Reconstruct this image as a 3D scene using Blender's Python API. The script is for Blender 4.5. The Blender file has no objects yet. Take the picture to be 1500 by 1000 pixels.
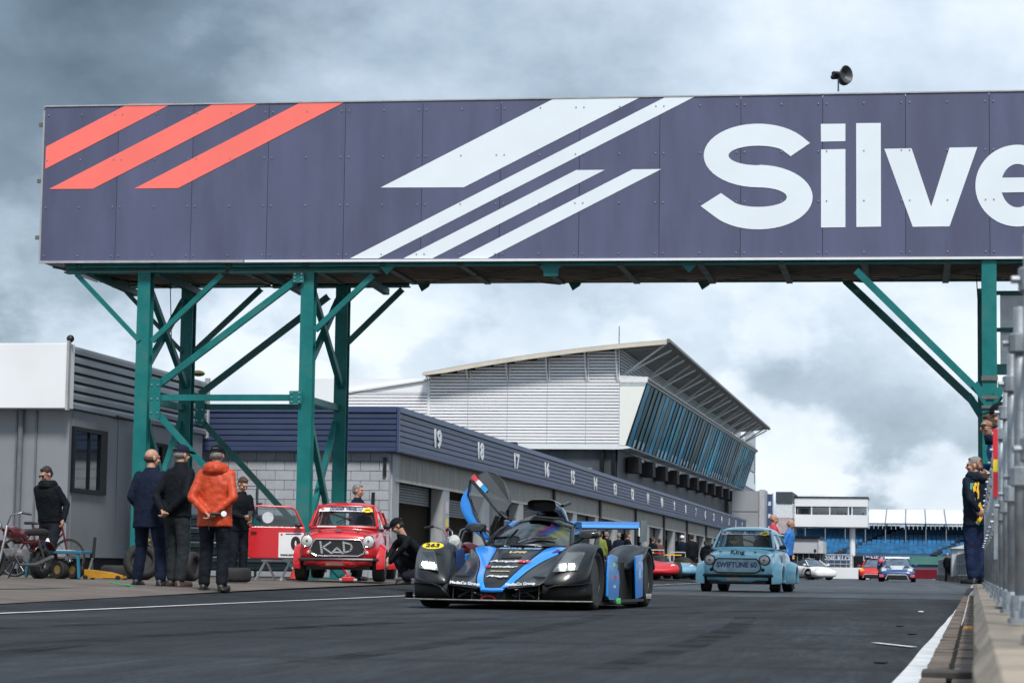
import bpy, bmesh, math, random
from mathutils import Vector, Matrix
random.seed(7)
S = bpy.context.scene
COL = S.collection
PI = math.pi
R = math.radians

# ------------------------------------------------------------------ camera
CAM_H = .42
FPX = 3450.0
camd = bpy.data.cameras.new('camera')
camd.sensor_width = 36.0
camd.lens = FPX / 1500 * 36
camd.clip_start = .1
camd.clip_end = 6000
camd.dof.use_dof = True
camd.dof.focus_distance = 26.0
camd.dof.aperture_fstop = 8.0
cam = bpy.data.objects.new('camera', camd)
COL.objects.link(cam)
CAMM = Matrix.Rotation(.168819, 4, 'Z') @ Matrix.Rotation(PI/2 + .095851, 4, 'X') @ Matrix.Rotation(.0141, 4, 'Z')
cam.matrix_world = Matrix.Translation((0, 0, CAM_H)) @ CAMM
S.camera = cam

# ------------------------------------------------------------------ world and sun
SUN_EL, SUN_AZ = R(53), R(158)        # azimuth clockwise from +Y (the lane direction)
W = bpy.data.worlds.new('World')
S.world = W
W.use_nodes = True
nt = W.node_tree
nt.nodes.clear()
def wn(t, **k):
    n = nt.nodes.new(t)
    for a, b in k.items():
        setattr(n, a, b)
    return n
def wl(a, b):
    nt.links.new(a, b)
sky = wn('ShaderNodeTexSky', sky_type='NISHITA', sun_disc=False)
sky.sun_elevation = SUN_EL
sky.sun_rotation = SUN_AZ
sky.air_density = 1.2
sky.dust_density = 1.5
tc = wn('ShaderNodeTexCoord')
sep = wn('ShaderNodeSeparateXYZ')
wl(tc.outputs['Generated'], sep.inputs[0])
zc = wn('ShaderNodeMath', operation='MAXIMUM'); wl(sep.outputs[2], zc.inputs[0]); zc.inputs[1].default_value = 0
za = wn('ShaderNodeMath', operation='ADD'); wl(zc.outputs[0], za.inputs[0]); za.inputs[1].default_value = .10
dv = wn('ShaderNodeVectorMath', operation='DIVIDE')
cmb = wn('ShaderNodeCombineXYZ')
for i in range(3):
    wl(za.outputs[0], cmb.inputs[i])
wl(tc.outputs['Generated'], dv.inputs[0]); wl(cmb.outputs[0], dv.inputs[1])
mp = wn('ShaderNodeMapping')
wl(dv.outputs[0], mp.inputs[0])
mp.inputs['Location'].default_value = (2.3, 5.9, 0)
mp.inputs['Scale'].default_value = (1, .62, 1)
def noise(scale, detail, rough, dist, src=mp):
    n = wn('ShaderNodeTexNoise')
    n.inputs['Scale'].default_value = scale
    n.inputs['Detail'].default_value = detail
    n.inputs['Roughness'].default_value = rough
    n.inputs['Distortion'].default_value = dist
    wl(src.outputs[0], n.inputs['Vector'])
    return n
n1 = noise(1.15, 9, .56, .25)         # cloud billows
mp2 = wn('ShaderNodeMapping'); wl(tc.outputs['Generated'], mp2.inputs[0])
mp2.inputs['Location'].default_value = (.32, 2.425, 1.735)
n2 = noise(2.6, 2, .45, .1, mp2)      # broad light and dark masses
mp3 = wn('ShaderNodeMapping'); wl(tc.outputs['Generated'], mp3.inputs[0])
mp3.inputs['Location'].default_value = (-4.36, 2.58, 0.91)
mp3.inputs['Scale'].default_value = (1, 1, 1.5)
n3 = noise(9, 10, .56, .0, mp3)        # puffs seen side-on near the horizon
m1 = wn('ShaderNodeMath', operation='MULTIPLY_ADD'); wl(n2.outputs[0], m1.inputs[0]); m1.inputs[1].default_value = 1.45
m1b = wn('ShaderNodeMath', operation='MULTIPLY_ADD'); wl(n1.outputs[0], m1b.inputs[0]); m1b.inputs[1].default_value = .10; m1b.inputs[2].default_value = -.70
wl(m1b.outputs[0], m1.inputs[2])
m2 = wn('ShaderNodeMath', operation='MULTIPLY_ADD'); wl(n3.outputs[0], m2.inputs[0]); m2.inputs[1].default_value = .85; wl(m1.outputs[0], m2.inputs[2])
hz = wn('ShaderNodeMath', operation='MULTIPLY_ADD'); wl(zc.outputs[0], hz.inputs[0]); hz.inputs[1].default_value = -1.0; hz.inputs[2].default_value = .15   # overcast pales towards the horizon
hm_ = wn('ShaderNodeMath', operation='MAXIMUM'); wl(hz.outputs[0], hm_.inputs[0]); hm_.inputs[1].default_value = .0
n4 = noise(15, 7, .55, .1, mp3)       # cumulus heads low in the sky
pr = wn('ShaderNodeMapRange', interpolation_type='SMOOTHSTEP'); wl(n4.outputs[0], pr.inputs[0])
pr.inputs[1].default_value = .47; pr.inputs[2].default_value = .60; pr.inputs[3].default_value = -.5; pr.inputs[4].default_value = 1.0
pm_ = wn('ShaderNodeMath', operation='MULTIPLY'); wl(pr.outputs[0], pm_.inputs[0]); wl(hm_.outputs[0], pm_.inputs[1])
m2b = wn('ShaderNodeMath', operation='MULTIPLY_ADD'); wl(pm_.outputs[0], m2b.inputs[0]); m2b.inputs[1].default_value = 1.7; wl(m2.outputs[0], m2b.inputs[2])
m3 = wn('ShaderNodeMath', operation='ADD'); wl(m2b.outputs[0], m3.inputs[0]); wl(hm_.outputs[0], m3.inputs[1])
cr = wn('ShaderNodeValToRGB')
wl(m3.outputs[0], cr.inputs[0])
el = cr.color_ramp.elements
el[0].position = .08; el[0].color = (.055, .085, .115, 1)
el[1].position = .98; el[1].color = (.79, .83, .885, 1)
for p, c in ((.28, (.14, .19, .245, 1)), (.45, (.32, .40, .485, 1)), (.58, (.47, .55, .645, 1)), (.74, (.65, .715, .79, 1))):
    e = el.new(p); e.color = c
bgs = wn('ShaderNodeBackground'); wl(sky.outputs[0], bgs.inputs[0]); bgs.inputs[1].default_value = .10
bgc = wn('ShaderNodeBackground'); wl(cr.outputs[0], bgc.inputs[0]); bgc.inputs[1].default_value = .70
mx = wn('ShaderNodeMixShader'); mx.inputs[0].default_value = .93
wl(bgs.outputs[0], mx.inputs[1]); wl(bgc.outputs[0], mx.inputs[2])
wo = wn('ShaderNodeOutputWorld'); wl(mx.outputs[0], wo.inputs[0])

sund = bpy.data.lights.new('sun', 'SUN')
sund.energy = 2.0
sund.angle = R(11)
sund.color = (1, .96, .9)
sun = bpy.data.objects.new('sun', sund)
COL.objects.link(sun)
sd = Vector((math.sin(SUN_AZ)*math.cos(SUN_EL), math.cos(SUN_AZ)*math.cos(SUN_EL), math.sin(SUN_EL)))
sun.rotation_euler = sd.to_track_quat('Z', 'Y').to_euler()
sun.location = sd * 60

vs = S.view_settings
vs.view_transform = 'Standard'
vs.look = 'None'
vs.exposure = .98
vs.gamma = 1
vs.use_curve_mapping = False

# ------------------------------------------------------------------ pixel helpers (photo pixels -> world points)
def ray(px, py):
    return (CAMM.to_3x3() @ Vector(((px-750)/FPX, -(py-500)/FPX, -1)))
def atY(px, py, Y):
    d = ray(px, py); return d*(Y/d.y) + Vector((0, 0, CAM_H))
def atX(px, py, X):
    d = ray(px, py); return d*(X/d.x) + Vector((0, 0, CAM_H))
def gnd(px, py, z=0):
    d = ray(px, py); return d*((z-CAM_H)/d.z) + Vector((0, 0, CAM_H))
def atD(px, py, t):
    return ray(px, py)*t + Vector((0, 0, CAM_H))

# ------------------------------------------------------------------ materials
MATS = {}
def lin(c):
    return tuple((x/255/12.92 if x/255 <= .04045 else ((x/255+.055)/1.055)**2.4) for x in c)
def mat(name, col, rough=.6, metal=0, var=.12, scale=6, bump=0, bscale=40, rnd=0, coat=0, spec=.5, stretch=(1, 1, 1), dirt=None, dscale=1.5, damt=.5, emit=None, estr=0):
    """one procedural Principled material: colour varied by noise, optional dirt patches, bump, per-object random"""
    if name in MATS:
        return MATS[name]
    m = bpy.data.materials.new(name)
    m.use_nodes = True
    t = m.node_tree
    N = t.nodes
    L = t.links.new
    b = N['Principled BSDF']
    b.inputs['Roughness'].default_value = rough
    b.inputs['Metallic'].default_value = metal
    b.inputs['Coat Weight'].default_value = coat
    b.inputs['Coat Roughness'].default_value = .06
    b.inputs['Specular IOR Level'].default_value = spec
    tcn = N.new('ShaderNodeTexCoord')
    mpn = N.new('ShaderNodeMapping')
    mpn.inputs['Scale'].default_value = stretch
    L(tcn.outputs['Object'], mpn.inputs[0])
    vec = mpn.outputs[0]
    if rnd:
        oi = N.new('ShaderNodeObjectInfo')
        mul = N.new('ShaderNodeVectorMath'); mul.operation = 'MULTIPLY_ADD'
        cx = N.new('ShaderNodeCombineXYZ')
        for i in range(3):
            L(oi.outputs['Random'], cx.inputs[i])
        L(cx.outputs[0], mul.inputs[0]); mul.inputs[1].default_value = (37, 53, 71); L(vec, mul.inputs[2])
        vec = mul.outputs[0]
    n = N.new('ShaderNodeTexNoise')
    n.inputs['Scale'].default_value = scale
    n.inputs['Detail'].default_value = 6
    n.inputs['Roughness'].default_value = .6
    L(vec, n.inputs['Vector'])
    c0 = [max(0, x*(1-var*1.6)) for x in col[:3]] + [1]
    c1 = [min(1, x*(1+var*1.2)) for x in col[:3]] + [1]
    rp = N.new('ShaderNodeValToRGB')
    rp.color_ramp.elements[0].position = .28; rp.color_ramp.elements[0].color = c0
    rp.color_ramp.elements[1].position = .72; rp.color_ramp.elements[1].color = c1
    L(n.outputs[0], rp.inputs[0])
    out = rp.outputs[0]
    if dirt:
        dn = N.new('ShaderNodeTexNoise')
        dn.inputs['Scale'].default_value = dscale; dn.inputs['Detail'].default_value = 7; dn.inputs['Roughness'].default_value = .65
        L(vec, dn.inputs['Vector'])
        dr = N.new('ShaderNodeValToRGB')
        dr.color_ramp.elements[0].position = .52; dr.color_ramp.elements[0].color = (0, 0, 0, 1)
        dr.color_ramp.elements[1].position = .72; dr.color_ramp.elements[1].color = (damt, damt, damt, 1)
        L(dn.outputs[0], dr.inputs[0])
        mxn = N.new('ShaderNodeMix'); mxn.data_type = 'RGBA'
        L(dr.outputs[0], mxn.inputs[0]); L(out, mxn.inputs[6]); mxn.inputs[7].default_value = list(dirt[:3]) + [1]
        out = mxn.outputs[2]
    if rnd:
        hs = N.new('ShaderNodeHueSaturation')
        mr = N.new('ShaderNodeMapRange')
        mr.inputs[3].default_value = 1-rnd; mr.inputs[4].default_value = 1+rnd
        L(oi.outputs['Random'], mr.inputs[0]); L(mr.outputs[0], hs.inputs['Value'])
        L(out, hs.inputs['Color'])
        out = hs.outputs[0]
    L(out, b.inputs['Base Color'])
    if bump:
        bn = N.new('ShaderNodeTexNoise')
        bn.inputs['Scale'].default_value = bscale; bn.inputs['Detail'].default_value = 4
        L(vec, bn.inputs['Vector'])
        bm_ = N.new('ShaderNodeBump'); bm_.inputs['Strength'].default_value = min(1, bump); bm_.inputs['Distance'].default_value = .02
        L(bn.outputs[0], bm_.inputs['Height']); L(bm_.outputs[0], b.inputs['Normal'])
    if emit:
        b.inputs['Emission Color'].default_value = list(emit[:3]) + [1]
        b.inputs['Emission Strength'].default_value = estr
    MATS[name] = m
    return m
def glass(name, tint, alpha, rough=.03):
    """window glass: part mirror-like surface, part see-through"""
    if name in MATS:
        return MATS[name]
    m = bpy.data.materials.new(name)
    m.use_nodes = True
    t = m.node_tree; N = t.nodes; L = t.links.new
    N.remove(N['Principled BSDF'])
    tr = N.new('ShaderNodeBsdfTransparent'); tr.inputs[0].default_value = list(tint) + [1]
    gl = N.new('ShaderNodeBsdfGlossy'); gl.inputs[0].default_value = (1, 1, 1, 1); gl.inputs['Roughness'].default_value = rough
    lw = N.new('ShaderNodeFresnel'); lw.inputs[0].default_value = 1.5
    ad = N.new('ShaderNodeMath'); ad.operation = 'MULTIPLY_ADD'; ad.use_clamp = True
    L(lw.outputs[0], ad.inputs[0]); ad.inputs[1].default_value = 1.0; ad.inputs[2].default_value = alpha
    mxs = N.new('ShaderNodeMixShader')
    L(ad.outputs[0], mxs.inputs[0]); L(tr.outputs[0], mxs.inputs[1]); L(gl.outputs[0], mxs.inputs[2])
    L(mxs.outputs[0], N['Material Output'].inputs[0])
    MATS[name] = m
    return m

# ------------------------------------------------------------------ mesh builder
class MB:
    def __init__(self):
        self.v = []; self.f = []
    def add(self, vs, fs):
        o = len(self.v)
        self.v += [Vector(p) for p in vs]
        self.f += [tuple(i+o for i in q) for q in fs]
        return self
    def box(self, c, s, rot=None):
        x, y, z = s[0]/2, s[1]/2, s[2]/2
        p = [Vector((a*x, b*y, d*z)) for a in (-1, 1) for b in (-1, 1) for d in (-1, 1)]
        if rot is not None:
            p = [rot @ q for q in p]
        c = Vector(c)
        return self.add([q+c for q in p], [(0, 1, 3, 2), (4, 6, 7, 5), (0, 4, 5, 1), (2, 3, 7, 6), (0, 2, 6, 4), (1, 5, 7, 3)])
    def span(self, a, b):
        return self.box([(a[i]+b[i])/2 for i in range(3)], [abs(b[i]-a[i]) for i in range(3)])
    def frame(self, p0, p1, up=(0, 0, 1)):
        d = (Vector(p1)-Vector(p0)); l = d.length; d.normalize()
        u = Vector(up)
        if abs(d.dot(u)) > .98:
            u = Vector((0, 1, 0))
        s = d.cross(u).normalized(); u = s.cross(d).normalized()
        return d, s, u, l
    def bar(self, p0, p1, w, h, up=(0, 0, 1)):
        d, s, u, l = self.frame(p0, p1, up)
        c = (Vector(p0)+Vector(p1))/2
        return self.box(c, (w, l, h), Matrix((s, d, u)).transposed())
    def ibeam(self, p0, p1, w, h, t=.02, up=(0, 0, 1)):
        d, s, u, l = self.frame(p0, p1, up)
        a, b = Vector(p0), Vector(p1)
        for k in (-1, 1):
            self.bar(a+u*k*(h-t)/2, b+u*k*(h-t)/2, w, t, up)
        return self.bar(a, b, t, h-2*t, up)
    def tube(self, p0, p1, r0, r1=None, n=8, caps=True):
        r1 = r0 if r1 is None else r1
        d, s, u, l = self.frame(p0, p1)
        vs = []
        for p, r in ((p0, r0), (p1, r1)):
            for i in range(n):
                a = 2*PI*i/n
                vs.append(Vector(p)+s*math.cos(a)*r+u*math.sin(a)*r)
        fs = [(i, (i+1) % n, n+(i+1) % n, n+i) for i in range(n)]
        if caps:
            fs += [tuple(reversed(range(n))), tuple(range(n, 2*n))]
        return self.add(vs, fs)
    def pipe(self, pts, r, n=8):
        pts = [Vector(p) for p in pts]
        rings = []
        for i, p in enumerate(pts):
            a = pts[max(0, i-1)]; b = pts[min(len(pts)-1, i+1)]
            d, s, u, l = self.frame(a, b)
            rr = r[i] if isinstance(r, (list, tuple)) else r
            rings.append([p+s*math.cos(2*PI*k/n)*rr+u*math.sin(2*PI*k/n)*rr for k in range(n)])
        return self.loft(rings, True, True)
    def loft(self, rings, closed=True, caps=False):
        o = len(self.v); n = len(rings[0])
        for r in rings:
            self.v += [Vector(p) for p in r]
        for i in range(len(rings)-1):
            for k in range(n if closed else n-1):
                a = o+i*n+k; b = o+i*n+(k+1) % n
                self.f.append((a, b, b+n, a+n))
        if caps:
            self.f.append(tuple(o+k for k in reversed(range(n))))
            self.f.append(tuple(o+(len(rings)-1)*n+k for k in range(n)))
        return self
    def prism(self, poly, o, ex, ey, depth):
        """a 2D outline in the plane o + a*ex + b*ey, thickened by the vector depth"""
        o, ex, ey, depth = Vector(o), Vector(ex), Vector(ey), Vector(depth)
        n = len(poly)
        a = [o+ex*p[0]+ey*p[1] for p in poly]
        fs = [tuple(range(n)), tuple(reversed(range(n, 2*n)))] + [((i+1) % n, i, n+i, n+(i+1) % n) for i in range(n)]
        return self.add(a+[p+depth for p in a], fs)
    def poly(self, pts):
        return self.add(pts, [tuple(range(len(pts)))])
    def sphere(self, c, r, n=14, m=9, rot=None, zmin=-1):
        rx, ry, rz = (r, r, r) if not isinstance(r, (tuple, list)) else r
        rings = []
        for j in range(m+1):
            zz = max(zmin, math.cos(PI*j/m)) if j < m else zmin
            ph = math.acos(max(-1, min(1, zz)))
            ring = []
            for i in range(n):
                q = Vector((rx*math.sin(ph)*math.cos(2*PI*i/n), ry*math.sin(ph)*math.sin(2*PI*i/n), rz*zz))
                if rot is not None:
                    q = rot @ q
                ring.append(Vector(c)+q)
            rings.append(ring)
        return self.loft(rings[::-1], True, True)
    def lathe(self, prof, c, axis='x', n=20):
        """prof: list of (along axis, radius)"""
        rings = []
        for a, r in prof:
            ring = []
            for i in range(n):
                u, w = r*math.cos(2*PI*i/n), r*math.sin(2*PI*i/n)
                q = {'x': (a, u, w), 'y': (w, a, u), 'z': (u, w, a)}[axis]
                ring.append(Vector(c)+Vector(q))
            rings.append(ring)
        return self.loft(rings, True, True)
    def tf(self, M):
        self.v = [M @ p for p in self.v]; return self
    def mirror(self):
        n = len(self.v)
        self.v += [Vector((-p.x, p.y, p.z)) for p in self.v]
        self.f += [tuple(reversed([i+n for i in q])) for q in list(self.f)]
        return self
    def mesh(self, name, mt, smooth=False):
        me = bpy.data.meshes.new(name)
        me.from_pydata([tuple(p) for p in self.v], [], self.f)
        bm = bmesh.new(); bm.from_mesh(me)
        bmesh.ops.recalc_face_normals(bm, faces=bm.faces)
        bm.to_mesh(me); bm.free()
        if mt:
            for x in (mt if isinstance(mt, (list, tuple)) else [mt]):
                me.materials.append(x)
        if smooth:
            me.polygons.foreach_set('use_smooth', [True]*len(me.polygons))
        return me
    def build(self, name, mt, parent=None, smooth=False, sub=0, bevel=0, weld=False, solid=0, crease=None):
        me = self.mesh(name, mt, smooth)
        if weld:
            bm = bmesh.new(); bm.from_mesh(me)
            bmesh.ops.remove_doubles(bm, verts=bm.verts, dist=.0005)
            bm.to_mesh(me); bm.free()
        o = link(name, me, parent)
        if solid:
            md = o.modifiers.new('solid', 'SOLIDIFY'); md.thickness = solid; md.offset = -1
        if bevel:
            md = o.modifiers.new('bevel', 'BEVEL'); md.width = bevel; md.segments = 2; md.limit_method = 'ANGLE'
        if sub:
            md = o.modifiers.new('sub', 'SUBSURF'); md.levels = md.render_levels = sub
        if smooth and not sub:
            try:
                me.set_sharp_from_angle(angle=R(40))
            except Exception:
                pass
        return o
def link(name, data, parent=None, loc=None, rot=None):
    o = bpy.data.objects.new(name, data)
    COL.objects.link(o)
    if parent is not None:
        o.parent = parent
        if parent.get('worldspace'):
            o.matrix_parent_inverse = Matrix.Translation(-Vector(parent.location))
    if loc is not None:
        o.location = loc
    if rot is not None:
        o.rotation_euler = rot
    return o
def tag(o, label, cat, group=None):
    o['label'] = label; o['category'] = cat
    if group:
        o['group'] = group
    return o
def thing(name, label, cat, loc=(0, 0, 0), rz=0, group=None, world=False):
    """an Empty at the thing's base; world=True: its parts are given in world coordinates"""
    o = link(name, None)
    o.location = loc; o.rotation_euler = (0, 0, rz)
    o.empty_display_size = .2
    tag(o, label, cat, group)
    if world:
        o['worldspace'] = 1
    return o
def structure(o):
    o['kind'] = 'structure'; return o
def stuff(o):
    o['kind'] = 'stuff'; return o
def copy_thing(root, loc, rz, label=None, group=None):
    def cp(o, par):
        c = o.copy(); COL.objects.link(c); c.parent = par
        for k in o.children:
            cp(k, c)
        return c
    r = cp(root, None)
    r.location = loc; r.rotation_euler = (0, 0, rz)
    if label: r['label'] = label
    if group: r['group'] = group
    return r
def text(name, s, mt, parent, M, size, align='CENTER', bold=0, depth=.002, shear=0, sx=1):
    """flat lettering standing in the plane given by matrix M (x right, y up), as one mesh"""
    cu = bpy.data.curves.new(name, 'FONT')
    cu.body = s; cu.size = size; cu.align_x = align; cu.align_y = 'CENTER'
    cu.offset = bold; cu.extrude = depth; cu.shear = shear; cu.resolution_u = 3
    tmp = bpy.data.objects.new('tmp', cu)
    COL.objects.link(tmp)
    dg = bpy.context.evaluated_depsgraph_get(); dg.update()
    me = bpy.data.meshes.new_from_object(tmp.evaluated_get(dg))
    bpy.data.objects.remove(tmp)
    bpy.data.curves.remove(cu)
    me.transform(M @ Matrix.Diagonal((sx, 1, 1, 1)))
    me.name = name
    me.materials.clear(); me.materials.append(mt)
    return link(name, me, parent)
def plane_m(o, ex, ey):
    ex = Vector(ex).normalized(); ey = Vector(ey).normalized(); ez = ex.cross(ey)
    M = Matrix((ex, ey, ez)).transposed().to_4x4()
    M.translation = Vector(o)
    return M
# ------------------------------------------------------------------ common materials
teal = mat('teal_paint', (.005, .15, .15), .45, 0, .2, 2.2, .15, 30, spec=.3, dirt=(.10, .085, .05), dscale=2.2, damt=.35)
teal_rust = mat('teal_paint_rusty', (.03, .19, .18), .5, 0, .15, 4, .2, 30, dirt=(.20, .11, .05), dscale=3.2, damt=.9)
teal_dark = mat('teal_paint_dark', (.006, .10, .10), .55, 0, .2, 3, .2, 30, dirt=(.06, .06, .045), dscale=2, damt=.6)  # darker teal with random blotches, mostly on rear members
grimy_steel = mat('grimy_grey_steel', (.12, .125, .12), .6, .2, .25, 5, .2, 30)
bolt_m = mat('bolt_steel', (.32, .34, .36), .35, .8)
sign_navy = mat('sign_vinyl_navy', (.078, .087, .160), .48, 0, .12, .9, .10, 160, rnd=.03, stretch=(2.2, 1, .5), dirt=(.060, .064, .125), dscale=.7, damt=.7)
sign_red = mat('sign_vinyl_coral', (.88, .165, .135), .5, 0, .04, 1.2)
sign_white = mat('sign_vinyl_white', (.70, .765, .82), .5, 0, .035, 1.0)
white_trim = mat('white_trim', (.72, .74, .76), .45, 0, .06, 3, dirt=(.3, .26, .2), dscale=3, damt=.4)
timber = mat('weathered_deck_boards', (.12, .095, .07), .85, 0, .35, 3, .5, 20, stretch=(1, 6, 1))
navy_clad = mat('navy_cladding', (.052, .075, .155), .42, .1, .10, .5, .05, 6, rnd=.05, dirt=(.10, .12, .15), dscale=.8, damt=.4)
navy_trim = mat('navy_trim', (.055, .085, .18), .4, .1, .08, 1)
black_gap = mat('dark_backing', (.012, .013, .016), .8)
white_paint = mat('white_numeral_paint', (.74, .77, .80), .5, 0, .06, 3)
block_m = mat('painted_concrete_block', (.38, .41, .455), .8, 0, .09, 2.5, .3, 30, rnd=.05, dirt=(.3, .31, .31), dscale=1.3, damt=.4)
mortar_m = mat('block_joint', (.33, .355, .395), .9)
lintel_m = mat('board_marked_concrete', (.33, .325, .30), .85, 0, .2, 2, .3, 12, stretch=(2, 6, .5), dirt=(.13, .125, .11), dscale=2.2, damt=.6)
pillar_m = mat('grey_pillar_paint', (.36, .38, .40), .7, 0, .1, 2, .15, 20, dirt=(.2, .19, .17), dscale=1.6, damt=.4)
door_m = mat('roller_door_grey', (.20, .225, .24), .45, .3, .1, 2)
inside_m = mat('garage_interior', (.27, .25, .23), .85, 0, .1, 1)
dark_m = mat('black_plastic', (.012, .012, .014), .45)
rubber = mat('tyre_rubber', (.013, .013, .014), .78, 0, .25, 14, .2, 60)
steel = mat('galvanised_steel', (.30, .33, .36), .55, .55, .22, 9, .1, 50, rnd=.06)
def tarmac(name, c, rough, spec):
    """asphalt: coarse aggregate, worn wheel tracks along the lane, patches and faint rubber arcs"""
    m = bpy.data.materials.new(name); m.use_nodes = True
    t = m.node_tree; N = t.nodes; L = t.links.new
    b = N['Principled BSDF']; b.inputs['Roughness'].default_value = rough; b.inputs['Specular IOR Level'].default_value = spec
    tcn = N.new('ShaderNodeTexCoord')
    def nz(scale, det, st, lo, hi, a, z_):
        mp_ = N.new('ShaderNodeMapping'); mp_.inputs['Scale'].default_value = st; L(tcn.outputs['Object'], mp_.inputs[0])
        n = N.new('ShaderNodeTexNoise'); n.inputs['Scale'].default_value = scale; n.inputs['Detail'].default_value = det; n.inputs['Roughness'].default_value = .62
        L(mp_.outputs[0], n.inputs['Vector'])
        r = N.new('ShaderNodeMapRange'); r.inputs[1].default_value = lo; r.inputs[2].default_value = hi; r.inputs[3].default_value = a; r.inputs[4].default_value = z_
        L(n.outputs[0], r.inputs[0])
        return r.outputs[0], n.outputs[0]
    g1, h1 = nz(42, 3, (1, .55, 1), .3, .7, .45, 1.65)
    g5, h5 = nz(15, 4, (1, .09, 1), .32, .68, .62, 1.45)
    g2, _ = nz(1.3, 5, (1, .25, 1), .35, .65, .6, 1.3)
    g3, _ = nz(2.2, 3, (1, .02, 1), .38, .62, .70, 1.15)
    g4, _ = nz(.25, 4, (1, .4, 1), .4, .6, .62, 1.25)
    # big sweeping rubber arcs
    wv = N.new('ShaderNodeTexWave'); wv.wave_type = 'RINGS'; wv.inputs['Scale'].default_value = .11; wv.inputs['Distortion'].default_value = 5; wv.inputs['Detail'].default_value = 1.5; wv.inputs['Detail Scale'].default_value = .25
    L(tcn.outputs['Object'], wv.inputs['Vector'])
    wr = N.new('ShaderNodeMapRange'); wr.inputs[1].default_value = .93; wr.inputs[2].default_value = 1.0; wr.inputs[3].default_value = 1; wr.inputs[4].default_value = .62
    L(wv.outputs[1], wr.inputs[0])
    f = g1
    for o in (g2, g3, g4, g5, wr.outputs[0]):
        k = N.new('ShaderNodeMath'); k.operation = 'MULTIPLY'; L(f, k.inputs[0]); L(o, k.inputs[1]); f = k.outputs[0]
    mx_ = N.new('ShaderNodeVectorMath'); mx_.operation = 'SCALE'; mx_.inputs[0].default_value = c
    L(f, mx_.inputs['Scale']); L(mx_.outputs[0], b.inputs['Base Color'])
    bp = N.new('ShaderNodeBump'); bp.inputs['Strength'].default_value = .5; bp.inputs['Distance'].default_value = .008
    L(h1, bp.inputs['Height']); L(bp.outputs[0], b.inputs['Normal'])
    MATS[name] = m
    return m
asphalt = tarmac('asphalt', (.0195, .024, .0285), .75, .22)
asphalt2 = tarmac('resurfaced_asphalt', (.036, .042, .051), .6, .4)
apron_m = mat('stained_concrete', (.115, .094, .080), .8, 0, .25, .9, .5, 60, dirt=(.05, .043, .038), dscale=.55, damt=.8)
line_m = mat('road_paint_white', (.64, .66, .68), .6, 0, .12, 4, .3, 60, dirt=(.16, .16, .16), dscale=9, damt=.5)

# ------------------------------------------------------------------ ground
def sheet(name, rows, mt):
    """rows: list of lists of points; a strip of quads"""
    return structure(MB().loft(rows, False).build(name, mt))
sheet('ground', [[(-900, -40, -.03), (900, -40, -.03)], [(-900, 1800, -.03), (900, 1800, -.03)]], mat('grass_beyond', (.05, .075, .03), .9, 0, .3, .3))
def zap(X):
    """height of the paddock apron above the lane"""
    pts = [(-7.3, 0.0), (-8.0, .07), (-8.8, .12), (-12, .15), (-60, .15)]
    if X >= pts[0][0]:
        return 0.0
    for (a, za_), (b, zb) in zip(pts, pts[1:]):
        if b <= X <= a:
            return za_+(zb-za_)*(a-X)/(a-b)
    return .15
sheet('pit_lane', [[(x, y, z) for x, z in ((14, 0), (-7.3, 0), (-8, .066), (-9.6, .125))] for y in (-6, 10, 30, 60, 120, 420)], asphalt)
prof = lambda e: [(x, zap(x)+.006) for x in (e, e-.5, -10.4, -12, -40)]
ys = [(4, -7.35), (19, -7.75), (30, -8.35), (43, -9.0), (60, -9.2), (100, -9.3), (240, -9.3)]
sheet('apron', [[(x, y, z) for x, z in prof(e)] for y, e in ys], apron_m)
sheet('resurfaced_lane', [[(-6.4, y, .004), (13, y, .004)] for y in (40, 70, 150, 400)], asphalt2)
def strip(name, pts, w, mt, z=.008):
    a, b = [], []
    n = len(pts)
    for i, p in enumerate(pts):
        d = (Vector(pts[min(n-1, i+1)])-Vector(pts[max(0, i-1)])).normalized()
        s = Vector((d.y, -d.x, 0))*w/2
        a.append(Vector((p[0], p[1], p[2] if len(p) > 2 else z))-s); b.append(Vector((p[0], p[1], p[2] if len(p) > 2 else z))+s)
    return structure(MB().loft([[u, v] for u, v in zip(a, b)], False).build(name, mt))
strip('lane_edge_line', [(-7.15+.02*math.sin(y*.7), y) for y in [4+2*i for i in range(80)]], .085, line_m)
for i, (a, b) in enumerate((((1281, 942.5), (1339, 949)),)):
    pa, pb = gnd(*a), gnd(*b)
    strip('grid_line', [(pa.x, pa.y), (pb.x, pb.y)], .05, line_m, .009)
for a, b, w in (((-5.8, 70), (13, 70), .10), ((-5.8, 62), (13, 61.5), .06), ((-5.8, 53), (1.2, 52.6), .07), ((-6, 92), (13, 91), .12)):
    strip('tar_seam', [a+(.009,), b+(.009,)], w, mat('tar', (.016, .017, .019), .45))
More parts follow.
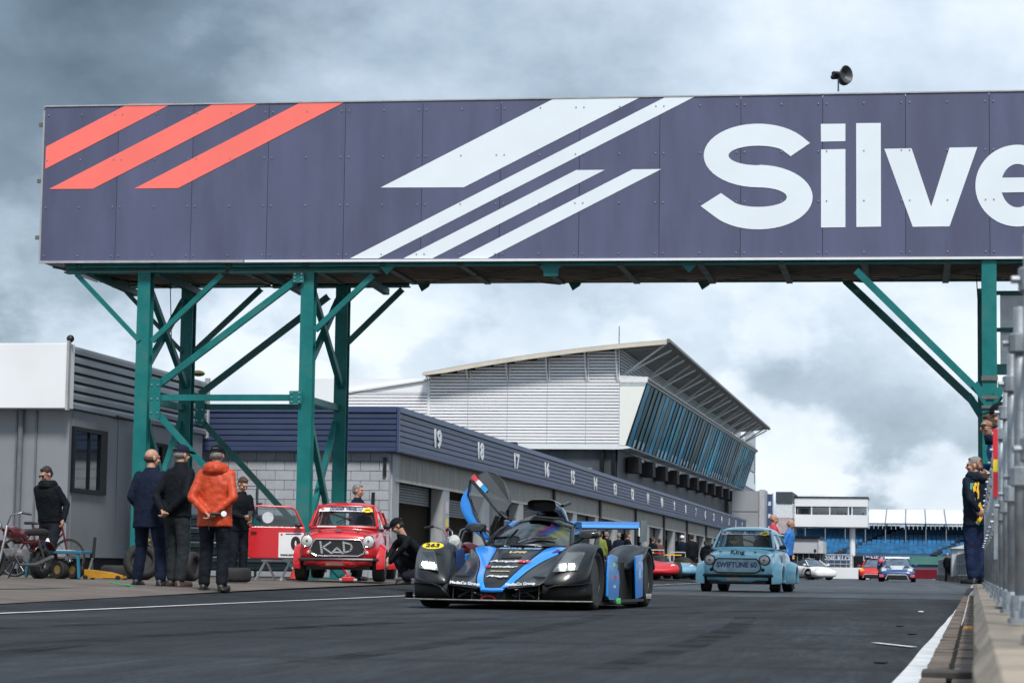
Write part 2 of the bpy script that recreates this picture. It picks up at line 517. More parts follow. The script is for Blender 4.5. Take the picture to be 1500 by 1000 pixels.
# rubber laid down on the lane: worn, streaky, part see-through
def rubber_mark():
    m = bpy.data.materials.new('laid_rubber'); m.use_nodes = True
    t = m.node_tree; N = t.nodes; L = t.links.new
    b = N['Principled BSDF']; b.inputs['Base Color'].default_value = (.008, .0085, .0095, 1); b.inputs['Roughness'].default_value = .7; b.inputs['Specular IOR Level'].default_value = .2
    tcn = N.new('ShaderNodeTexCoord'); n = N.new('ShaderNodeTexNoise'); n.inputs['Scale'].default_value = 1.6; n.inputs['Detail'].default_value = 6
    L(tcn.outputs['Object'], n.inputs['Vector'])
    r = N.new('ShaderNodeMapRange'); r.inputs[1].default_value = .36; r.inputs[2].default_value = .68; r.inputs[3].default_value = 0; r.inputs[4].default_value = .55
    L(n.outputs[0], r.inputs[0])
    tr = N.new('ShaderNodeBsdfTransparent'); mxs = N.new('ShaderNodeMixShader')
    L(r.outputs[0], mxs.inputs[0]); L(tr.outputs[0], mxs.inputs[1]); L(b.outputs[0], mxs.inputs[2]); L(mxs.outputs[0], N['Material Output'].inputs[0])
    return m
lrub = rubber_mark()
for k, (x0, y0, dx, cv, ln) in enumerate(((-5.9, 11, .05, .010, 16), (-4.5, 10.5, .02, .012, 17), (-2.6, 10, .03, -.004, 12), (-1.3, 10, .03, -.004, 12), (-4.0, 9.5, -.14, .02, 8))):
    strip('tyre_mark', [(x0+dx*q+cv*q*q, y0+q, .005+k*.0004) for q in [ln*i/24 for i in range(25)]], .2, lrub)
# ------------------------------------------------------------------ gantry across the lane
GY = 35.0
SL = -.0036                                   # the sign drops slightly to the right
g = thing('sign_gantry', 'wide navy overhead sign bridge on green steel towers spanning the pit lane', 'gantry', (-11.86, 35.3, .15), world=True)
def zs(X, z):
    return z+SL*(X+13.5)
NP = 22
pm = MB().box((0, 0, 0), (1.214, .03, 2.455)).mesh('panel', sign_navy)
for i in range(NP):
    X = -13.51+1.2208*(i+.5)
    link('panel', pm, g, (X+0, GY+.015+random.uniform(0, .002), zs(X, 6.345)), (random.uniform(-.002, .002)*.4, 0, random.uniform(-.0015, .0015)))
    link('panel', pm, g, (X+0, GY+2.75, zs(X, 6.345)))
XR = -13.51+1.2208*NP
# artwork: vinyl sheets on the panels
AY = GY-.006
def art(name, mt, polys):
    for pl in polys:
        pts = [atY(x, y, AY) for x, y in pl]
        MB().prism([(p.x, p.z) for p in pts], (0, AY, 0), (1, 0, 0), (0, 0, 1), (0, .0025, 0)).build(name, mt, g)
c4 = lambda q: [(50+x/3, 120+y/3) for x, y in q]
c5 = lambda q: [(500+x*.36, 120+y*.36) for x, y in q]
art('stripe', sign_red, [c4([(52, 285), (415, 97), (607, 95), (48, 383)]), c4([(65, 471), (797, 93), (996, 90), (258, 470)]), c4([(440, 469), (1178, 87), (1375, 84), (632, 467)])])
art('stripe', sign_white, [c5([(160, 430), (868, 67), (1222, 60), (498, 429)]), c5([(35, 718), (1325, 59), (1447, 56), (150, 718)]),
                           c5([(252, 718), (955, 359), (1072, 358), (370, 718)]), c5([(476, 718), (1185, 356), (1302, 355), (594, 718)])])
c6 = lambda x, y: atY(1000+x*.35, 90+y*.35, AY)
def stroke(name, pts, w, mt):
    """a letter drawn with one wide pen stroke of constant width (points in the sign plane)"""
    fine = []
    n = len(pts)
    for i in range(n-1):
        for k in range(8):
            p0, p1, p2, p3 = [Vector(pts[j]) for j in (max(0, i-1), i, i+1, min(n-1, i+2))]
            t = k/8
            fine.append(.5*((2*p1)+(p2-p0)*t+(2*p0-5*p1+4*p2-p3)*t*t+(3*p1-p0-3*p2+p3)*t**3))
    fine.append(Vector(pts[-1]))
    L_, R_ = [], []
    for i, p in enumerate(fine):
        d = (fine[min(len(fine)-1, i+1)]-fine[max(0, i-1)]).normalized()
        s = Vector((-d.z, 0, d.x))*w/2
        L_.append(p+s); R_.append(p-s)
    b_ = MB()
    th = Vector((0, .0025, 0))
    b_.loft([[a, c, c+th, a+th] for a, c in zip(L_, R_)], True, True)
    return b_.build(name, mt, g)
def band(name, A, B, mt_):
    th = Vector((0, .0025, 0))
    return MB().loft([[c6(*a), c6(*b), c6(*b)+th, c6(*a)+th] for a, b in zip(A, B)], True, True).build(name, mt_, g)
def el2(cx, cy, rx, ry, t):
    return (cx+rx*math.cos(R(t)), cy-ry*math.sin(R(t)))
A_, B_ = [(533, 342)], [(452, 397)]
for t in range(38, 271, 8):
    A_.append(el2(316, 394, 228, 133, t)); B_.append(el2(316, 394, 124, 41, t))
for t in range(88, -146, -8):
    A_.append(el2(316, 568, 120, 41, t)); B_.append(el2(316, 568, 228, 135, t))
A_.append((160, 551)); B_.append((75, 605))
band('letter', A_, B_, sign_white)
def letter(polys):
    b_ = MB()
    for pl in polys:
        pts = [c6(x, y) for x, y in pl]
        b_.prism([(p.x, p.z) for p in pts], (0, AY, 0), (1, 0, 0), (0, 0, 1), (0, .0025, 0))
    return b_.build('letter', sign_white, g)
letter([[(578, 262), (681, 261), (681, 334), (579, 336)], [(579, 369), (681, 367), (681, 694), (579, 695)]])
letter([[(726, 259), (829, 258), (830, 691), (727, 693)]])
letter([[(844, 366), (958, 364), (1040, 608), (1117, 361), (1233, 359), (1117, 690), (963, 692)]])
def ell(cx, cy, rx, ry, a0, a1, n=14):
    return [(cx+rx*math.cos(R(a0+(a1-a0)*i/n)), cy-ry*math.sin(R(a0+(a1-a0)*i/n))) for i in range(n+1)]
ecx, ecy = 1402, 520
band('letter', [el2(ecx, ecy, 177, 171, t) for t in range(2, 325, 7)], [el2(ecx, ecy, 70, 91, t) for t in range(2, 325, 7)], sign_white)
pq = [c6(x, y) for x, y in ((1330, 487), (1470, 485), (1470, 547), (1330, 549))]
MB().prism([(p.x, p.z) for p in pq], (0, AY-.002, 0), (1, 0, 0), (0, 0, 1), (0, .0015, 0)).build('letter', sign_white, g)
Mx = plane_m((c6(1560, 500).x, AY+.0005, c6(1560, 520).z-.02), (1, 0, 0), (0, 0, 1))
text('letter', 'rstone', sign_white, g, Mx, 2.35, 'LEFT', .06, .001, 0, 1.0)
MB().span((-13.5, GY+.06, 5.12), (XR-.02, GY+.09, 7.50)).build('backing_sheet', black_gap, g)  # added dark sheet, keeps sky from showing through the panel gaps
# bolt heads, trims, backing frame
bh = MB()
for i in range(NP):
    for k, dx in enumerate((.06, .61, 1.16)):
        for z in (5.20, 5.97, 6.72, 7.44):
            X = -13.51+1.2208*i+dx
            bh.lathe([(0, .012), (.012, .009)], (X, GY-.014, zs(X, z)), 'y', 6)
stuff(bh.build('bolt_heads', bolt_m, g))
for (a, b, mt_) in ((-13.53, -10.2, mat('trim_grey', (.35, .36, .38), .5)), (-10.18, XR, white_trim)):
    MB().bar((a, GY-.01, zs(a, 5.10)), (b, GY-.01, zs(b, 5.10)), .05, .035).build('bottom_trim', mt_, g)
MB().bar((-13.53, GY+.02, zs(-13.53, 7.585)), (XR, GY+.02, zs(XR, 7.585)), .07, .02).build('top_trim', mat('trim_grey', (.35, .36, .38), .5), g)
MB().box((-13.535, GY+1.37, 6.34), (.03, 2.7, 2.45)).build('end_panel', mat('end_panel_grey', (.3, .32, .34), .6, 0, .1, 2), g)
MB().box((XR+.02, GY+1.37, 6.28), (.03, 2.7, 2.45)).build('end_panel', mat('end_panel_grey', (.3, .32, .34), .6), g)
for i, z in enumerate((5.5, 6.4, 7.3)):
    MB().bar((-13.62, GY+.05, z), (-13.55, GY+.05, z), .05, .06).build('bracket', grimy_steel, g)
# deck under the sign: boards, cross joists, rear girder, rods, gussets
for k in range(9):
    MB().box(((XR-13.2)/2, GY+.36+.27*k, 5.095+SL*10), (XR+13.2, .24, .03)).build('deck_board', timber, g)
X = -12.9
while X < XR-.5:
    MB().ibeam((X, GY+.08, 5.055+SL*(X+13)), (X, GY+2.48, 5.055+SL*(X+13)), .10, .05, .012).build('joist', mat('joist_pale_green', (.16, .20, .19), .6, 0, .3, 4), g)
    X += 1.2208
MB().ibeam((-13.1, GY+.13, 5.05), (XR, GY+.13, 4.99), .10, .06).build('girder', teal, g)
MB().ibeam((-8.2, GY+2.55, 5.13), (XR, GY+2.55, 5.07), .12, .17).build('girder', teal, g)
for k in range(7):
    X = -8+k*2.44
    for a, b in (((X, GY+.25), (X+2.4, GY+2.45)), ((X, GY+2.45), (X+2.4, GY+.25))):
        MB().tube((a[0], a[1], 5.02), (b[0], b[1], 5.0), .012).build('tie_rod', grimy_steel, g)
# head beams over the towers
FY, RY = GY+.28, GY+2.52
def hb(x0, x1, y0, y1, Y, mt_):
    a, b = atY(x0, (y0+y1)/2, Y), atY(x1, (y0+y1)/2, Y)
    h = abs(atY(x0, y0, Y).z-atY(x0, y1, Y).z)
    z = (a.z+b.z)/2
    MB().ibeam((a.x, Y, z), (b.x, Y, z), .2, h, .02).build('head_beam', mt_, g)
    return z-h/2
zf = hb(97, 332, 386, 400, FY, teal_rust)
hb(337, 556, 386, 400, FY, teal_rust)
zr = hb(167, 397, 403, 421, RY, teal_dark)
hb(399, 600, 403, 421, RY, teal_dark)
for x0, x1, Y in ((133, 133, FY), (230, 230, FY), (390, 390, FY), (520, 520, FY)):
    p = atY(x0, 392, Y)
    MB().bar((p.x, FY, 4.96), (p.x, RY, 4.90), .1, .1).build('cross_beam', teal_dark, g)
CL, CR = -11.86, -9.223
def ucol(X, Y, z0, z1, mt_, w=.205):
    b_ = MB()
    t = .018
    b_.box((X, Y-w/2+t/2, (z0+z1)/2), (w, t, z1-z0)); b_.box((X, Y+w/2-t/2, (z0+z1)/2), (w, t, z1-z0))
    b_.box((X, Y, (z0+z1)/2), (.014, w-2*t-.002, z1-z0))
    b_.build('column', mt_, g)
    MB().box((X, Y, z0+.012), (.42, .42, .024)).build('base_plate', teal_dark, g)
for X, Y, z1 in ((CL, FY, zf), (CR, FY, zf), (CL, RY, zr), (CR, RY, zr)):
    ucol(X, Y, .20, z1, teal)
def br(p0, p1, w=.085, h=.075, mt_=teal, name='brace'):
    d = (p1-p0).normalized()
    b_ = MB()
    b_.bar(p0, p1, .012, h, up=(0, 1, 0) if abs(d.y) < .5 else (0, 0, 1))
    n_ = Vector((0, -1, 0)) if abs(d.y) < .5 else Vector((1, 0, 0))
    u = d.cross(n_).normalized()
    b_.v = []; b_.f = []
    # an angle section: one leg facing out, one leg along the top edge
    b_.bar(p0, p1, w, .012, up=n_)
    b_.bar(p0+u*(w/2-.006)-n_*(h/2+.004), p1+u*(w/2-.006)-n_*(h/2+.004), .012, h-.004, up=n_)
    return b_.build(name, mt_, g)
f_ = lambda x, y: atY(x, y, FY-.12)
r_ = lambda x, y: atY(x, y, RY-.12)
for a, b, w in (((111.5, 401), (203.8, 499), .075), ((222, 499), (324.7, 402), .08), ((226, 567), (437.5, 407), .1), ((226, 582), (437, 582), .095), ((226, 600), (455, 856), .1), ((461, 483), (546, 403), .085)):
    br(f_(*a), f_(*b), w)
for a, b, w in (((181, 423), (267, 515.6), .07), ((284.6, 513.5), (382, 422.5), .08), ((292, 577), (480.6, 433.6), .1), ((296, 595.5), (497, 595.5), .09), ((292, 612), (500, 842), .1), ((509, 501), (589, 423), .085)):
    br(r_(*a), r_(*b), w, mt_=teal_dark)
zm = f_(226, 582).z
for X in (CL, CR):
    br(Vector((X+.05, FY+.1, 4.75)), Vector((X+.05, RY-.1, zm+.35)), .1)
    br(Vector((X-.03, RY-.1, 4.75)), Vector((X-.03, FY+.1, zm+.35)), .1)
    br(Vector((X+.05, FY+.1, zm-.25)), Vector((X+.05, RY-.1, .5)), .1)
    br(Vector((X-.03, RY-.1, zm-.25)), Vector((X-.03, FY+.1, .5)), .1)
    br(Vector((X, FY+.1, zm)), Vector((X, RY-.1, zm)), .1)
def gusset(p, w, h, Y, pts=None):
    o_ = MB().prism([(-w/2, -h/2), (w/2, -h/2), (w/2, h/2), (-w/2, h/2)], (p.x, Y, p.z), (1, 0, 0), (0, 0, 1), (0, .014, 0)).build('gusset_plate', teal, g)
    b_ = MB()
    for dx in (-.3, .3):
        for dz in (-.35, 0, .35):
            b_.lathe([(0, .016), (.016, .014)], (p.x+dx*w, Y-.014, p.z+dz*h), 'y', 6)
    stuff(b_.build('gusset_bolts', bolt_m, o_))
gusset(f_(228, 584), .17, .62, FY-.165)
gusset(f_(434, 582), .2, .2, FY-.165)
gusset(f_(438, 407), .18, .16, FY-.165)
gusset(r_(294, 600), .16, .5, RY-.165)
for X, Y, dz in ((-8.0+.05, GY+.1, 0), (-5.4, GY+.1, .03), (-3.3, GY+.1, 0), (-7.9, RY+.05, 0), (-5.4, RY+.05, 0), (-3.3, RY+.05, 0)):
    zz = 5.0 if Y < GY+1 else 4.99
    if dz:
        q = [(-.22, .05), (.22, .05), (.12, -.05), (.11, -.16), (-.11, -.16), (-.12, -.05)]
    else:
        q = [(-.16, .05), (.14, .05), (.12, .0), (.0, -.12)] if Y < GY+1 else [(-.1, .07), (.13, .07), (.10, .0), (-.02, -.08)]
    MB().prism(q, (X, Y, zz), (1, 0, 0), (0, 0, 1), (0, .02, 0)).build('gusset_plate', teal if Y < GY+1 else teal_dark, g)
# right-hand support
ucol(1.125, GY+.12, -.0, zs(1.1, 5.07), teal, .215)
ucol(1.13, RY+.1, -.0, 4.9, teal_dark, .205)
br(atY(1254, 396, GY+.02), atY(1434, 573, GY+.02), .1)
br(atY(1238, 410, RY), atY(1424, 586, RY), .12, mt_=teal_dark)
for Y, px, py in ((GY+.02, 1438, 578), (RY, 1428, 594)):
    for sgn in (1, -1):
        p = atY(px, py, Y)
        q = [(-.14, .13), (.06, -.2), (.06, .03), (-.06, .2)]
        MB().prism([(1.125+sgn*(p.x+a-1.125), b) for a, b in q], (0, Y-.03, p.z), (1, 0, 0), (0, 0, 1), (0, .12, 0)).build('haunch', teal, g)
for k, (z, h) in enumerate(((3.28, .07), (3.0, .05), (2.86, .04))):
    MB().box((1.125, GY+.0, z), (.235, .03, h)).build('stiffener', grimy_steel, g)
pz = [atY(1470, y, 36.2).z for y in (430, 481, 485, 533)]
for a, b in ((pz[1], pz[0]), (pz[3], pz[2])):
    b_ = MB()
    n_ = 16
    for k in range(n_):
        z = a+(b-a)*(k+.5)/n_
        b_.box((2.1, 36.2+(.006 if k % 2 else 0), z), (1.55, .02, (b-a)/n_*.98))
    b_.build('ribbed_screen', mat('ribbed_white_sheet', (.62, .66, .70), .5, .1), g)
for py in (429, 483, 541):
    p = atY(1470, py, 36.15)
    MB().bar((1.2, 36.15, p.z), (3.0, 36.15, p.z), .05, .06 if py < 540 else .16).build('screen_rail', teal_dark, g)
MB().pipe([atY(1430, 400, GY+1.5), atY(1433, 450, GY+1.6), atY(1436, 470, GY+1.7), atY(1436, 500, GY+1.7)], .008, 5).build('cable', dark_m, g)
MB().pipe([Vector((-13.45, GY+.4, 5.08)), Vector((-12.7, GY+1.2, 4.98)), Vector((-12.0, GY+2.0, 4.93))], .022, 6).build('cable', dark_m, g)
MB().pipe([Vector((-11.7, GY+1, 4.9)), Vector((-11.65, GY+1, 3.9)), Vector((-11.5, GY+1, 3.4))], .008, 5).build('cable', dark_m, g)
# horn loudspeakers on the sign
def horn(name, label, px, py, Y, sc=1, yaw=0):
    p = atY(px, py, Y)
    t_ = thing(name, label, 'loudspeaker', (p.x, Y, p.z), yaw)
    MB().tube((0, 0, 0), (0, 0, .2*sc), .014*sc).build('mast', steel, t_)
    for a, z in ((R(35), .26), (R(-60), .24)):
        M_ = Matrix.Translation((0, 0, z*sc)) @ Matrix.Rotation(a, 4, 'Z')
        MB().lathe([(-.02*sc, .03*sc), (.02*sc, .04*sc), (.10*sc, .07*sc), (.17*sc, .145*sc), (.175*sc, .13*sc), (.10*sc, .05*sc)], (0, 0, 0), 'x', 14).tf(M_).build('horn', mat('horn_grey', (.05, .055, .06), .5), t_, smooth=True)
        MB().lathe([(-.13*sc, .035*sc), (-.02*sc, .05*sc)], (0, 0, 0), 'x', 10).tf(M_).build('driver', dark_m, t_, smooth=True)
    return t_
g.scale = (1.22, 1.22, 1.22)
g.location = (-14.469, 43.066, .0906)
horn('horn_loudspeaker', 'pair of dark horn loudspeakers on a short mast on top of the overhead sign', 1228, 134, 43.4, 1.2, R(20))
# ------------------------------------------------------------------ cabin on the left
cab_wall = mat('cabin_panel_grey', (.205, .22, .245), .55, 0, .07, .7, .05, 12, dirt=(.14, .15, .165), dscale=.5, damt=.5)
cab_fascia = mat('fascia_off_white', (.74, .76, .79), .5, 0, .05, .5)
louvre = mat('louvre_metal', (.20, .23, .26), .38, .35, .15, 1.2, .1, 10, rnd=.08, stretch=(1, .3, 3), dirt=(.11, .12, .05), dscale=.7, damt=.6)
frame_dk = mat('dark_green_frame', (.004, .009, .011), .5, spec=.2)
CX = -13.9
cb = thing('grey_cabin', 'grey panelled cabin with white fascia and metal louvres at the left edge', 'building', (CX-3, 42, .15), world=True)
MB().span((CX-9, 37.75, .5), (CX-.06, 45.3, 3.3)).build('wall', cab_wall, cb)
MB().span((CX-8.9, 37.83, .1), (CX-.14, 45.2, .5)).build('plinth', black_gap, cb)
MB().span((CX-9.1, 37.42, 2.97), (CX-.0, 37.74, 4.06)).build('fascia', cab_fascia, cb, bevel=.01)
MB().span((CX-.02, 37.40, 2.94), (CX+.02, 37.5, 4.1)).build('corner_trim', mat('trim_grey', (.35, .36, .38), .5), cb)
MB().span((CX-9, 37.8, 3.32), (CX-.3, 45.2, 3.9)).build('roof', black_gap, cb)
nl = 7
for k in range(nl):
    z = 2.98+k*(1.08/nl)
    MB().prism([(0, 0), (.045, .012), (.045, .085), (.012, .135), (0, .135)], (CX-.045, 37.76, z), (1, 0, 0), (0, 0, 1), (0, 7.6, 0)).build('louvre_slat', louvre, cb)
MB().span((CX-.08, 37.76, 2.97), (CX-.05, 45.36, 4.04)).build('louvre_backing', black_gap, cb)
MB().span((CX-.06, 45.36, 2.92), (CX+.03, 45.44, 4.12)).build('end_trim', mat('trim_grey', (.35, .36, .38), .5), cb)
for y0, y1, z0, z1 in ((37.86, 39.55, 1.59, 2.70), (41.75, 42.95, 1.6, 2.66)):
    w_ = MB()
    for a, b in (((y0, z0), (y1, z0+.07)), ((y0, z1-.07), (y1, z1)), ((y0, z0+.072), (y0+.09, z1-.072)), ((y1-.35, z0+.072), (y1, z1-.072))):
        w_.span((CX-.055, a[0], a[1]), (CX-.01, b[0], b[1]))
    w_.span((CX-.055, (y0+y1)/2-.04, z0+.072), (CX-.015, (y0+y1)/2, z1-.072))
    o_ = w_.build('window', frame_dk, cb)
    MB().span((CX-.05, y0+.09, z0+.07), (CX-.045, y1-.35, z1-.07)).build('pane', mat('cabin_window_glass', (.012, .02, .028), .04, 0, .05, 3, spec=.9, coat=1), o_)
for y in (37.90, 40.2, 43.6):
    MB().span((CX-.058, y, .5), (CX-.05, y+.025, 2.95)).build('wall_joint', cab_wall, cb)
for x in (CX-.65, CX-1.0):
    MB().span((x, 37.72, .5), (x+.03, 37.75, 2.95)).build('wall_joint', mat('joint_grey', (.12, .13, .15), .6), cb)  # one dark grey for joints and the downpipe
MB().pipe([(CX-.9, 37.70, 2.97), (CX-.9, 37.68, .3)], .05, 10).build('downpipe', mat('joint_grey', (.12, .13, .15), .6), cb, smooth=True)
gp = mat('downpipe_green', (.015, .06, .055), .45)
MB().pipe([(CX+.03, 39.9, 3.0), (CX+.10, 40.5, 2.98), (CX+.12, 40.85, 2.9), (CX+.12, 40.95, 2.78)], .02, 6).build('cable', dark_m, cb, smooth=True)
dp = MB().pipe([(CX+.10, 40.95, 2.8), (CX+.10, 40.95, .2)], .055, 10).build('downpipe', gp, cb, smooth=True)
for z in (.75, 1.3, 2.0, 2.72):
    MB().lathe([(-.03, .068), (.03, .068)], (CX+.10, 40.95, z), 'z', 10).build('collar', gp, dp)
p = atX(100, 503, CX)
MB().sphere((CX, 37.5, 4.14), .065).build('finial', dark_m, cb, smooth=True)
MB().sphere((CX, 44.7, 4.16), (.13, .17, .06)).build('moss_clump', mat('dry_moss', (.10, .095, .03), .9, 0, .4, 20), cb, smooth=True)

cb.scale = (1.15, 1.15, 1.15)
cb.location = (-19.435, 48.3, .1095)
# ------------------------------------------------------------------ pit garages
GX, G0, G1 = -11.6, 52.74, 168.0
PITCH = 5.9
gr = thing('pit_garages', 'long row of concrete pit garages with navy fascia numbered 19 to 1', 'garage', (GX-3, 53, .15), world=True)
ns = 6
zb, zt = 3.02, 4.07
trim_b, trim_t = .13, .13
def fascia_run(p0, p1, out):
    p0, p1, out = Vector(p0), Vector(p1), Vector(out)
    d = (p1-p0); l = d.length; d.normalize()
    h = (zt-zb-trim_b-trim_t)/ns
    for k in range(ns):
        z = zb+trim_b+k*h
        MB().prism([(0, 0), (.03, .0), (.035, h*.80), (.0, h*.80)], p0+Vector((0, 0, z))-out*.035, out, (0, 0, 1), d*l).build('fascia_plank', navy_clad, gr)
    MB().prism([(-.03, 0), (.012, .03), (.02, trim_b-.01), (-.03, trim_b-.01)], p0+Vector((0, 0, zb)), out, (0, 0, 1), d*l).build('bottom_trim', navy_trim, gr)
    MB().prism([(-.05, 0), (.03, 0), (.03, trim_t), (-.05, trim_t)], p0+Vector((0, 0, zt-trim_t)), out, (0, 0, 1), d*l).build('top_trim', navy_trim, gr)
    a = p0-out*.04+Vector((0, 0, zb+.02)); b = p1-out*.07+Vector((0, 0, zt-.03))
    MB().span(a, b).build('fascia_backing', black_gap, gr)
fascia_run((GX, G0+.05, 0), (GX, G1, 0), (1, 0, 0))
fascia_run((GX-.05, G0, 0), (-19, G0, 0), (0, -1, 0))
MB().span((GX-.04, G0-.02, zb), (GX+.024, G0+.06, zt)).build('corner_trim', navy_trim, gr, bevel=.01)
for n in range(19, 0, -1):
    Y = 57.2+(19-n)*5.93
    M_ = plane_m((GX+.012, Y, 3.56), (0, 1, 0), (0, 0, 1))
    text('numeral', str(n), white_paint, gr, M_, .60, bold=.022, depth=.006, sx=1.75)
WX = GX-.22
MB().span((WX-6, G0+.3, 3.9), (WX+.1, G1, 3.96)).build('roof', black_gap, gr)
MB().span((WX-.26, G0+.66, 2.42), (WX+.0, G1-.2, 3.05)).build('lintel', lintel_m, gr)
MB().span((WX-.02, G0+.66, 2.38), (WX+.05, G1-.2, 2.44)).build('lintel_lip', mat('lip_pale', (.42, .42, .40), .7, 0, .15, 3), gr)
MB().span((WX-6.1, G0+.2, .1), (WX-6, G1, 3.9)).build('back_wall', inside_m, gr)
MB().span((WX-6, G0+.4, .145), (WX-.3, G1, .152)).build('garage_floor', apron_m, gr)
MB().span((WX-.26, G0+.36, .1), (WX+.02, G0+1.1, 3.05)).build('corner_pillar', pillar_m, gr)
prev = None
pmesh = MB().box((0, 0, 0), (.34, .85, 2.25)).mesh('pillar', pillar_m)
dmesh = MB()
for k in range(7):
    dmesh.prism([(0, 0), (.02, .01), (.025, .05), (0, .065)], (0, 0, k*.066), (1, 0, 0), (0, 0, 1), (0, 4.9, 0))
dmesh = dmesh.mesh('roller_door', door_m)
for k in range(19):
    Y = 59.4+k*PITCH
    if Y > G1-1:
        break
    link('pillar', pmesh, gr, (WX-.13, Y, 1.27))
    link('roller_door', dmesh, gr, (WX-.32, Y-5.3, 1.94 if k != 1 else 1.75))
    if k % 2 == 1:
        pp = MB().pipe([(WX+.09, Y+.5, 3.05), (WX+.09, Y+.5, .15)], .06, 8).build('downpipe', dark_m, gr, smooth=True)
    MB().span((WX-6, Y-.08, .15), (WX-.32, Y+.08, 3.5)).build('partition', inside_m, gr)
    MB().box((WX-.30, Y-.5, 1.3), (.08, .12, 2.3)).build('door_track', frame_dk, gr)
    MB().box((WX-.30, Y+.5, 1.3), (.08, .12, 2.3)).build('door_track', frame_dk, gr)
for (yy, z, h, c) in ((59.55, 1.55, .22, (.75, .62, .08)), (59.55, 1.32, .2, (.68, .05, .08)), (59.55, 1.95, .3, (.6, .5, .55)), (65.45, 1.5, .25, (.7, .3, .35))):
    MB().box((WX+.045, yy, z), (.006, .3, h)).build('notice', mat('notice_%d' % int(c[0]*100), c, .5, 0, .2, 9), gr)
# end wall in painted blocks
bw, bhh = .45, .2225
ZB0 = .15
bk = MB().box((0, 0, 0), (bw-.012, .10, bhh-.012)).mesh('block', block_m)
MB().span((-18, G0+.28, ZB0), (GX-.24, G0+.40, zb)).build('end_wall_core', mortar_m, gr)
for r in range(13):
    off = (r % 2)*bw/2
    n_ = 0
    x = GX-.24-bw/2-.006-off
    if r % 2:
        link('half_block', MB().box((0, 0, 0), (bw/2-.012, .10, bhh-.012)).mesh('half_block', block_m), gr, (GX-.24-bw/4-.006, G0+.25, ZB0+bhh*(r+.5)))
    while x > -16.9:
        link('block', bk, gr, (x, G0+.25, ZB0+bhh*(r+.5)))
        x -= bw
MB().span((-17.6, G0+.2, ZB0), (x-.0+bw/2-.1, G0+.27, zb)).build('end_wall', block_m, gr)
for x in (GX-.34, GX-.6):
    MB().box((x, G0+.17, 2.7 if x > GX-.5 else 1.9), (.07, .06, .42)).build('conduit_box', dark_m, gr)
horn('horn_loudspeaker', 'small square loudspeaker on the garage roof above number 18', 717, 640, 66, .01, 0)
sp = [o for o in COL.objects if o.name == 'horn_loudspeaker.001'][0]
for c in list(sp.children):
    bpy.data.objects.remove(c)
MB().box((0, 0, .1), (.26, .22, .2)).build('cabinet', dark_m, sp, bevel=.02)
MB().box((.05, -.115, .1), (.16, .01, .13)).build('grille', mat('speaker_grille', (.03, .032, .035), .7), sp)
MB().bar((-.22, 0, .0), (-.1, 0, .1), .03, .03).build('bracket', grimy_steel, sp)
sp.location = (GX-.3, 70.3, 4.02)
sp['category'] = 'loudspeaker'

# ------------------------------------------------------------------ white clad pit building
BY, BX = 107.85, -13.3
wclad = mat('white_profiled_cladding', (.78, .80, .84), .5, .05, .06, .25, .04, 4)
wclad2 = mat('pale_cladding_track_side', (.74, .77, .81), .5, .05, .06, .25)
cream = mat('cream_roof_edge', (.55, .51, .43), .6, 0, .12, 1)
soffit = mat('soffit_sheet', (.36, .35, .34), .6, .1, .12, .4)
bd = thing('white_pit_building', 'white ribbed hospitality building with raked glass front behind the garages', 'building', (BX-6, BY, 4), world=True)
RISE = .0088
def zz(Y, z):
    return z+(Y-BY)*RISE
BE = 186.0
def ribs(name, xa, xb, za_, zb_, Y, pitch, mt_, par, ztop=None):
    """horizontally ribbed sheet facing the camera: alternating proud and recessed bands"""
    b_ = MB()
    z = za_
    while z < zb_-.01:
        h = min(pitch, zb_-z)
        x0, x1 = xa, xb
        while not ztop and x0 < xb and rooftop(x0) < z+h-.02:
            x0 += .05
        if x0 >= xb-.04:
            break
        b_.prism([(0, 0), (-.03, .012), (-.03, h*.66), (0, h*.78), (0, h)], (x0, Y, z), (0, 1, 0), (0, 0, 1), (x1-x0, 0, 0))
        z += pitch
    return b_.build(name, mt_, par)
def rooftop(x):
    t = (x+22.4)/(11.3)
    return 9.34+1.5*(1.45*t-.45*t*t)
# front wall in upright bays, each clipped under the curved roof
xs = [-22.3, -20.42, -18.55, -16.68, -14.86, -13.3]
for a, b in zip(xs, xs[1:]):
    o_ = ribs('wall_panel', a+.012, b-.012, 6.22, rooftop(b), BY, .148, wclad, bd)
MB().span((BX-9, BY+.0, 5.94), (BX, BY+.2, 6.21)).build('base_band', mat('white_band', (.66, .69, .73), .5, 0, .04, 1), bd)
MB().span((-28.5, BY+.06, 5.96), (BX-.02, BE, 9.2)).build('core', wclad2, bd)
ribs('annex_wall', -26.15, -22.33, 5.5, 8.55, BY+.0, .148, wclad, bd, True)
MB().prism([(-26.3, 8.5), (-22.33, 9.12), (-22.33, 9.2), (-26.3, 8.6)], (0, BY-.1, 0), (1, 0, 0), (0, 0, 1), (0, 30, 0)).build('annex_roof', white_trim, bd)
MB().prism([(-26.15, 8.5), (-22.33, 8.5), (-22.33, 9.1)], (0, BY+.02, 0), (1, 0, 0), (0, 0, 1), (0, .06, 0)).build('annex_gable', wclad, bd)
MB().span((-26.9, BY+.5, 5), (-26.2, BY+3, 8.5)).build('annex_return', mat('trim_grey', (.35, .36, .38), .5), bd)
MB().lathe([(0, .14), (.45, .14), (.46, .22), (.55, .22), (.62, .1)], (-25.0, BY+3, 8.75), 'z', 10).build('vent_cowl', steel, bd, smooth=True)
MB().prism([(-28.6, 8.55), (-26.2, 8.75), (-27.6, 9.15)], (0, BY+8, 0), (1, 0, 0), (0, 0, 1), (0, 5, 0)).build('far_gable', mat('pale_gable', (.5, .5, .52), .6), bd)
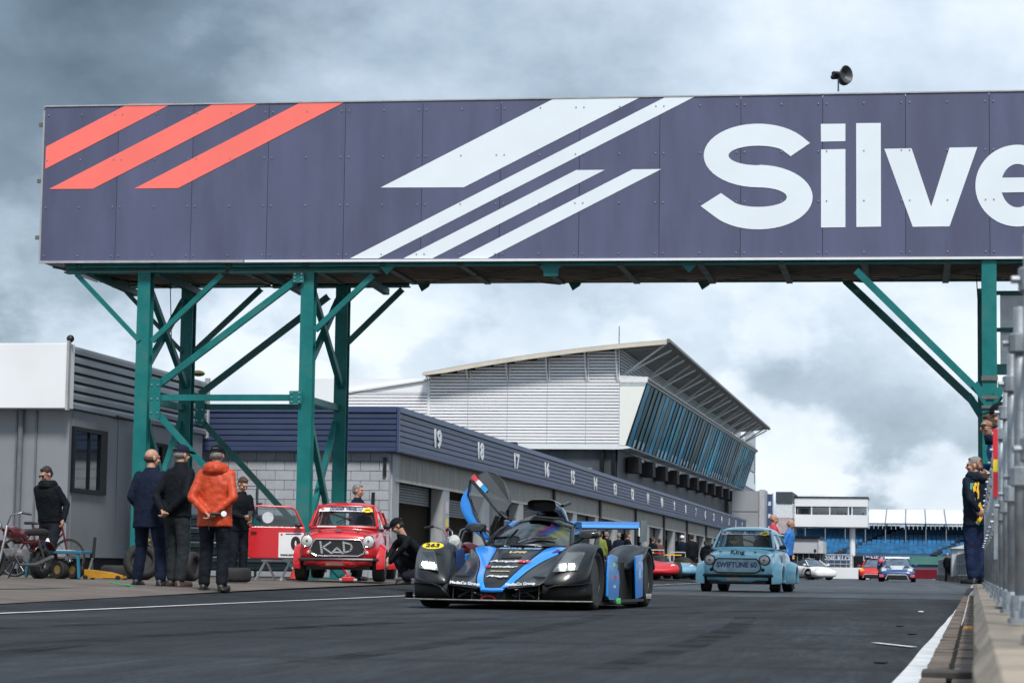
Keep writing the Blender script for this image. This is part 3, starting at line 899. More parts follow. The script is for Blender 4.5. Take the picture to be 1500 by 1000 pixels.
# upper storey behind the glass
b_ = MB()
z = 9.3
while z < 10.75:
    b_.loft([[(BX-.0, BY, z), (BX+.045, BY, z+.02), (BX+.045, BY, z+.08), (BX, BY, z+.11), (BX-.05, BY, z+.148)],
             [(BX-.0, BE, zz(BE, z)), (BX+.045, BE, zz(BE, z)+.02), (BX+.045, BE, zz(BE, z)+.08), (BX, BE, zz(BE, z)+.11), (BX-.05, BE, zz(BE, z)+.148)]], False)
    z += .148
b_.build('upper_wall', wclad2, bd)
# roof: curved sheet with cream edge, overhanging front and track side
prof_ = [(-22.45+11.4*i/10) for i in range(11)]
def roofring(Y, dz):
    return [(x, Y, zz(Y, rooftop(x))+dz) for x in prof_]
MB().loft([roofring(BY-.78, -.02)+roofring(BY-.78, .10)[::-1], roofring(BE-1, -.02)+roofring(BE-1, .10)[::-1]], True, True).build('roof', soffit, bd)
MB().loft([[(x, BY-.80, rooftop(x)-.05-.08*(x > -22)) for x in prof_]+[(x, BY-.80, rooftop(x)+.07-.026) for x in prof_[::-1]], [(x, BY-.87, rooftop(x)-.05-.08*(x > -22)) for x in prof_]+[(x, BY-.87, rooftop(x)+.07-.026) for x in prof_[::-1]]], True, True).build('roof_edge', cream, bd)
MB().loft([[(-11.04, BY-.88, rooftop(-11.05)-.1), (-10.9, BY-.88, rooftop(-11.05)-.02), (-10.92, BY-.88, rooftop(-11.05)+.12), (-11.04, BY-.88, rooftop(-11.05)+.13)],
           [(-11.04, BE-1, zz(BE, rooftop(-11.05)-.1)), (-10.9, BE-1, zz(BE, rooftop(-11.05)-.02)), (-10.92, BE-1, zz(BE, rooftop(-11.05)+.12)), (-11.04, BE-1, zz(BE, rooftop(-11.05)+.13))]], True, True).build('gutter', mat('gutter_grey', (.13, .13, .135), .5), bd)
# soffit lines
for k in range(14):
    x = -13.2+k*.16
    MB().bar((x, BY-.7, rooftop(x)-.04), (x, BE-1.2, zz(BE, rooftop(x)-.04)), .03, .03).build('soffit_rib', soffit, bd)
# front brackets
for x in xs[:-1]+[-13.42]:
    t_ = min(rooftop(x)-.1, 10.75)
    MB().tube((x, BY-.06, 9.12), (x-.02, BY-.6, t_), .035, n=6).build('bracket', white_trim, bd)
    MB().tube((x+.1, BY-.06, 9.12), (x+.1, BY-.06, t_), .035, n=6).build('bracket', white_trim, bd)
for x in xs[1:-1]:
    MB().span((x-.012, BY-.05, 6.2), (x+.012, BY-.03, 9.1)).build('cover_strip', mat('strip_grey', (.46, .48, .52), .5), bd)
MB().span((xs[0]-.05, BY-.06, 5.5), (xs[0]+.06, BY-.03, 9.1)).build('cover_strip', white_trim, bd)
MB().tube((-13.3, BY-.4, 10.6), (-13.3, BY-.4, 11.6), .02, n=5).build('aerial', dark_m, bd)
MB().tube((-12.2, BE, zz(BE, 6.6)), (-12.2, BE, zz(BE, 9.2)), .03, n=5).build('aerial', steel, bd)
# V struts holding the roof edge
NS_ = 13
for k in range(NS_):
    Y = BY+.6+k*(BE-BY-4)/(NS_-1)
    o3 = (BX+.1, Y, zz(Y, 9.42))
    MB().tube(o3, (-11.15, Y-1.2, zz(Y, 10.72)), .05, n=6).build('strut', white_trim, bd)
    MB().tube(o3, (-11.15, Y+1.6, zz(Y, 10.72)), .05, n=6).build('strut', white_trim, bd)
    MB().tube((-11.2, Y-.5, zz(Y, 10.66)), (-13.1, Y-.5, zz(Y, 10.5)), .04, n=6).build('roof_rib', soffit, bd)
# slab over the glass, sill under it, white cheek
MB().loft([[(BX, BY-.04, 9.03), (-12.02, BY-.04, 9.03), (-11.98, BY-.04, 9.28), (BX, BY-.04, 9.36)], [(BX, BE, zz(BE, 9.03)), (-12.02, BE, zz(BE, 9.03)), (-11.98, BE, zz(BE, 9.28)), (BX, BE, zz(BE, 9.36))]], True, True).build('glazing_roof', white_trim, bd)
MB().loft([[(-11.97, BY-.06, 9.10), (-11.93, BY-.06, 9.10), (-11.93, BY-.06, 9.2), (-11.97, BY-.06, 9.2)], [(-11.97, BE, zz(BE, 9.10)), (-11.93, BE, zz(BE, 9.1)), (-11.93, BE, zz(BE, 9.2)), (-11.97, BE, zz(BE, 9.2))]], True, True).build('glazing_gutter', mat('gutter_grey', (.13, .13, .135), .5), bd)
MB().prism([(BX, 6.12), (-13.02, 6.12), (-12.12, 8.84), (BX, 8.84)], (0, BY-.04, 0), (1, 0, 0), (0, 0, 1), (0, .05, 0)).build('cheek', mat('cheek_cream_white', (.73, .75, .72), .5, 0, .03, .6), bd)
MB().prism([(BX, 8.845), (-12.12, 8.845), (-12.06, 9.02), (BX, 9.02)], (0, BY-.03, 0), (1, 0, 0), (0, 0, 1), (0, .05, 0)).build('cheek_head', mat('cheek_grey', (.38, .44, .47), .5), bd)
MB().loft([[(BX, BY-.04, 5.94), (-12.75, BY-.04, 6.0), (-12.95, BY-.04, 6.10), (BX, BY-.04, 6.10)], [(BX, BE, zz(BE, 5.94)), (-12.75, BE, zz(BE, 6.0)), (-12.95, BE, zz(BE, 6.10)), (BX, BE, zz(BE, 6.10))]], True, True).build('glazing_sill', white_trim, bd)
gl_in = mat('dim_room', (.02, .06, .08), .9, 0, .5, .4)
MB().loft([[(-13.2, BY+.3, 6.12), (-13.2, BY+.3, 9.0)], [(-13.2, BE-.3, zz(BE, 6.12)), (-13.2, BE-.3, zz(BE, 9))]], False).build('room_wall', gl_in, bd)
panes = []
for i, c in enumerate(((.004, .22, .40), (.006, .34, .62), (.004, .11, .17), (.006, .26, .32), (.05, .15, .18))):  # blue and teal reflections painted as pane base colours
    panes.append(mat('painted_reflection_%s' % 'abcde'[i], c, .3, 0, .6, 1.0, spec=.02, stretch=(1, .6, .45), rnd=.4))
NPn = 44
dY = (BE-BY-.4)/NPn
def gz(Y, t):
    return (-13.0+.92*t, Y, zz(Y, 6.12+2.88*t))
for k in range(NPn):
    Y = BY+.2+k*dY
    a0, a1, b0, b1 = [Vector(q) for q in (gz(Y+.13, 0), gz(Y+.13, 1), gz(Y+dY-.05, 0), gz(Y+dY-.05, 1))]
    MB().poly([a0, b0, b1, a1]).build('window_pane', panes[(k*7+k//3) % 5], bd, solid=.02)
    c0, c1 = Vector(gz(Y+.06, 0)), Vector(gz(Y+.06, 1))
    n_ = Vector((.95, 0, -.3))
    MB().bar(c0+n_*.012, c1+n_*.012, .22, .03, up=n_).build('mullion', mat('mullion_dark', (.006, .014, .02), .6, 0, spec=.02), bd)
    if k % 1 == 0 and k < 36:
        q = Vector(gz(Y+.13+(dY-.3)*.5, .075))
        MB().bar(q+n_*.012-Vector((0, .30, .0)), q+n_*.012+Vector((0, .30, 0)), .36 if k % 5 else .2, .006, up=n_).build('sticker', mat('white_notice', (.62, .66, .70), .5), bd)
for k in range(7):
    Y = BE-13+k*1.7
    q0, q1 = Vector(gz(Y, .05)), Vector(gz(Y+.4, .5+.1*(k % 3)))
    MB().bar(q0+Vector((.1, 0, 0)), q1+Vector((.1, 0, 0)), .09, .03).build('blind', mat('white_notice', (.62, .66, .70), .5), bd)
# dark storey below
dk_board = mat('dark_timber_boards', (.035, .042, .055), .6, 0, .35, 1.5, .2, 10, stretch=(1, 6, .3))
MB().span((-24, BY+.35, 3.9), (BX-.2, BE, 5.95)).build('lower_storey', mat('dark_render', (.045, .055, .07), .7, 0, .4, 1.3), bd)
MB().loft([[(-13.45, BY+.4, 3.9), (-13.45, BY+.4, 5.93)], [(-13.45, BE, 3.9), (-13.45, BE, zz(BE, 5.93))]], False).build('board_wall', dk_board, bd, solid=.05)
MB().span((-17.6, BY-.6, 5.0), (-14.5, BY-.1, 5.06)).build('canopy', mat('canopy_grey', (.24, .25, .25), .5), bd)
for x in (-13.62, -14.15):
    MB().span((x, BY+.1, 3.9), (x+.12, BY+.3, 5.95)).build('post', frame_dk, bd)
for k in range(12):
    Y = BY+4+k*6.2
    MB().box((-13.05, Y, zz(Y, 5.35)), (.55, 1.3, .75)).build('vent_box', black_gap, bd)
    MB().box((-13.2, Y+3.1, zz(Y, 5.72)), (.25, 2.4, .12)).build('light_strip', mat('strip_pale', (.42, .45, .5), .5), bd)
for k in range(2):
    Y = BY+22+k*30
    MB().box((-12.2, Y, 4.12), (.4, .9, .16)).build('roof_lamp', black_gap, bd)
# end pier
MB().span((-14.5, BE+.0, 3), (-13.1, BE+14, 10.9)).build('end_pier', mat('pier_grey', (.36, .38, .43), .6, 0, .05, .5), bd)
b_ = MB()
for k in range(24):
    b_.span((-13.08, BE+.6, 8.7+k*.14), (-13.0, BE+13.8, 8.78+k*.14))
b_.build('pier_cladding', wclad2, bd)
for k in range(5):
    MB().span((-13.06, BE+2.2+k*2.4, 7.2), (-13.0, BE+4.2+k*2.4, 8.55)).build('pier_window', mat('pale_pane', (.5, .56, .62), .15, 0, .05, 1), bd)

# ------------------------------------------------------------------ kerb side: setts, low wall, guard fence
def wx(Y):
    """left face of the low wall on the right; straight near, then bending left far away"""
    if Y < 92:
        return .0253*Y
    return 2.33-.0025*(Y-92)-.00005*(Y-92)**2
WDIR = Vector((.0253, 1, 0)).normalized()
WS = Vector((WDIR.y, -WDIR.x, 0))
def wp(Y, off=0, z=0):
    return Vector((wx(Y)+off, Y, z))
strip('kerb_line', [(wx(y)-.275+.003*math.sin(y*1.3)+(y/200), y) for y in [5+.7*i for i in range(100)]]+[(wx(y)-.1+y*.001, y) for y in range(76, 200, 8)], .15, line_m, .010)
sett_m = mat('channel_sett', (.17, .135, .11), .85, 0, .2, 8, .5, 60, rnd=.16, dirt=(.06, .055, .05), dscale=5, damt=.6)
sh = structure(MB().loft([[wp(y, -.205, .006), wp(y, .01, .006)] for y in (4, 20, 40, 75)], False).build('drain_channel', mat('channel_dirt', (.016, .015, .014), .9, 0, .4, 20)))
sm1 = MB().box((0, 0, 0), (.092, .40, .05)).mesh('sett', sett_m)
y = 7.0
k = 0
while y < 46:
    ln = .42
    for off in (-.152, -.036):
        if off > -.1 and k % 9 == 4:
            pass
        o_ = link('sett', sm1, sh, wp(y+(.05 if off > -.1 else 0), off, .0+random.uniform(-.002, .006)), (0, random.uniform(-.02, .02), -.0253+random.uniform(-.02, .02)))
    y += ln
    k += 1
MB().lathe([(0, .05), (.03, .035)], tuple(wp(16.3, -.04, .02)), 'z', 10)
lit = MB().lathe([(0, .05), (.012, .045), (.02, .02)], (0, 0, 0), 'z', 10).build('litter_scrap', mat('orange_litter', (.75, .33, .03), .5))
lit.location = wp(17.5, -.03, .03)
tag(lit, 'small orange scrap of litter on the setts beside the low wall', 'litter')
db = MB().box((0, 0, 0), (.2, .25, .03), ).build('drain_cover', mat('cast_cover', (.06, .055, .05), .7, .2, .2, 12), bevel=.005)
db.location = wp(9.35, -.10, .035); db.rotation_euler = (0, 0, -.0253)
tag(db, 'flat brown drain cover across the setts at the bottom edge', 'drain cover')
conc = mat('weathered_wall_concrete', (.32, .27, .215), .88, 0, .2, 4, .9, 22, rnd=.07, dirt=(.15, .125, .10), dscale=3.5, damt=.6)
ZW = .293
wall_t = thing('low_concrete_wall', 'low weathered concrete block wall along the right side of the pit lane', 'wall', wp(20, .3, 0), world=True)
edges = [1.5, 5.6, 9.6, 13.6, 17.6, 22, 27, 32, 37, 42, 47, 53, 59, 65, 71, 78, 85, 92]
for a, b in zip(edges, edges[1:]):
    a_, b_ = a+.03, b-.03
    rings = []
    nseg = 14
    for i in range(nseg+1):
        Y = a_+(b_-a_)*i/nseg
        e = .0 if 0 < i < nseg else .03
        j = [random.uniform(-.008, .008) for _ in range(4)]
        rings.append([wp(Y, 0+j[0]*.5+e*.3, .0), wp(Y, .0+j[0]*.5+e*.3, ZW-.05+j[1]), wp(Y, .035, ZW-.004-e+j[2]*.4), wp(Y, .6, ZW-e+j[3]*.4), wp(Y, .62, 0)])
    MB().loft(rings, True, True).build('wall_block', conc, wall_t, smooth=False)
fe = thing('guard_fence', 'tall row of galvanised steel fence posts clamped along the low wall top', 'fence', wp(20, .2, ZW), world=True)
FO = .155
zt_f, zm_f = CAM_H+6.9*.128, CAM_H+2.5*.132
yy = 4.6
pmsh = MB().tube((0, 0, 0), (0, 0, zt_f-ZW+.02), .021, n=10).mesh('post', steel, True)
clamp = MB().lathe([(-.034, .030), (-.028, .037), (.028, .037), (.034, .030)], (0, 0, 0), 'z', 10)
clamp.tube((-.03, 0, .0), (-.055, 0, 0), .011, n=6)
clamp = clamp.mesh('clamp', steel)
foot = MB().box((-.01, 0, .008), (.11, .09, .014)).lathe([(.0, .04), (.05, .034)], (0, 0, .01), 'z', 10)
foot.tube((-.05, .02, .012), (-.05, .02, .04), .010, n=6); foot.tube((-.05, -.03, .012), (-.05, -.03, .035), .010, n=6)
foot = foot.mesh('foot', steel)
FD = 1.75
while yy < 60:
    lean = random.uniform(-.006, .006)
    pz = ZW
    po = link('post', pmsh, fe, wp(yy, FO, pz), (lean, lean, 0))
    if yy < 30:
        link('clamp', clamp, fe, wp(yy, FO, CAM_H+6.0*.13), (0, 0, random.uniform(-.3, .3)))
        link('clamp', clamp, fe, wp(yy, FO, zm_f), (0, 0, random.uniform(-.3, .3)))
        link('foot', foot, fe, wp(yy, FO, pz), (0, 0, random.uniform(-.1, .1)))
    yy += FD
for z in (CAM_H+6.0*.13, zm_f):
    MB().pipe([wp(y_, FO+.05, z) for y_ in range(4, 62, 3)], .021, 8).build('rail', steel, fe, smooth=True)
mk = thing('striped_marker', 'red marker board with a yellow middle fixed to the guard fence', 'marker', wp(12.4, FO-.02, .8))
zc0 = atY(1473, 750, 12.4).z
for z0, z1, c, nme in ((628, 673, (.62, .02, .035), 'red_band'), (673, 691, (.8, .62, .03), 'yellow_band'), (691, 728, (.62, .02, .035), 'red_band')):
    a, b = atY(1473, z0, 12.4).z-.8, atY(1473, z1, 12.4).z-.8
    MB().box((-.024, -.02, (a+b)/2), (.024, .012, a-b)).build(nme, mat('marker_%s' % nme, c, .5), mk)
MB().box((-.024, 0, -.05), (.02, .025, .5)).build('clip_rail', steel, mk)
# the far stretch of wall and fence
fw = thing('far_guard_fence', 'distant grey panelled fence on the wall bending left past the black-clad man', 'fence', wp(120, 0, 0), world=True)
ysf = [94+4.5*i for i in range(20)]
for a, b in zip(ysf, ysf[1:]):
    MB().loft([[wp(y_, 0, 0), wp(y_, 0, .36), wp(y_, .5, .38), wp(y_, .5, 0)] for y_ in (a+.03, b-.03)], True, True).build('wall_block', mat('far_wall_concrete', (.16, .13, .10), .85, 0, .3, 1.5, rnd=.25), fw)
    MB().loft([[wp(y_, .2, .42), wp(y_, .2, 1.42), wp(y_, .23, 1.42), wp(y_, .23, .42)] for y_ in (a+.05, b-.05)], True, True).build('mesh_panel', mat('far_mesh_grey', (.21, .24, .27), .6, .2, .2, 2, rnd=.12), fw)
    for z in (.42, .9, 1.42):
        MB().tube(wp(a, .17, z), wp(b, .17, z), .025, n=6).build('rail', steel, fw)
    MB().tube(wp(a, .17, .3), wp(a, .17, 1.5), .035, n=6).build('post', steel, fw)
# ------------------------------------------------------------------ far end of the lane
# grandstand
st = thing('grandstand', 'distant grandstand of blue seats under a white panelled roof', 'grandstand', (0, 262, 0), world=True)
seat_b = mat('blue_seats', (.022, .165, .36), .5, 0, .35, 1.2, rnd=.05)
step_m = mat('stand_concrete', (.05, .11, .19), .8, 0, .2, 1)
X0, X1 = -13, 14
nr = 18
ya, yb, z0_, z1_ = 238., 262., 2.35, 5.4
rows = MB()
seats = MB()
for k in range(nr):
    Y = ya+(yb-ya)*k/nr; z = z0_+(z1_-z0_)*k/nr
    rows.span((X0, Y, z-.9), (X1, Y+(yb-ya)/nr, z))
    x = X0
    while x < X1:
        s1 = (x-(-7.2-(k*.42))) % 8.6
        # aisles climb to the right
        ax = (x-(-7.6+k*.35)) % 9.4
        if ax > .75:
            seats.box((x+.22, Y+.35, z+.19), (.40, .12, .34))
            seats.box((x+.22, Y+.1, z+.08), (.40, .3, .07))
        x += .47
rows.build('terrace', step_m, st)
stuff(seats.build('seats', seat_b, st))
for j in range(3):
    b_ = MB()
    for k in range(nr):
        Y = ya+(yb-ya)*k/nr; z = z0_+(z1_-z0_)*k/nr
        b_.box((-7.6+9.4*j+k*.35+.36, Y+.2, z+.05), (.7, 1.0, .14))
    b_.build('aisle_steps', mat('aisle_dark', (.03, .035, .045), .8), st)
for x in (-.7, 3.6):
    MB().span((x, 254, 3.9), (x+2.1, 257, 4.75)).build('vomitory', mat('vomitory_dark', (.035, .06, .055), .8, 0, .6, 2), st)
MB().span((X0, 237.3, .0), (X1, 237.8, 1.45)).build('front_wall', mat('stand_front', (.06, .08, .12), .7, 0, .2, .5), st)
MB().span((X0, 237.1, 1.5), (-.9, 237.25, 2.2)).build('banner', mat('banner_navy', (.03, .06, .15), .6), st)
M_ = plane_m((-5.0, 237.08, 1.86), (1, 0, 0), (0, 0, 1))
text('lettering', 'LDNE KLOPSE  LDNE KLOPSE', mat('banner_white', (.55, .6, .68), .6), st, M_, .62, bold=.01)
MB().span((-.7, 237.1, 1.35), (X1, 237.25, 2.15)).build('green_banner', mat('banner_green', (.05, .17, .145), .6, 0, .2, .3), st)
rp0, rp1 = 267., 246.
rz0, rz1 = 7.75, 5.75
x = -13
k = 0
while x < 14:
    MB().prism([(0, 0), (2.06, 0), (2.06+1.1, 2.05), (1.1, 2.05)], (x-1.1, 0, 0), (1, 0, 0), (0, 0, 0), (0, 0, .0)) if False else None
    a = [Vector((x, 247, 5.55)), Vector((x+2.03, 247, 5.55)), Vector((x+2.03, 263, 7.42)), Vector((x, 263, 7.42))]
    MB().poly(a).build('roof_panel', mat('white_roof_sheet', (.70, .73, .77), .45, 0, .04, .3, rnd=.02), st, solid=.08)
    MB().tube((x-.01, 246.95, 5.62), (x-.01, 263, 7.5), .05, n=5).build('roof_rib', mat('gutter_grey', (.13, .13, .135), .5), st)
    MB().tube((x, 262.4, 4.9), (x, 262.4, 7.3), .07, n=6).build('post', mat('gutter_grey', (.13, .13, .135), .5), st)
    MB().tube((x, 247.4, 2.8), (x, 247.4, 5.55), .05, n=6).build('post', steel, st)
    for q in (.5, 1.0, 1.5):
        MB().tube((x+q, 262.6, 5.3), (x+q, 262.6, 6.3), .018, n=4).build('rail_post', steel, st)
    x += 2.06
MB().tube((X0, 262.6, 6.2), (X1, 262.6, 6.2), .03, n=5).build('rail', steel, st)
MB().tube((X0, 247.0, 5.55), (X1, 247.0, 5.55), .06, n=5).build('eaves', mat('gutter_grey', (.13, .13, .135), .5), st)

# race control box on a post
wht = mat('control_white', (.72, .75, .78), .5, 0, .03, .6)
ct = thing('control_tower', 'white box shaped control room with a window band raised on one white column', 'building', (-4.95, 200, 0), world=True)
ax, bx = -9.75, -3.65
MB().span((ax, 200, 4.25), (bx, 206, 5.26)).build('lower_wall', wht, ct)
MB().span((ax, 200, 5.95), (bx, 206, 6.68)).build('upper_wall', wht, ct)
MB().span((ax-.05, 199.9, 6.69), (bx+.05, 206, 6.78)).build('roof_edge', frame_dk, ct)
MB().span((ax, 205.8, 5.27), (bx, 205.95, 5.94)).build('rear_glazing', mat('sky_glass', (.55, .62, .68), .1, 0, .03, 1), ct)
for x in (ax+.0, ax+1.38, ax+2.9, ax+4.45, ax+4.75, bx-.08):
    MB().span((x, 200.05, 5.26), (x+.1, 200.2, 5.95)).build('mullion', wht, ct)
for a, b in ((ax+.12, ax+1.36), (ax+1.5, ax+2.88), (ax+3.02, ax+4.43), (ax+4.88, bx-.1)):
    o_ = MB().span((a, 200.1, 5.27), (b, 200.12, 5.94)).build('window_pane', glass('thin_glass', (.85, .9, .93), .05), ct)
    MB().span((a, 200.02, 5.86), (b, 200.08, 5.945)).build('window_head', frame_dk, ct)
for x, w, h in ((ax+1.7, .3, .2), (ax+2.75, .1, .16), (ax+3.0, .2, .16), (ax+3.75, .55, .42), (ax+4.2, .25, .25), (bx-.4, .2, .22)):
    MB().box((x, 201, 5.27+h/2), (w, .2, h)).build('monitor', mat('monitor_dark', (.02, .05, .05), .5), ct)
MB().tube((-4.95, 201, 0), (-4.95, 201, 4.25), .24, n=14).build('column', wht, ct, smooth=True)
MB().span((-11.1, 197, 4.9), (-9.78, 206, 6.1)).build('side_wing', mat('pale_wing', (.62, .66, .7), .5), ct)
MB().span((-11.15, 196.9, 6.12), (-9.78, 206, 7.05)).build('rooftop_plant', mat('plant_dark', (.04, .06, .07), .6), ct)
MB().span((-11.0, 197, 3.6), (-9.8, 205, 4.88)).build('brick_screen', mat('pinkish_brick', (.42, .36, .38), .7, 0, .25, 3), ct)

# grey end tower with blue banner beside the garages
et = thing('grey_end_tower', 'plain grey rendered block closing the far end of the garages', 'building', (-12.0, 172, 0), world=True)
MB().span((-12.9, 172, 3.4), (-10.95, 176, 6.25)).build('front', mat('tower_grey', (.30, .32, .35), .7, 0, .05, .5), et)
MB().span((-10.93, 171.9, .1), (-10.55, 176, 6.35)).build('edge_pier', mat('tower_edge', (.44, .46, .50), .6), et)
MB().span((-12.9, 172.05, .1), (-10.95, 176, 3.38)).build('base', mat('base_green_grey', (.09, .10, .10), .7), et)
MB().span((-12.85, 171.97, 4.75), (-11, 171.99, 4.78)).build('joint', mat('joint_grey', (.12, .13, .15), .6), et)
fl = thing('blue_banner', 'tall navy banner with white marks beside the grey end tower', 'banner', (-10.2, 174, 0), world=True)
MB().span((-10.48, 174, 2.9), (-10.1, 174.03, 6.1)).build('cloth', mat('banner_navy', (.03, .06, .15), .6), fl)
MB().tube((-10.06, 174.02, 0), (-10.06, 174.02, 6.2), .03, n=6).build('pole', steel, fl)
for z in (3.6, 4.5, 5.4):
    MB().box((-10.3, 173.985, z), (.2, .01, .3)).build('emblem', mat('banner_white', (.55, .6, .68), .6), fl)

# low grey building by the lane
lb = thing('low_grey_hut', 'low pale grey flat roofed building under the control room', 'building', (-6.6, 166, 0), world=True)
a = atY(1168, 786, 166); b = atY(1206, 790, 166)
MB().span((a.x-3, 166, 1.75), (b.x-.35, 172, a.z-.1)).build('wall', mat('hut_grey', (.42, .44, .48), .6, 0, .05, .5), lb)
MB().span((b.x-.34, 165.9, 1.75), (b.x, 172, b.z-.1)).build('corner_pier', mat('hut_pale', (.5, .52, .55), .6), lb)
MB().span((a.x-3, 165.8, a.z-.08), (b.x-.2, 172, a.z+.06)).build('roof_edge', frame_dk, lb)
MB().span((a.x-3, 166.4, .1), (b.x-.1, 172, 1.72)).build('dark_front', mat('dim_opening', (.045, .05, .055), .8, 0, .5, 2), lb)
for k in range(9):
    MB().box((a.x-1.2+k*.4, 166.2, .9), (.05, .05, 1.65)).build('railing_bar', steel, lb)
lw = thing('low_white_wall', 'low white wall with a rail on top at the end of the pit lane', 'wall', (-5, 170, 0), world=True)
MB().span((-7.3, 170, 0), (-3.0, 170.4, .80)).build('wall', wht, lw, bevel=.02)
for z in (1.05, 1.35, 1.7):
    MB().tube((-7.3, 170.6, z), (-4.2, 170.6, z), .035, n=6).build('rail', steel, lw)
for k in range(8):
    MB().tube((-7.2+k*.43, 170.6, .8), (-7.2+k*.43, 170.6, 1.75), .03, n=6).build('post', steel, lw)
gbx = thing('dark_green_cabinet', 'dark green utility cabinet behind the low white wall', 'cabinet', (-3.7, 171.2, 0), world=True)
MB().span((-4.15, 171, .0), (-3.45, 171.7, 1.65)).build('body', frame_dk, gbx, bevel=.03)
MB().span((-3.3, 171, .0), (-2.9, 171.5, 1.55)).build('side_body', frame_dk, gbx, bevel=.03)
MB().box((-3.8, 170.98, .85), (.02, .02, .3)).build('handle', steel, gbx)
ra = thing('red_barrier', 'stack of dark red crash barrier rails at the end of the lane', 'barrier', (1, 200, 0), world=True)
for k in range(5):
    MB().prism([(0, 0), (-.06, .04), (0, .08), (-.06, .12), (0, .155)], (.15, 200, .02+k*.16), (0, 1, 0), (0, 0, 1), (1.9, 0, 0)).build('rail', mat('barrier_red', (.24, .012, .03), .5), ra)
for k in range(3):
    MB().box((.3+k*.8, 200.1, .42), (.1, .1, .84)).build('post', mat('barrier_red', (.24, .012, .03), .5), ra)
hs = thing('marshal_shelter', 'pale shelter with pitched lid standing behind the distant fence', 'shelter', (2.9, 128, 0), world=True)
a = atY(1394, 803, 128); b = atY(1420, 803, 128)
MB().span((a.x, 128, .3), (b.x, 131, a.z)).build('body', mat('shelter_grey', (.42, .46, .5), .5, 0, .1, 1), hs)
MB().prism([(a.x-.1, a.z), (b.x+.1, a.z), (b.x-.1, a.z+.28), (a.x+.35, a.z+.12)], (0, 127.8, 0), (1, 0, 0), (0, 0, 1), (0, 3.4, 0)).build('lid', mat('shelter_lid', (.55, .58, .6), .4), hs)
MB().span((a.x+.3, 127.96, .5), (a.x+.75, 128-.01, a.z-.1)).build('window', mat('shelter_window', (.6, .63, .64), .3), hs)
yp = thing('yellow_marker_post', 'fluorescent yellow post strapped to the distant fence', 'marker', wp(97, .12, 0), world=True)
MB().tube(wp(97, .1, .45), wp(97, .1, 1.5), .045, n=8).build('post', mat('fluo_yellow', (.6, .75, .05), .5), yp)
MB().tube(wp(97, .1, .3), wp(97, .1, .45), .03, n=8).build('spike', steel, yp)
# ------------------------------------------------------------------ vehicles
glass_w = glass('car_glass', (.90, .93, .94), .0)
glass_d = glass('dark_glass', (.22, .26, .28), .05)
chrome = mat('chrome', (.62, .64, .66), .12, 1, .05, 5)
blackp = mat('gloss_black_paint', (.006, .0065, .008), .28, 0, .1, 3, coat=.5)
carbon = mat('dark_carbon', (.008, .0095, .011), .34, 0, .2, 60, coat=.25, spec=.4)
matte_blk = mat('matte_black', (.008, .008, .009), .7, 0, .2, 6)
lens_m = mat('lamp_lens', (.55, .57, .56), .12, 0, .15, 30, spec=.8, coat=1)
white_st = mat('white_sticker', (.72, .74, .76), .4, 0, .03, 5)
yellow_st = mat('yellow_sticker', (.80, .60, .02), .4, 0, .04, 5)
navy_ink = mat('navy_ink', (.02, .035, .13), .5)
black_ink = mat('black_ink', (.01, .01, .012), .5)
red_ink = mat('red_ink', (.6, .03, .03), .5)
rim_dk = mat('dark_rim', (.03, .03, .033), .4, .6, .1, 5)
rim_lt = mat('silver_rim', (.4, .41, .43), .35, .8, .1, 5)

def ringm(half, y):
    """full closed ring from a half outline (x >= 0) running bottom centre -> top centre"""
    r = [Vector((x, y, z)) for x, z in half]
    l = [Vector((-x, y, z)) for x, z in half[::-1] if x > 1e-6]
    return r+l
def wheel_meshes(r, w, rim_r, tyre_m, rim_m, spokes=6):
    a = w/2
    ty = MB().lathe([(-a*.72, rim_r), (-a*.95, rim_r+(r-rim_r)*.35), (-a, rim_r+(r-rim_r)*.6), (-a*.86, r*.975), (-a*.55, r), (a*.55, r), (a*.86, r*.975), (a, rim_r+(r-rim_r)*.6), (a*.95, rim_r+(r-rim_r)*.35), (a*.72, rim_r)], (0, 0, 0), 'x', 28).mesh('wheel', tyre_m, True)
    rm = MB().lathe([(-a*.75, rim_r*1.0), (-a*.78, rim_r*.93), (-a*.3, rim_r*.86), (a*.3, rim_r*.86), (a*.78, rim_r*.93), (a*.75, rim_r)], (0, 0, 0), 'x', 24)
    for s in (-1, 1):
        for k in range(spokes):
            t = 2*PI*k/spokes
            rm.bar((s*a*.5, 0, 0), (s*a*.62, rim_r*.92*math.cos(t), rim_r*.92*math.sin(t)), rim_r*.22, .03, up=(1, 0, 0))
        rm.lathe([(s*a*.4, rim_r*.25), (s*a*.66, rim_r*.2)], (0, 0, 0), 'x', 12)
    rm = rm.mesh('rim', rim_m)
    return ty, rm
def add_wheel(par, ms, x, y, z, rz=0):
    w_ = link('wheel', ms[0], par, (x, y, z), (0, 0, rz))
    link('rim', ms[1], w_)
    return w_
def oval(name, mt_, par, c, ex, ey, rx, ry, th=.003, n=18):
    ex, ey = Vector(ex).normalized(), Vector(ey).normalized()
    nn = ex.cross(ey)
    return MB().prism([(rx*math.cos(2*PI*i/n), ry*math.sin(2*PI*i/n)) for i in range(n)], c, ex, ey, nn*th).build(name, mt_, par)

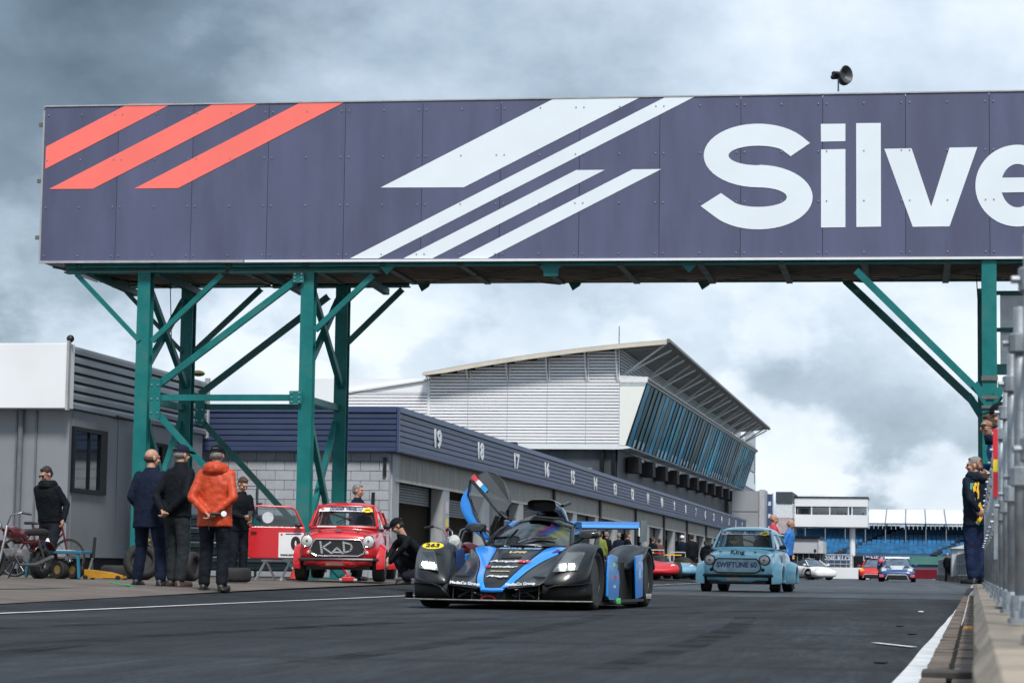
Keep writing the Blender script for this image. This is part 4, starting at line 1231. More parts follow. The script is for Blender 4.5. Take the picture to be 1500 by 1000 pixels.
# ---- classic two-door racing saloons
def mini(name, label, paint, loc, rz, lift=0, blue=False):
    t = thing(name, label, 'car', loc, rz)
    pm_ = paint
    secs = [(-1.53, [(0, .37), (.42, .37), (.54, .42), (.56, .54), (.53, .64), (.40, .715), (0, .735)]),
            (-1.47, [(0, .30), (.48, .30), (.62, .37), (.645, .55), (.61, .68), (.43, .775), (0, .80)]),
            (-1.36, [(0, .24), (.52, .24), (.68, .33), (.70, .55), (.665, .71), (.46, .815), (0, .842)]),
            (-1.1, [(0, .2), (.55, .2), (.695, .3), (.71, .55), (.685, .73), (.48, .85), (0, .878)]),
            (-.74, [(0, .18), (.58, .18), (.70, .26), (.715, .55), (.695, .79), (.56, .885), (0, .92)]),
            (0, [(0, .18), (.6, .18), (.705, .25), (.715, .55), (.70, .80), (.63, .875), (0, .885)]),
            (.9, [(0, .18), (.6, .18), (.70, .25), (.71, .55), (.69, .80), (.61, .87), (0, .88)]),
            (1.35, [(0, .22), (.58, .22), (.68, .3), (.69, .55), (.66, .78), (.55, .86), (0, .875)]),
            (1.5, [(0, .36), (.5, .36), (.6, .42), (.62, .58), (.58, .74), (.46, .8), (0, .82)])]
    body = MB().loft([ringm(h, y) for y, h in secs], True, True).build('body', pm_, t, True, sub=2)
    # roof
    rs = [(-.425, .040, .0), (-.37, .068, 0), (-.2, .095, .01), (.2, .105, .015), (.6, .09, .01), (.82, .045, 0), (.90, -.02, 0)]
    rows = []
    for y, dz, dx in rs:
        h = [(0, 1.265+dz), (.25, 1.26+dz), (.42, 1.243+dz), (.50+dx, 1.21+dz*.7), (.535+dx, 1.165+dz*.3)]
        rows.append([Vector((-x, y, z)) for x, z in h[::-1]]+[Vector((x, y, z)) for x, z in h[1:]])
    MB().loft(rows, False).build('roof', pm_, t, True, sub=2, solid=.025)
    # windscreen surround, pillars
    def wpt(u, v, off=0):
        # u -1..1 across, v 0..1 up the screen; gently bowed
        hw = .595-.10*v
        y = -.74+.31*v+.10*(u*u)-off
        z = .915+.365*v-.02*u*u*(1-v)
        return Vector((hw*u, y, z+off*.4))
    loop = [wpt(-1+2*i/10, 0) for i in range(11)]+[wpt(1, i/6) for i in range(1, 6)]+[wpt(1-2*i/10, 1) for i in range(11)]+[wpt(-1, 1-i/6) for i in range(1, 6)]
    MB().pipe(loop+loop[:2], .026, 8).build('screen_surround', pm_, t, True)
    loop2 = [q+Vector((0, -.02, .008)) for q in [wpt(-.955+1.91*i/10, .045) for i in range(11)]+[wpt(.955, .05+.9*i/6) for i in range(1, 6)]+[wpt(.955-1.91*i/10, .955) for i in range(11)]+[wpt(-.955, .95-.9*i/6) for i in range(1, 6)]]
    MB().pipe(loop2+loop2[:2], .011, 6).build('screen_seal', black_ink, t, True)
    ws = MB().loft([[wpt(-.95+1.9*i/10, v, .004) for i in range(11)] for v in (.04, .35, .65, .96)], False).build('windscreen', glass_w, t, True)
    MB().loft([[wpt(-.93+1.86*i/10, v, .014) for i in range(11)] for v in (.74, .95)], False).build('sun_strip', white_st, ws)
    slope = Vector((0, .31, .325)).normalized()
    sx_ = Vector((1, 0, 0))
    M_ = plane_m(wpt(-.08, .845, .03), sx_, slope)
    text('lettering', 'GOOD YEAR', navy_ink, ws, M_, .068, bold=.004, shear=.2, sx=1.25)
    text('lettering', 'Pirelli-free', navy_ink, ws, plane_m(wpt(.42, .89, .03), sx_, slope), .032, sx=1.1).name if False else None
    text('lettering', 'Best Motorsp', navy_ink, ws, plane_m(wpt(.46, .885, .022), sx_, slope), .03, bold=.001, sx=1.05)
    text('lettering', 'Challenge', navy_ink, ws, plane_m(wpt(.46, .81, .022), sx_, slope), .03, bold=.001, sx=1.05)
    oval('emblem', red_ink, ws, wpt(-.8, .845, .024), sx_, slope, .028, .02)
    o_ = oval('number_disc', yellow_st, ws, wpt(.77, .80, .03), sx_, slope, .082, .058)
    text('lettering', '226' if blue else '244', black_ink, o_, plane_m(wpt(.77, .80, .037), sx_, slope), .055, bold=.002, sx=1.1)
    MB().pipe([wpt(-.3, .05, .03), wpt(-.1, .25, .035), wpt(.22, .42, .04)] if not blue else [wpt(-.62, .03, .03), wpt(-.62, .5, .035), wpt(-.62, .85, .04)], .009 if not blue else .006, 6).build('wiper', black_ink, t)
    if not blue:
        MB().bar(wpt(-.22, .16, .04), wpt(.18, .44, .045), .02, .012).build('wiper_blade', black_ink, t)
    # side pillars and glass
    for s in (-1, 1):
        MB().poly([(s*.668, .13, .87), (s*.668, .20, .87), (s*.54, .18, 1.20), (s*.54, .11, 1.20)]).build('pillar', pm_, t, solid=.02)
        MB().poly([(s*.655, .88, .86), (s*.62, 1.22, .86), (s*.50, .93, 1.18), (s*.54, .74, 1.20)]).build('pillar', pm_, t, solid=.02)
        MB().pipe([(s*.60, -.66, .90), (s*.53, -.38, 1.19)], .03, 8).build('pillar', pm_, t, True)
        if not (not blue and s < 0):
            MB().poly([(s*.655, -.58, .90), (s*.66, .14, .885), (s*.54, .12, 1.185), (s*.535, -.36, 1.185)]).build('side_window', glass_d, t)
        MB().poly([(s*.66, .20, .885), (s*.645, .90, .88), (s*.54, .76, 1.185), (s*.54, .18, 1.185)]).build('side_window', glass_d, t)
    MB().poly([(-.52, 1.16, .90), (.52, 1.16, .90), (.46, .9, 1.20), (-.46, .9, 1.20)]).build('rear_window', glass_w, t)
    MB().pipe([(-.52, 1.17, .89), (.52, 1.17, .89), (.47, .9, 1.215), (-.47, .9, 1.215), (-.52, 1.17, .89)], .03, 6).build('rear_surround', pm_, t)
    # cabin: dash, cage, seat, wheel
    MB().span((-.56, -.62, .885), (.56, -.36, .925)).build('dashboard', matte_blk, t)
    cage = MB()
    for s in (-1, 1):
        cage.tube((s*.52, -.45, .9), (s*.45, -.30, 1.21), .02); cage.tube((s*.45, -.30, 1.21), (s*.45, .25, 1.235), .02); cage.tube((s*.45, .25, 1.235), (s*.5, .28, .9), .02); cage.tube((s*.45, .25, 1.235), (s*.4, .95, .95), .02)
    cage.tube((-.45, .25, 1.235), (.45, .25, 1.235), .02); cage.tube((-.45, .26, 1.2), (.48, .28, .9), .02)
    cage.build('roll_cage', mat('cage_red', (.35, .02, .03), .4) if not blue else mat('cage_blue', (.10, .20, .28), .4), t)
    sm_ = mat('pale_seat', (.7, .71, .74), .6) if not blue else matte_blk
    for sx0 in ((.3,) if not blue else (.3, -.3)):
        MB().loft([[(sx0-.17+.02*k, .05+.06*k, .88+.11*k), (sx0-.2+.02*k, .16+.06*k, .88+.11*k), (sx0+.2-.02*k, .16+.06*k, .88+.11*k), (sx0+.17-.02*k, .05+.06*k, .88+.11*k)] for k in range(4)], True, True).build('seat', sm_, t, bevel=.03)
    MB().lathe([(-.012, .145), (.012, .145), (.012, .165), (-.012, .165), (-.012, .145)], (0, 0, 0), 'y', 20).tf(Matrix.Translation((.3, -.28, .99)) @ Matrix.Rotation(R(-25), 4, 'X')).build('steering_wheel', matte_blk, t, True)
    # nose furniture
    fy = -1.538
    def onf(pts, y, th, nm, mt_, par=t):
        return MB().prism(pts, (0, y, 0), (1, 0, 0), (0, 0, 1), (0, -th, 0)).build(nm, mt_, par)
    gout = [(-.36, .395), (.36, .395), (.45, .44), (.475, .50), (.45, .58), (.40, .665), (.37, .682), (-.37, .682), (-.40, .665), (-.45, .58), (-.475, .50), (-.45, .44)]
    grille = onf([(x*1.0, z) for x, z in gout], -1.515, .035, 'grille', matte_blk if not blue else mat('grille_cover_blue', (.30, .47, .60), .3, 0, .22, 7, coat=.4))
    lp = [Vector((x, -1.556, z)) for x, z in gout]
    MB().pipe(lp+lp[:2], .013, 6).build('grille_surround', chrome if not blue else black_ink, grille, True)
    if blue:
        text('lettering', 'SWIFTUNE 60', navy_ink, grille, plane_m((0, -1.553, .55), (1, 0, 0), (0, 0, 1)), .15, bold=.004, sx=.86)
        MB().prism([(-.38, .40), (.40, .40), (.40, .415), (-.38, .415)], (0, -1.5515, 0), (1, 0, 0), (0, 0, 1), (0, -.002, 0)).build('lime_stripe', mat('lime', (.42, .5, .05), .5), grille)
    else:
        led = mat('bright_mesh_letters', (.6, .63, .66), .3, .5, .3, 70)
        def stk(segs):
            b_ = MB()
            for (x0, z0), (x1, z1) in segs:
                b_.bar((x0, -1.558, z0), (x1, -1.558, z1), .032, .006, up=(0, 1, 0))
            return b_
        b_ = stk([((-.30, .63), (-.27, .46))])
        for seg in ([((-.30, .635), (-.27, .45)), ((-.13, .63), (-.255, .545)), ((-.255, .545), (-.12, .455))], [((-.10, .445), (-.01, .54)), ((-.01, .54), (.09, .445)), ((-.055, .462), (.045, .462))], [((.10, .64), (.12, .455)), ((.10, .635), (.23, .60)), ((.23, .60), (.25, .545)), ((.25, .545), (.22, .49)), ((.22, .49), (.12, .455))]):
            # each letter a row of small bright squares
            q = MB()
            for (x0, z0), (x1, z1) in seg:
                n_ = max(2, int(math.hypot(x1-x0, z1-z0)/.028))
                for i in range(n_+1):
                    q.box((x0+(x1-x0)*i/n_, -1.556, z0+(z1-z0)*i/n_), (.034, .006, .022))
            q.build('letter', led, grille)
    for s in (-1, 1):
        c = (s*.535, -1.46, .655)
        hl = MB().lathe([(0, .112), (-.055, .112), (-.075, .100), (-.07, .092)], c, 'y', 22).build('headlight', chrome if not blue else black_ink, t, True)
        MB().lathe([(-.05, .094), (-.075, .09), (-.095, .06), (-.102, .0)], c, 'y', 20).build('lens', lens_m, hl, True)
        oval('bulb', mat('bulb_dark', (.10, .10, .10), .3), hl, (c[0], c[1]-.105, c[2]), (1, 0, 0), (0, 0, 1), .022, .022)
        MB().lathe([(0, .036), (-.03, .034), (-.045, .015)], (s*.505, -1.495, .455), 'y', 12).build('indicator', mat('pinkish_lens', (.6, .35, .33), .3) if not blue else rim_dk, t, True)
    bz, bp = .335, (mat('dark_bumper', (.04, .045, .05), .35, .4) if not blue else matte_blk)
    MB().pipe([(-.68, -1.36, bz), (-.60, -1.52, bz), (-.3, -1.585, bz), (0, -1.60, bz), (.3, -1.585, bz), (.60, -1.52, bz), (.68, -1.36, bz)], .03, 8).build('bumper', bp, t, True)
    MB().loft([[(x, -1.53+.08*abs(x), .33), (x, -1.50+.1*abs(x), .235-.03*(abs(x) < .3))] for x in (-.6, -.4, -.28, 0, .28, .4, .6)], False).build('valance', pm_, t, True, solid=.02)
    MB().box((-.05, -1.555, .262), (.30, .01, .045)).build('number_plate', mat('faded_plate', (.55, .36, .30), .5, 0, .2, 40), t)
    MB().span((-.55, -1.45, .16), (.55, 1.3, .24)).build('underside', matte_blk, t)
    # wide arches
    for s in (-1, 1):
        for yc in (-1.02, 1.03):
            rings = []
            for i in range(13):
                a = R(-14+208*i/12)
                ca, sa = math.cos(a), math.sin(a)
                xo = .84 if blue else .80
                rr = (.345 if blue else .325)
                prf = [(.66, rr+.05), (.72, rr+.035), (xo, rr-.015), (xo+.005, rr-.05), (xo-.02, .262), (.66, .262)]
                rings.append([(s*x, yc+r*ca*-1, .262+r*sa) for x, r in prf])
            MB().loft(rings, True, True).build('wheel_arch', pm_, t, True)
    # tailored extras
    for s in (-1, 1):
        M_ = MB().sphere((s*.75, -.48, .93), (.075, .05, .05))
        M_.tube((s*.68, -.46, .88), (s*.74, -.47, .92), .012)
        if not (not blue and s < 0):
            M_.build('mirror', black_ink, t, True)
        MB().poly([(s*.722, -.30, .36), (s*.722, .14, .36), (s*.722, .14, .80), (s*.722, -.30, .80)] if True else []).build('door_patch', white_st, t, solid=.002)
    for x in (-.34, .34):
        MB().box((x, -1.40, .822 if not blue else .82), (.05, .03, .02)).build('bonnet_pin', black_ink, t)
    if blue:
        hm = plane_m((0, -1.475, .815), (1, 0, 0), Vector((0, .6, .8)))
        text('lettering', 'King', black_ink, body, hm, .13, bold=.004, shear=.1, sx=1.2)
    else:
        oval('badge', chrome, body, (0, -1.43, .832), (1, 0, 0), (0, .8, .5), .06, .03, .01)
        MB().box((-.28, -.86, .915), (.34, .12, .01), Matrix.Rotation(R(8), 3, 'X')).build('paper', white_st, body)
    ws_ = wheel_meshes(.262, .21 if blue else .22, .135, rubber, rim_lt if blue else rim_dk)
    for s in (-1, 1):
        add_wheel(t, ws_, s*.68, -1.02, .262-lift*.2, R(0 if not blue else 6))
        add_wheel(t, ws_, s*.66, 1.03, .262)
    return t
paint_red = mat('red_car_paint', (.52, .008, .014), .3, 0, .06, 2, coat=.7)
paint_blue = mat('pale_blue_car_paint', (.32, .72, .88), .3, 0, .05, 2, coat=.7)
pR = gnd(511, 852, .145)
RM = mini('red_race_car', 'small red classic racing saloon on a jack with its door open', paint_red, (-9.84, 40.75, .145+.05), R(7), lift=.2)
BM = mini('pale_blue_race_car', 'pale blue classic racing saloon with lettered grille panel driving on the lane', paint_blue, (-3.42, 50.3, 0), R(-5), blue=True)
BM.scale = (1.06, 1.0, 1.0)
RM.scale = (.985, .98, .985)
# open door of the red car
dr = MB()
dw = [(0, .34), (.96, .34), (1.0, .40), (1.0, .82), (.95, .90), (0, .90)]
dM = Matrix.Translation((-.70, -.60, 0)) @ Matrix.Rotation(R(188), 4, 'Z')
dr.prism(dw, (0, 0, 0), (1, 0, 0), (0, 0, 1), (0, -.06, 0)).tf(dM)
door = dr.build('door', paint_red, RM, bevel=.015)
door['label'] = 'open red driver door with white number panel'
fr = [(.03, 0, .90), (.18, 0, 1.20), (.25, 0, 1.25), (.80, 0, 1.265), (.90, 0, 1.25), (.94, 0, 1.18), (.97, 0, .90)]
MB().pipe(fr, .018, 8).tf(dM @ Matrix.Translation((0, -.03, 0))).build('window_frame', paint_red, door, True)
MB().poly([(.05, -.03, .90), (.19, -.03, 1.2), (.25, -.03, 1.24), (.8, -.03, 1.25), (.92, -.03, 1.18), (.95, -.03, .90)]).tf(dM).build('window', glass('door_perspex', (.55, .60, .64), .04), door)
MB().prism([(.02, .36), (.46, .36), (.46, .80), (.02, .80)], (0, .003, 0), (1, 0, 0), (0, 0, 1), (0, .003, 0)).tf(dM).build('number_panel', white_st, door)
MB().prism([(.06, .765), (.34, .765), (.34, .785), (.06, .785)], (0, .007, 0), (1, 0, 0), (0, 0, 1), (0, .002, 0)).tf(dM).build('sponsor_strip', navy_ink, door)
oval('sponsor_dot', red_ink, door, dM @ Vector((.41, .008, .765)), dM.to_3x3() @ Vector((-1, 0, 0)), (0, 0, 1), .02, .02)
text('lettering', '0', black_ink, door, dM @ plane_m((.16, .010, .60), (-1, 0, 0), (0, 0, 1)), .30, bold=.02)
text('lettering', 'www.mro', black_ink, door, dM @ plane_m((.30, .010, .41), (-1, 0, 0), (0, 0, 1)), .06, bold=.003)
MB().box((.90, .02, .80), (.10, .03, .025)).tf(dM).build('handle', black_ink, door)
oval('roundel', mat('frosted_disc', (.55, .58, .62), .4), door, dM @ Vector((.66, -.025, 1.06)), dM.to_3x3() @ Vector((-1, 0, 0)), (0, 0, 1), .10, .10)
MB().sphere((.12, .08, .93), (.07, .05, .04)).tf(dM).build('mirror', black_ink, door, True)
# trestle, cone and jack
jk = thing('trolley_jack', 'small red trolley jack under the front of the red saloon', 'jack', (-9.42, 39.1, .147), R(10))
MB().span((-.10, -.18, .02), (.10, .18, .09)).build('chassis', paint_red, jk, bevel=.01)
MB().lathe([(.09, .04), (.15, .05), (.16, .03)], (0, .05, 0), 'z', 10).build('saddle', mat('jack_grey', (.3, .3, .32), .4, .5), jk)
MB().bar((0, -.1, .1), (-.18, .5, .30), .025, .025).build('handle', paint_red, jk)
jw = MB().lathe([(-.02, .03), (.02, .03)], (0, 0, 0), 'x', 10).mesh('wheel', chrome)
for x in (-.12, .12):
    for y in (-.15, .15):
        link('wheel', jw, jk, (x, y, .034))
tr = thing('white_trestle', 'low white folding trestle standing under the open red door', 'trestle', (-10.80, 40.4, .15), R(8))
for x in (-.42, .02):
    for s, sg in ((-1, -1), (1, 1)):
        MB().bar((x+s*.16-(.0), s*.12, 0), (x, s*.02, .34), .035, .03).build('leg', white_st, tr)
MB().bar((-.5, 0, .345), (.12, 0, .345), .05, .03).build('top_rail', white_st, tr)
cn = thing('traffic_cone', 'red traffic cone behind the trestle beside the red saloon', 'cone', (-10.95, 41.5, .152))
MB().lathe([(.03, .14), (.05, .13), (.40, .035), (.42, .03)], (0, 0, 0), 'z', 16).build('cone', mat('cone_red', (.55, .03, .02), .5), cn, True)
MB().box((0, 0, .015), (.34, .34, .03)).build('base', matte_blk, cn, bevel=.01)
MB().lathe([(.20, .101), (.28, .078)], (0, 0, .002), 'z', 16).build('band', white_st, cn, True)
# ------------------------------------------------------------------ black and blue prototype racing car
blue_p = mat('bright_blue_car_paint', (.010, .25, .78), .28, 0, .04, 2, coat=.8)
PC = thing('prototype_race_car', 'low black and blue prototype racing car with one wing door raised', 'car', (-4.055, 25.77, 0), R(-3.9))
def sheet_grid(rows, name, mt_, par, sub=2, solid=.012):
    return MB().loft(rows, False).build(name, mt_, par, True, sub=sub, solid=solid)
# floor and splitter
MB().prism([(-.55, -1.7), (.55, -1.7), (.58, -.95), (.93, -.85), (.96, .8), (.62, .95), (.62, 2.0), (-.62, 2.0), (-.62, .95), (-.96, .8), (-.93, -.85), (-.58, -.95)], (0, 0, .045), (1, 0, 0), (0, 1, 0), (0, 0, .03)).build('floor', matte_blk, PC)
half = [(0, -2.13), (.35, -2.10), (.70, -2.02), (.90, -1.93), (.985, -1.86), (.985, -1.62), (.6, -1.55), (0, -1.55)]
spl = MB()
up = lambda x: .082+(.0 if abs(x) < .8 else 0)
pts = half+[(-x, y) for x, y in half[::-1] if x > 0]
spl.add([(x, y, up(x)) for x, y in pts]+[(x, y, up(x)+.014) for x, y in pts], [tuple(range(len(pts))), tuple(reversed(range(len(pts), 2*len(pts))))]+[((i+1) % len(pts), i, len(pts)+i, len(pts)+(i+1) % len(pts)) for i in range(len(pts))])
sp_o = spl.build('splitter', carbon, PC)
MB().pipe([(-x, y-.004, .093) for x, y in half[:5][::-1]]+[(x, y-.004, .093) for x, y in half[1:5]], .007, 6).build('worn_edge', mat('worn_edge', (.26, .25, .23), .6, 0, .4, 15), sp_o, True)
for s in (-1, 1):
    MB().box((s*.985, -1.74, .125), (.012, .26, .08)).build('end_plate', carbon, sp_o)
# nose skin: centre panel, blue band, dark flanks
prof_n = [(-2.13, [(0, .195), (.05, .195), (.115, .20), (.28, .235), (.48, .25)]),
          (-2.06, [(0, .262), (.105, .262), (.18, .25), (.31, .245), (.49, .265)]),
          (-1.90, [(0, .345), (.15, .345), (.23, .325), (.36, .265), (.52, .30)]),
          (-1.65, [(0, .43), (.18, .43), (.265, .405), (.40, .30), (.54, .36)]),
          (-1.35, [(0, .512), (.21, .512), (.33, .49), (.44, .37), (.555, .42)]),
          (-1.05, [(0, .592), (.235, .592), (.44, .575), (.50, .47), (.57, .48)]),
          (-.74, [(0, .665), (.26, .668), (.60, .662), (.61, .56), (.615, .53)])]
def col(i0, i1, s):
    return [[Vector((s*h[i][0], y, h[i][1])) for i in range(i0, i1+1)] for y, h in prof_n]
cen = [[Vector((-h[1][0], y, h[1][1])), Vector((-h[1][0]*.5, y, h[0][1]+.004)), Vector((0, y, h[0][1]+.006)), Vector((h[1][0]*.5, y, h[0][1]+.004)), Vector((h[1][0], y, h[1][1]))] for y, h in prof_n]
hood = sheet_grid(cen, 'nose_panel', carbon, PC)
for s in (-1, 1):
    sheet_grid(col(1, 2, s), 'blue_band', blue_p, PC)
    sheet_grid(col(2, 4, s), 'nose_flank', mat('satin_carbon', (.022, .026, .03), .36, 0, .15, 40, coat=.4), PC)
MB().pipe([(-.115, -2.13, .20), (0, -2.15, .195), (.115, -2.13, .20)], .022, 8).build('nose_tip', blue_p, PC, True)
slope = Vector((0, 1.0, .285)).normalized()
ex = Vector((1, 0, 0))
whi, redi = mat('white_decal', (.62, .64, .66), .5), mat('red_decal', (.62, .03, .05), .5)
def nt_(y):
    for (ya_, ha), (yb_, hb_) in zip(prof_n, prof_n[1:]):
        if ya_ <= y <= yb_:
            return ha[0][1]+(hb_[0][1]-ha[0][1])*(y-ya_)/(yb_-ya_)
    return .6
for s_, y, sz, c, sh in (('Praga', -1.93, .085, whi, .35), ('SENNEKER', -1.80, .035, mat('gold_decal', (.5, .42, .22), .5), 0), ('undcr', -1.66, .095, whi, .3), ('AmpliN', -1.45, .10, whi, .3), ('VFR', -1.10, .10, mat('gold_decal', (.5, .42, .22), .5), .4), ('MOTUL EDGE', -.93, .06, mat('sky_decal', (.2, .4, .65), .5), .2), ('BOTTECH UK', -.80, .055, whi, 0)):
    text('lettering', s_, c, hood, plane_m((-.0, y, nt_(y)+.009), ex, slope), sz, bold=.003, shear=sh, sx=1.2)
text('lettering', 'u', redi, hood, plane_m((-.165, -1.655, nt_(-1.655)+.011), ex, slope), .10, bold=.006, sx=1.1)
text('lettering', 'iN', redi, hood, plane_m((.165, -1.46, nt_(-1.46)+.011), ex, slope), .10, bold=.006, shear=.3, sx=1.1)
MB().box((0, -1.30, .532), (.20, .07, .012), Matrix.Rotation(R(16), 3, 'X')).build('nose_vent', matte_blk, hood)
for s in (-1, 1):
    M_ = plane_m((s*.29, -2.115, .262), (1, -.04*s, .06*s), (0, .5, .86))
    text('lettering', 'MediaCo Group', whi, PC, M_, .045, bold=.0015, sx=1.05)
    MB().pipe([(s*.10, -2.13, .215), (s*.30, -2.125, .245), (s*.49, -2.08, .258)], .008, 6).build('nose_lip', carbon, PC, True)
text('lettering', 'A', mat('purple_decal', (.06, .02, .2), .5), PC, plane_m((.42, -.98, .605), (1, .3, 0), (0, .9, .4)), .11, bold=.008)
oval('emblem', redi, PC, (.53, -.90, .645), (1, .3, 0), (0, .9, .4), .03, .03, .004)
MB().loft([[(.22, -1.30, .455), (.26, -1.31, .475), (.27, -1.26, .50)], [(.42, -1.0, .53), (.50, -1.0, .555), (.52, -.95, .585)]], False).build('blade_duct', matte_blk, PC, solid=.01)
# dark opening under the nose, suspension, tow loop
MB().span((-.5, -1.72, .1), (.5, -1.62, .34)).build('radiator', matte_blk, PC)
MB().loft([[(-.12, -2.05, .09), (-.12, -2.07, .2), (.12, -2.07, .2), (.12, -2.05, .09)], [(-.16, -1.6, .09), (-.16, -1.6, .3), (.16, -1.6, .3), (.16, -1.6, .09)]], True, True).build('keel', matte_blk, PC)
for s in (-1, 1):
    for a, b in (((s*.16, -1.85, .20), (s*.6, -1.75, .22)), ((s*.16, -1.8, .13), (s*.6, -1.72, .15)), ((s*.16, -1.9, .14), (s*.45, -1.9, .22)), ((s*.22, -1.92, .23), (s*.40, -1.94, .12))):
        MB().tube(a, b, .011, n=6).build('strut', mat('arm_grey', (.12, .12, .13), .4, .6), PC)
    for x in (.25, .45):
        MB().tube((s*x, -1.98, .09), (s*x, -1.95, .25), .006, n=5).build('stay', mat('arm_grey', (.12, .12, .13), .4, .6), PC)
MB().pipe([(-.05+.07*math.cos(R(a)), -2.09, .105+.032*math.sin(R(a))) for a in range(0, 181, 20)], .010, 6).build('tow_loop', redi, PC, True)
# fenders
def fender(s, secs, name, mt_, sub=1):
    rings = []
    for y, xi, xo, zt_, zbi, zbo in secs:
        zm_ = (zt_+max(zbi, zbo))/2
        rings.append([(s*xi, y, zbi), (s*xi, y, zbi+(zt_-zbi)*.55), (s*(xi+.05), y, zt_-.035), (s*(xi+(xo-xi)*.5), y, zt_), (s*(xo-.06), y, zt_-.035), (s*(xo-.005), y, zt_-(zt_-zbo)*.4), (s*xo, y, zbo), (s*(xo-.05), y, zbo+.005), (s*(xi+.05), y, zbi+.005)])
    return MB().loft(rings, True, True).build(name, mt_, PC, True, sub=sub)
def arch(y, yc, r=.335, zc_=.31, lo=.24):
    d = r*r-(y-yc)**2
    return zc_+math.sqrt(d) if d > 0 else lo
FS = []
for y, xi, xo, zt_, zb_ in ((-2.03, .50, .70, .30, .235), (-1.98, .50, .80, .385, .235), (-1.88, .505, .90, .49, .235), (-1.75, .515, .935, .575, .24), (-1.64, .525, .95, .63, .26), (-1.5, .54, .955, .68, .3), (-1.35, .55, .96, .705, .3), (-1.2, .56, .96, .705, .3), (-1.06, .57, .955, .68, .3), (-.95, .58, .94, .64, .3), (-.8, .60, .92, .56, .34), (-.68, .62, .88, .50, .4)):
    FS.append((y, xi, xo, zt_, zb_, max(zb_, min(zt_-.05, arch(y, -1.35)))))
RS = []
for y, xi, xo, zt_, zb_ in ((.45, .62, .90, .50, .40), (.65, .60, .96, .60, .40), (.85, .58, .985, .67, .42), (1.05, .56, 1.0, .71, .45), (1.2, .56, 1.005, .72, .45), (1.35, .56, 1.005, .72, .45), (1.5, .56, 1.0, .71, .45), (1.7, .57, .99, .67, .42), (1.9, .60, .97, .60, .40), (2.02, .64, .94, .55, .42)):
    RS.append((y, xi, xo, zt_, zb_, max(zb_, min(zt_-.04, arch(y, 1.35, .35, .325)))))
for s in (-1, 1):
    fender(s, FS, 'front_fender', carbon)
    fender(s, RS, 'rear_fender', carbon)
    # corner panel below the fender and the dive plane lip
    MB().loft([[(s*.50, -2.0, .10), (s*.50, -2.02, .25)], [(s*.72, -1.93, .10), (s*.72, -1.96, .25)], [(s*.90, -1.80, .10), (s*.90, -1.85, .26)], [(s*.945, -1.66, .12), (s*.945, -1.68, .28)]], False).build('corner_panel', matte_blk, PC, True, solid=.015)
    MB().loft([[(s*.44, -2.09, .10), (s*.44, -2.06, .11)], [(s*.50, -2.12, .20), (s*.50, -2.04, .21)], [(s*.62, -2.08, .265), (s*.62, -1.98, .265)], [(s*.80, -1.99, .262), (s*.80, -1.88, .262)], [(s*.93, -1.88, .275), (s*.91, -1.78, .28)], [(s*.985, -1.72, .31), (s*.95, -1.66, .315)]], False).build('dive_plane', carbon, PC, True, sub=1, solid=.012)
    # headlight
    lensc = glass('headlight_cover', (.75, .78, .80), .06)
    A = [Vector(q) for q in ((.60, -2.005, .375), (.835, -1.905, .395), (.875, -1.70, .575), (.70, -1.80, .575))]
    A = [Vector((s*q.x, q.y-.012, q.z+.012)) for q in A]
    hl = MB().poly(A).build('headlight', mat('lamp_bowl', (.16, .18, .19), .25, .5, .3, 9), PC, solid=.01)
    B = [q+Vector((0, -.012, .012)) for q in A]
    MB().poly(B).build('cover', lensc, hl)
    e = mat('lit_lamp', (.9, .9, .85), .3, emit=(1, .97, .86), estr=12)
    base = A[0]*.55+A[1]*.45
    upv = (A[3]-A[0]).normalized()
    for k in (-1, 1):
        c = base+upv*.085+(A[1]-A[0]).normalized()*k*.045
        MB().bar(c-(A[1]-A[0]).normalized()*.028-Vector((0, .01, 0)), c+(A[1]-A[0]).normalized()*.028-Vector((0, .01, 0)), .036, .02, up=Vector((0, -1, .3))).build('lamp', e, hl)
    # louvre cut and inner scallop
    MB().loft([[(s*.535, -1.5, .40), (s*.545, -1.5, .60)], [(s*.56, -1.1, .45), (s*.57, -1.1, .63)]], False).build('inner_duct', mat('deep_blue_duct', (.008, .03, .12), .4), PC, solid=.01)
    # side: blue boards, black pod, sill
    MB().span((s*.55, -.75, .09), (s*.86, 1.0, .50)).build('side_pod', matte_blk, PC)
    MB().prism([(-.96, .35), (-.90, .56), (-.75, .58), (-.42, .56), (-.30, .30), (-.36, .10), (-.86, .10), (-.97, .14)], (s*.945, 0, 0), (0, 1, 0), (0, 0, 1), (s*.02, 0, 0)).build('side_board', blue_p, PC, bevel=.006)
    MB().prism([(.52, .57), (.98, .60), (.985, .12), (.62, .10)], (s*.965, 0, 0), (0, 1, 0), (0, 0, 1), (s*.02, 0, 0)).build('side_board', blue_p, PC, bevel=.006)
    MB().span((s*.86, -.80, .07), (s*1.0, .98, .10)).build('sill', carbon, PC)
    if s > 0:
        for y, z, w, h, c in ((-.62, .47, .16, .05, (.35, .75, .1)), (-.55, .34, .2, .05, (.6, .05, .1)), (-.58, .24, .16, .04, (.5, .6, .7)), (-.42, .47, .14, .14, (.75, .77, .8)), (.8, .38, .12, .14, (.45, .6, .75)), (.78, .50, .08, .04, (.5, .6, .7))):
            MB().box((.966 if y < 0 else .986, y, z), (.003, w*.7, h*.7)).build('decal', mat('decal_%d_%d' % (int(c[0]*99), int(c[1]*99)), c, .5, 0, .3, 40), PC)
        text('lettering', '26', black_ink, PC, plane_m((.974, -.42, .47), (0, 1, 0), (0, 0, 1)), .14, bold=.006)
        text('lettering', 'PRAGA', mat('green_decal', (.1, .6, .12), .5), PC, plane_m((1.003, -.55, .085), (0, 1, 0), (0, 0, 1)), .07, bold=.006)
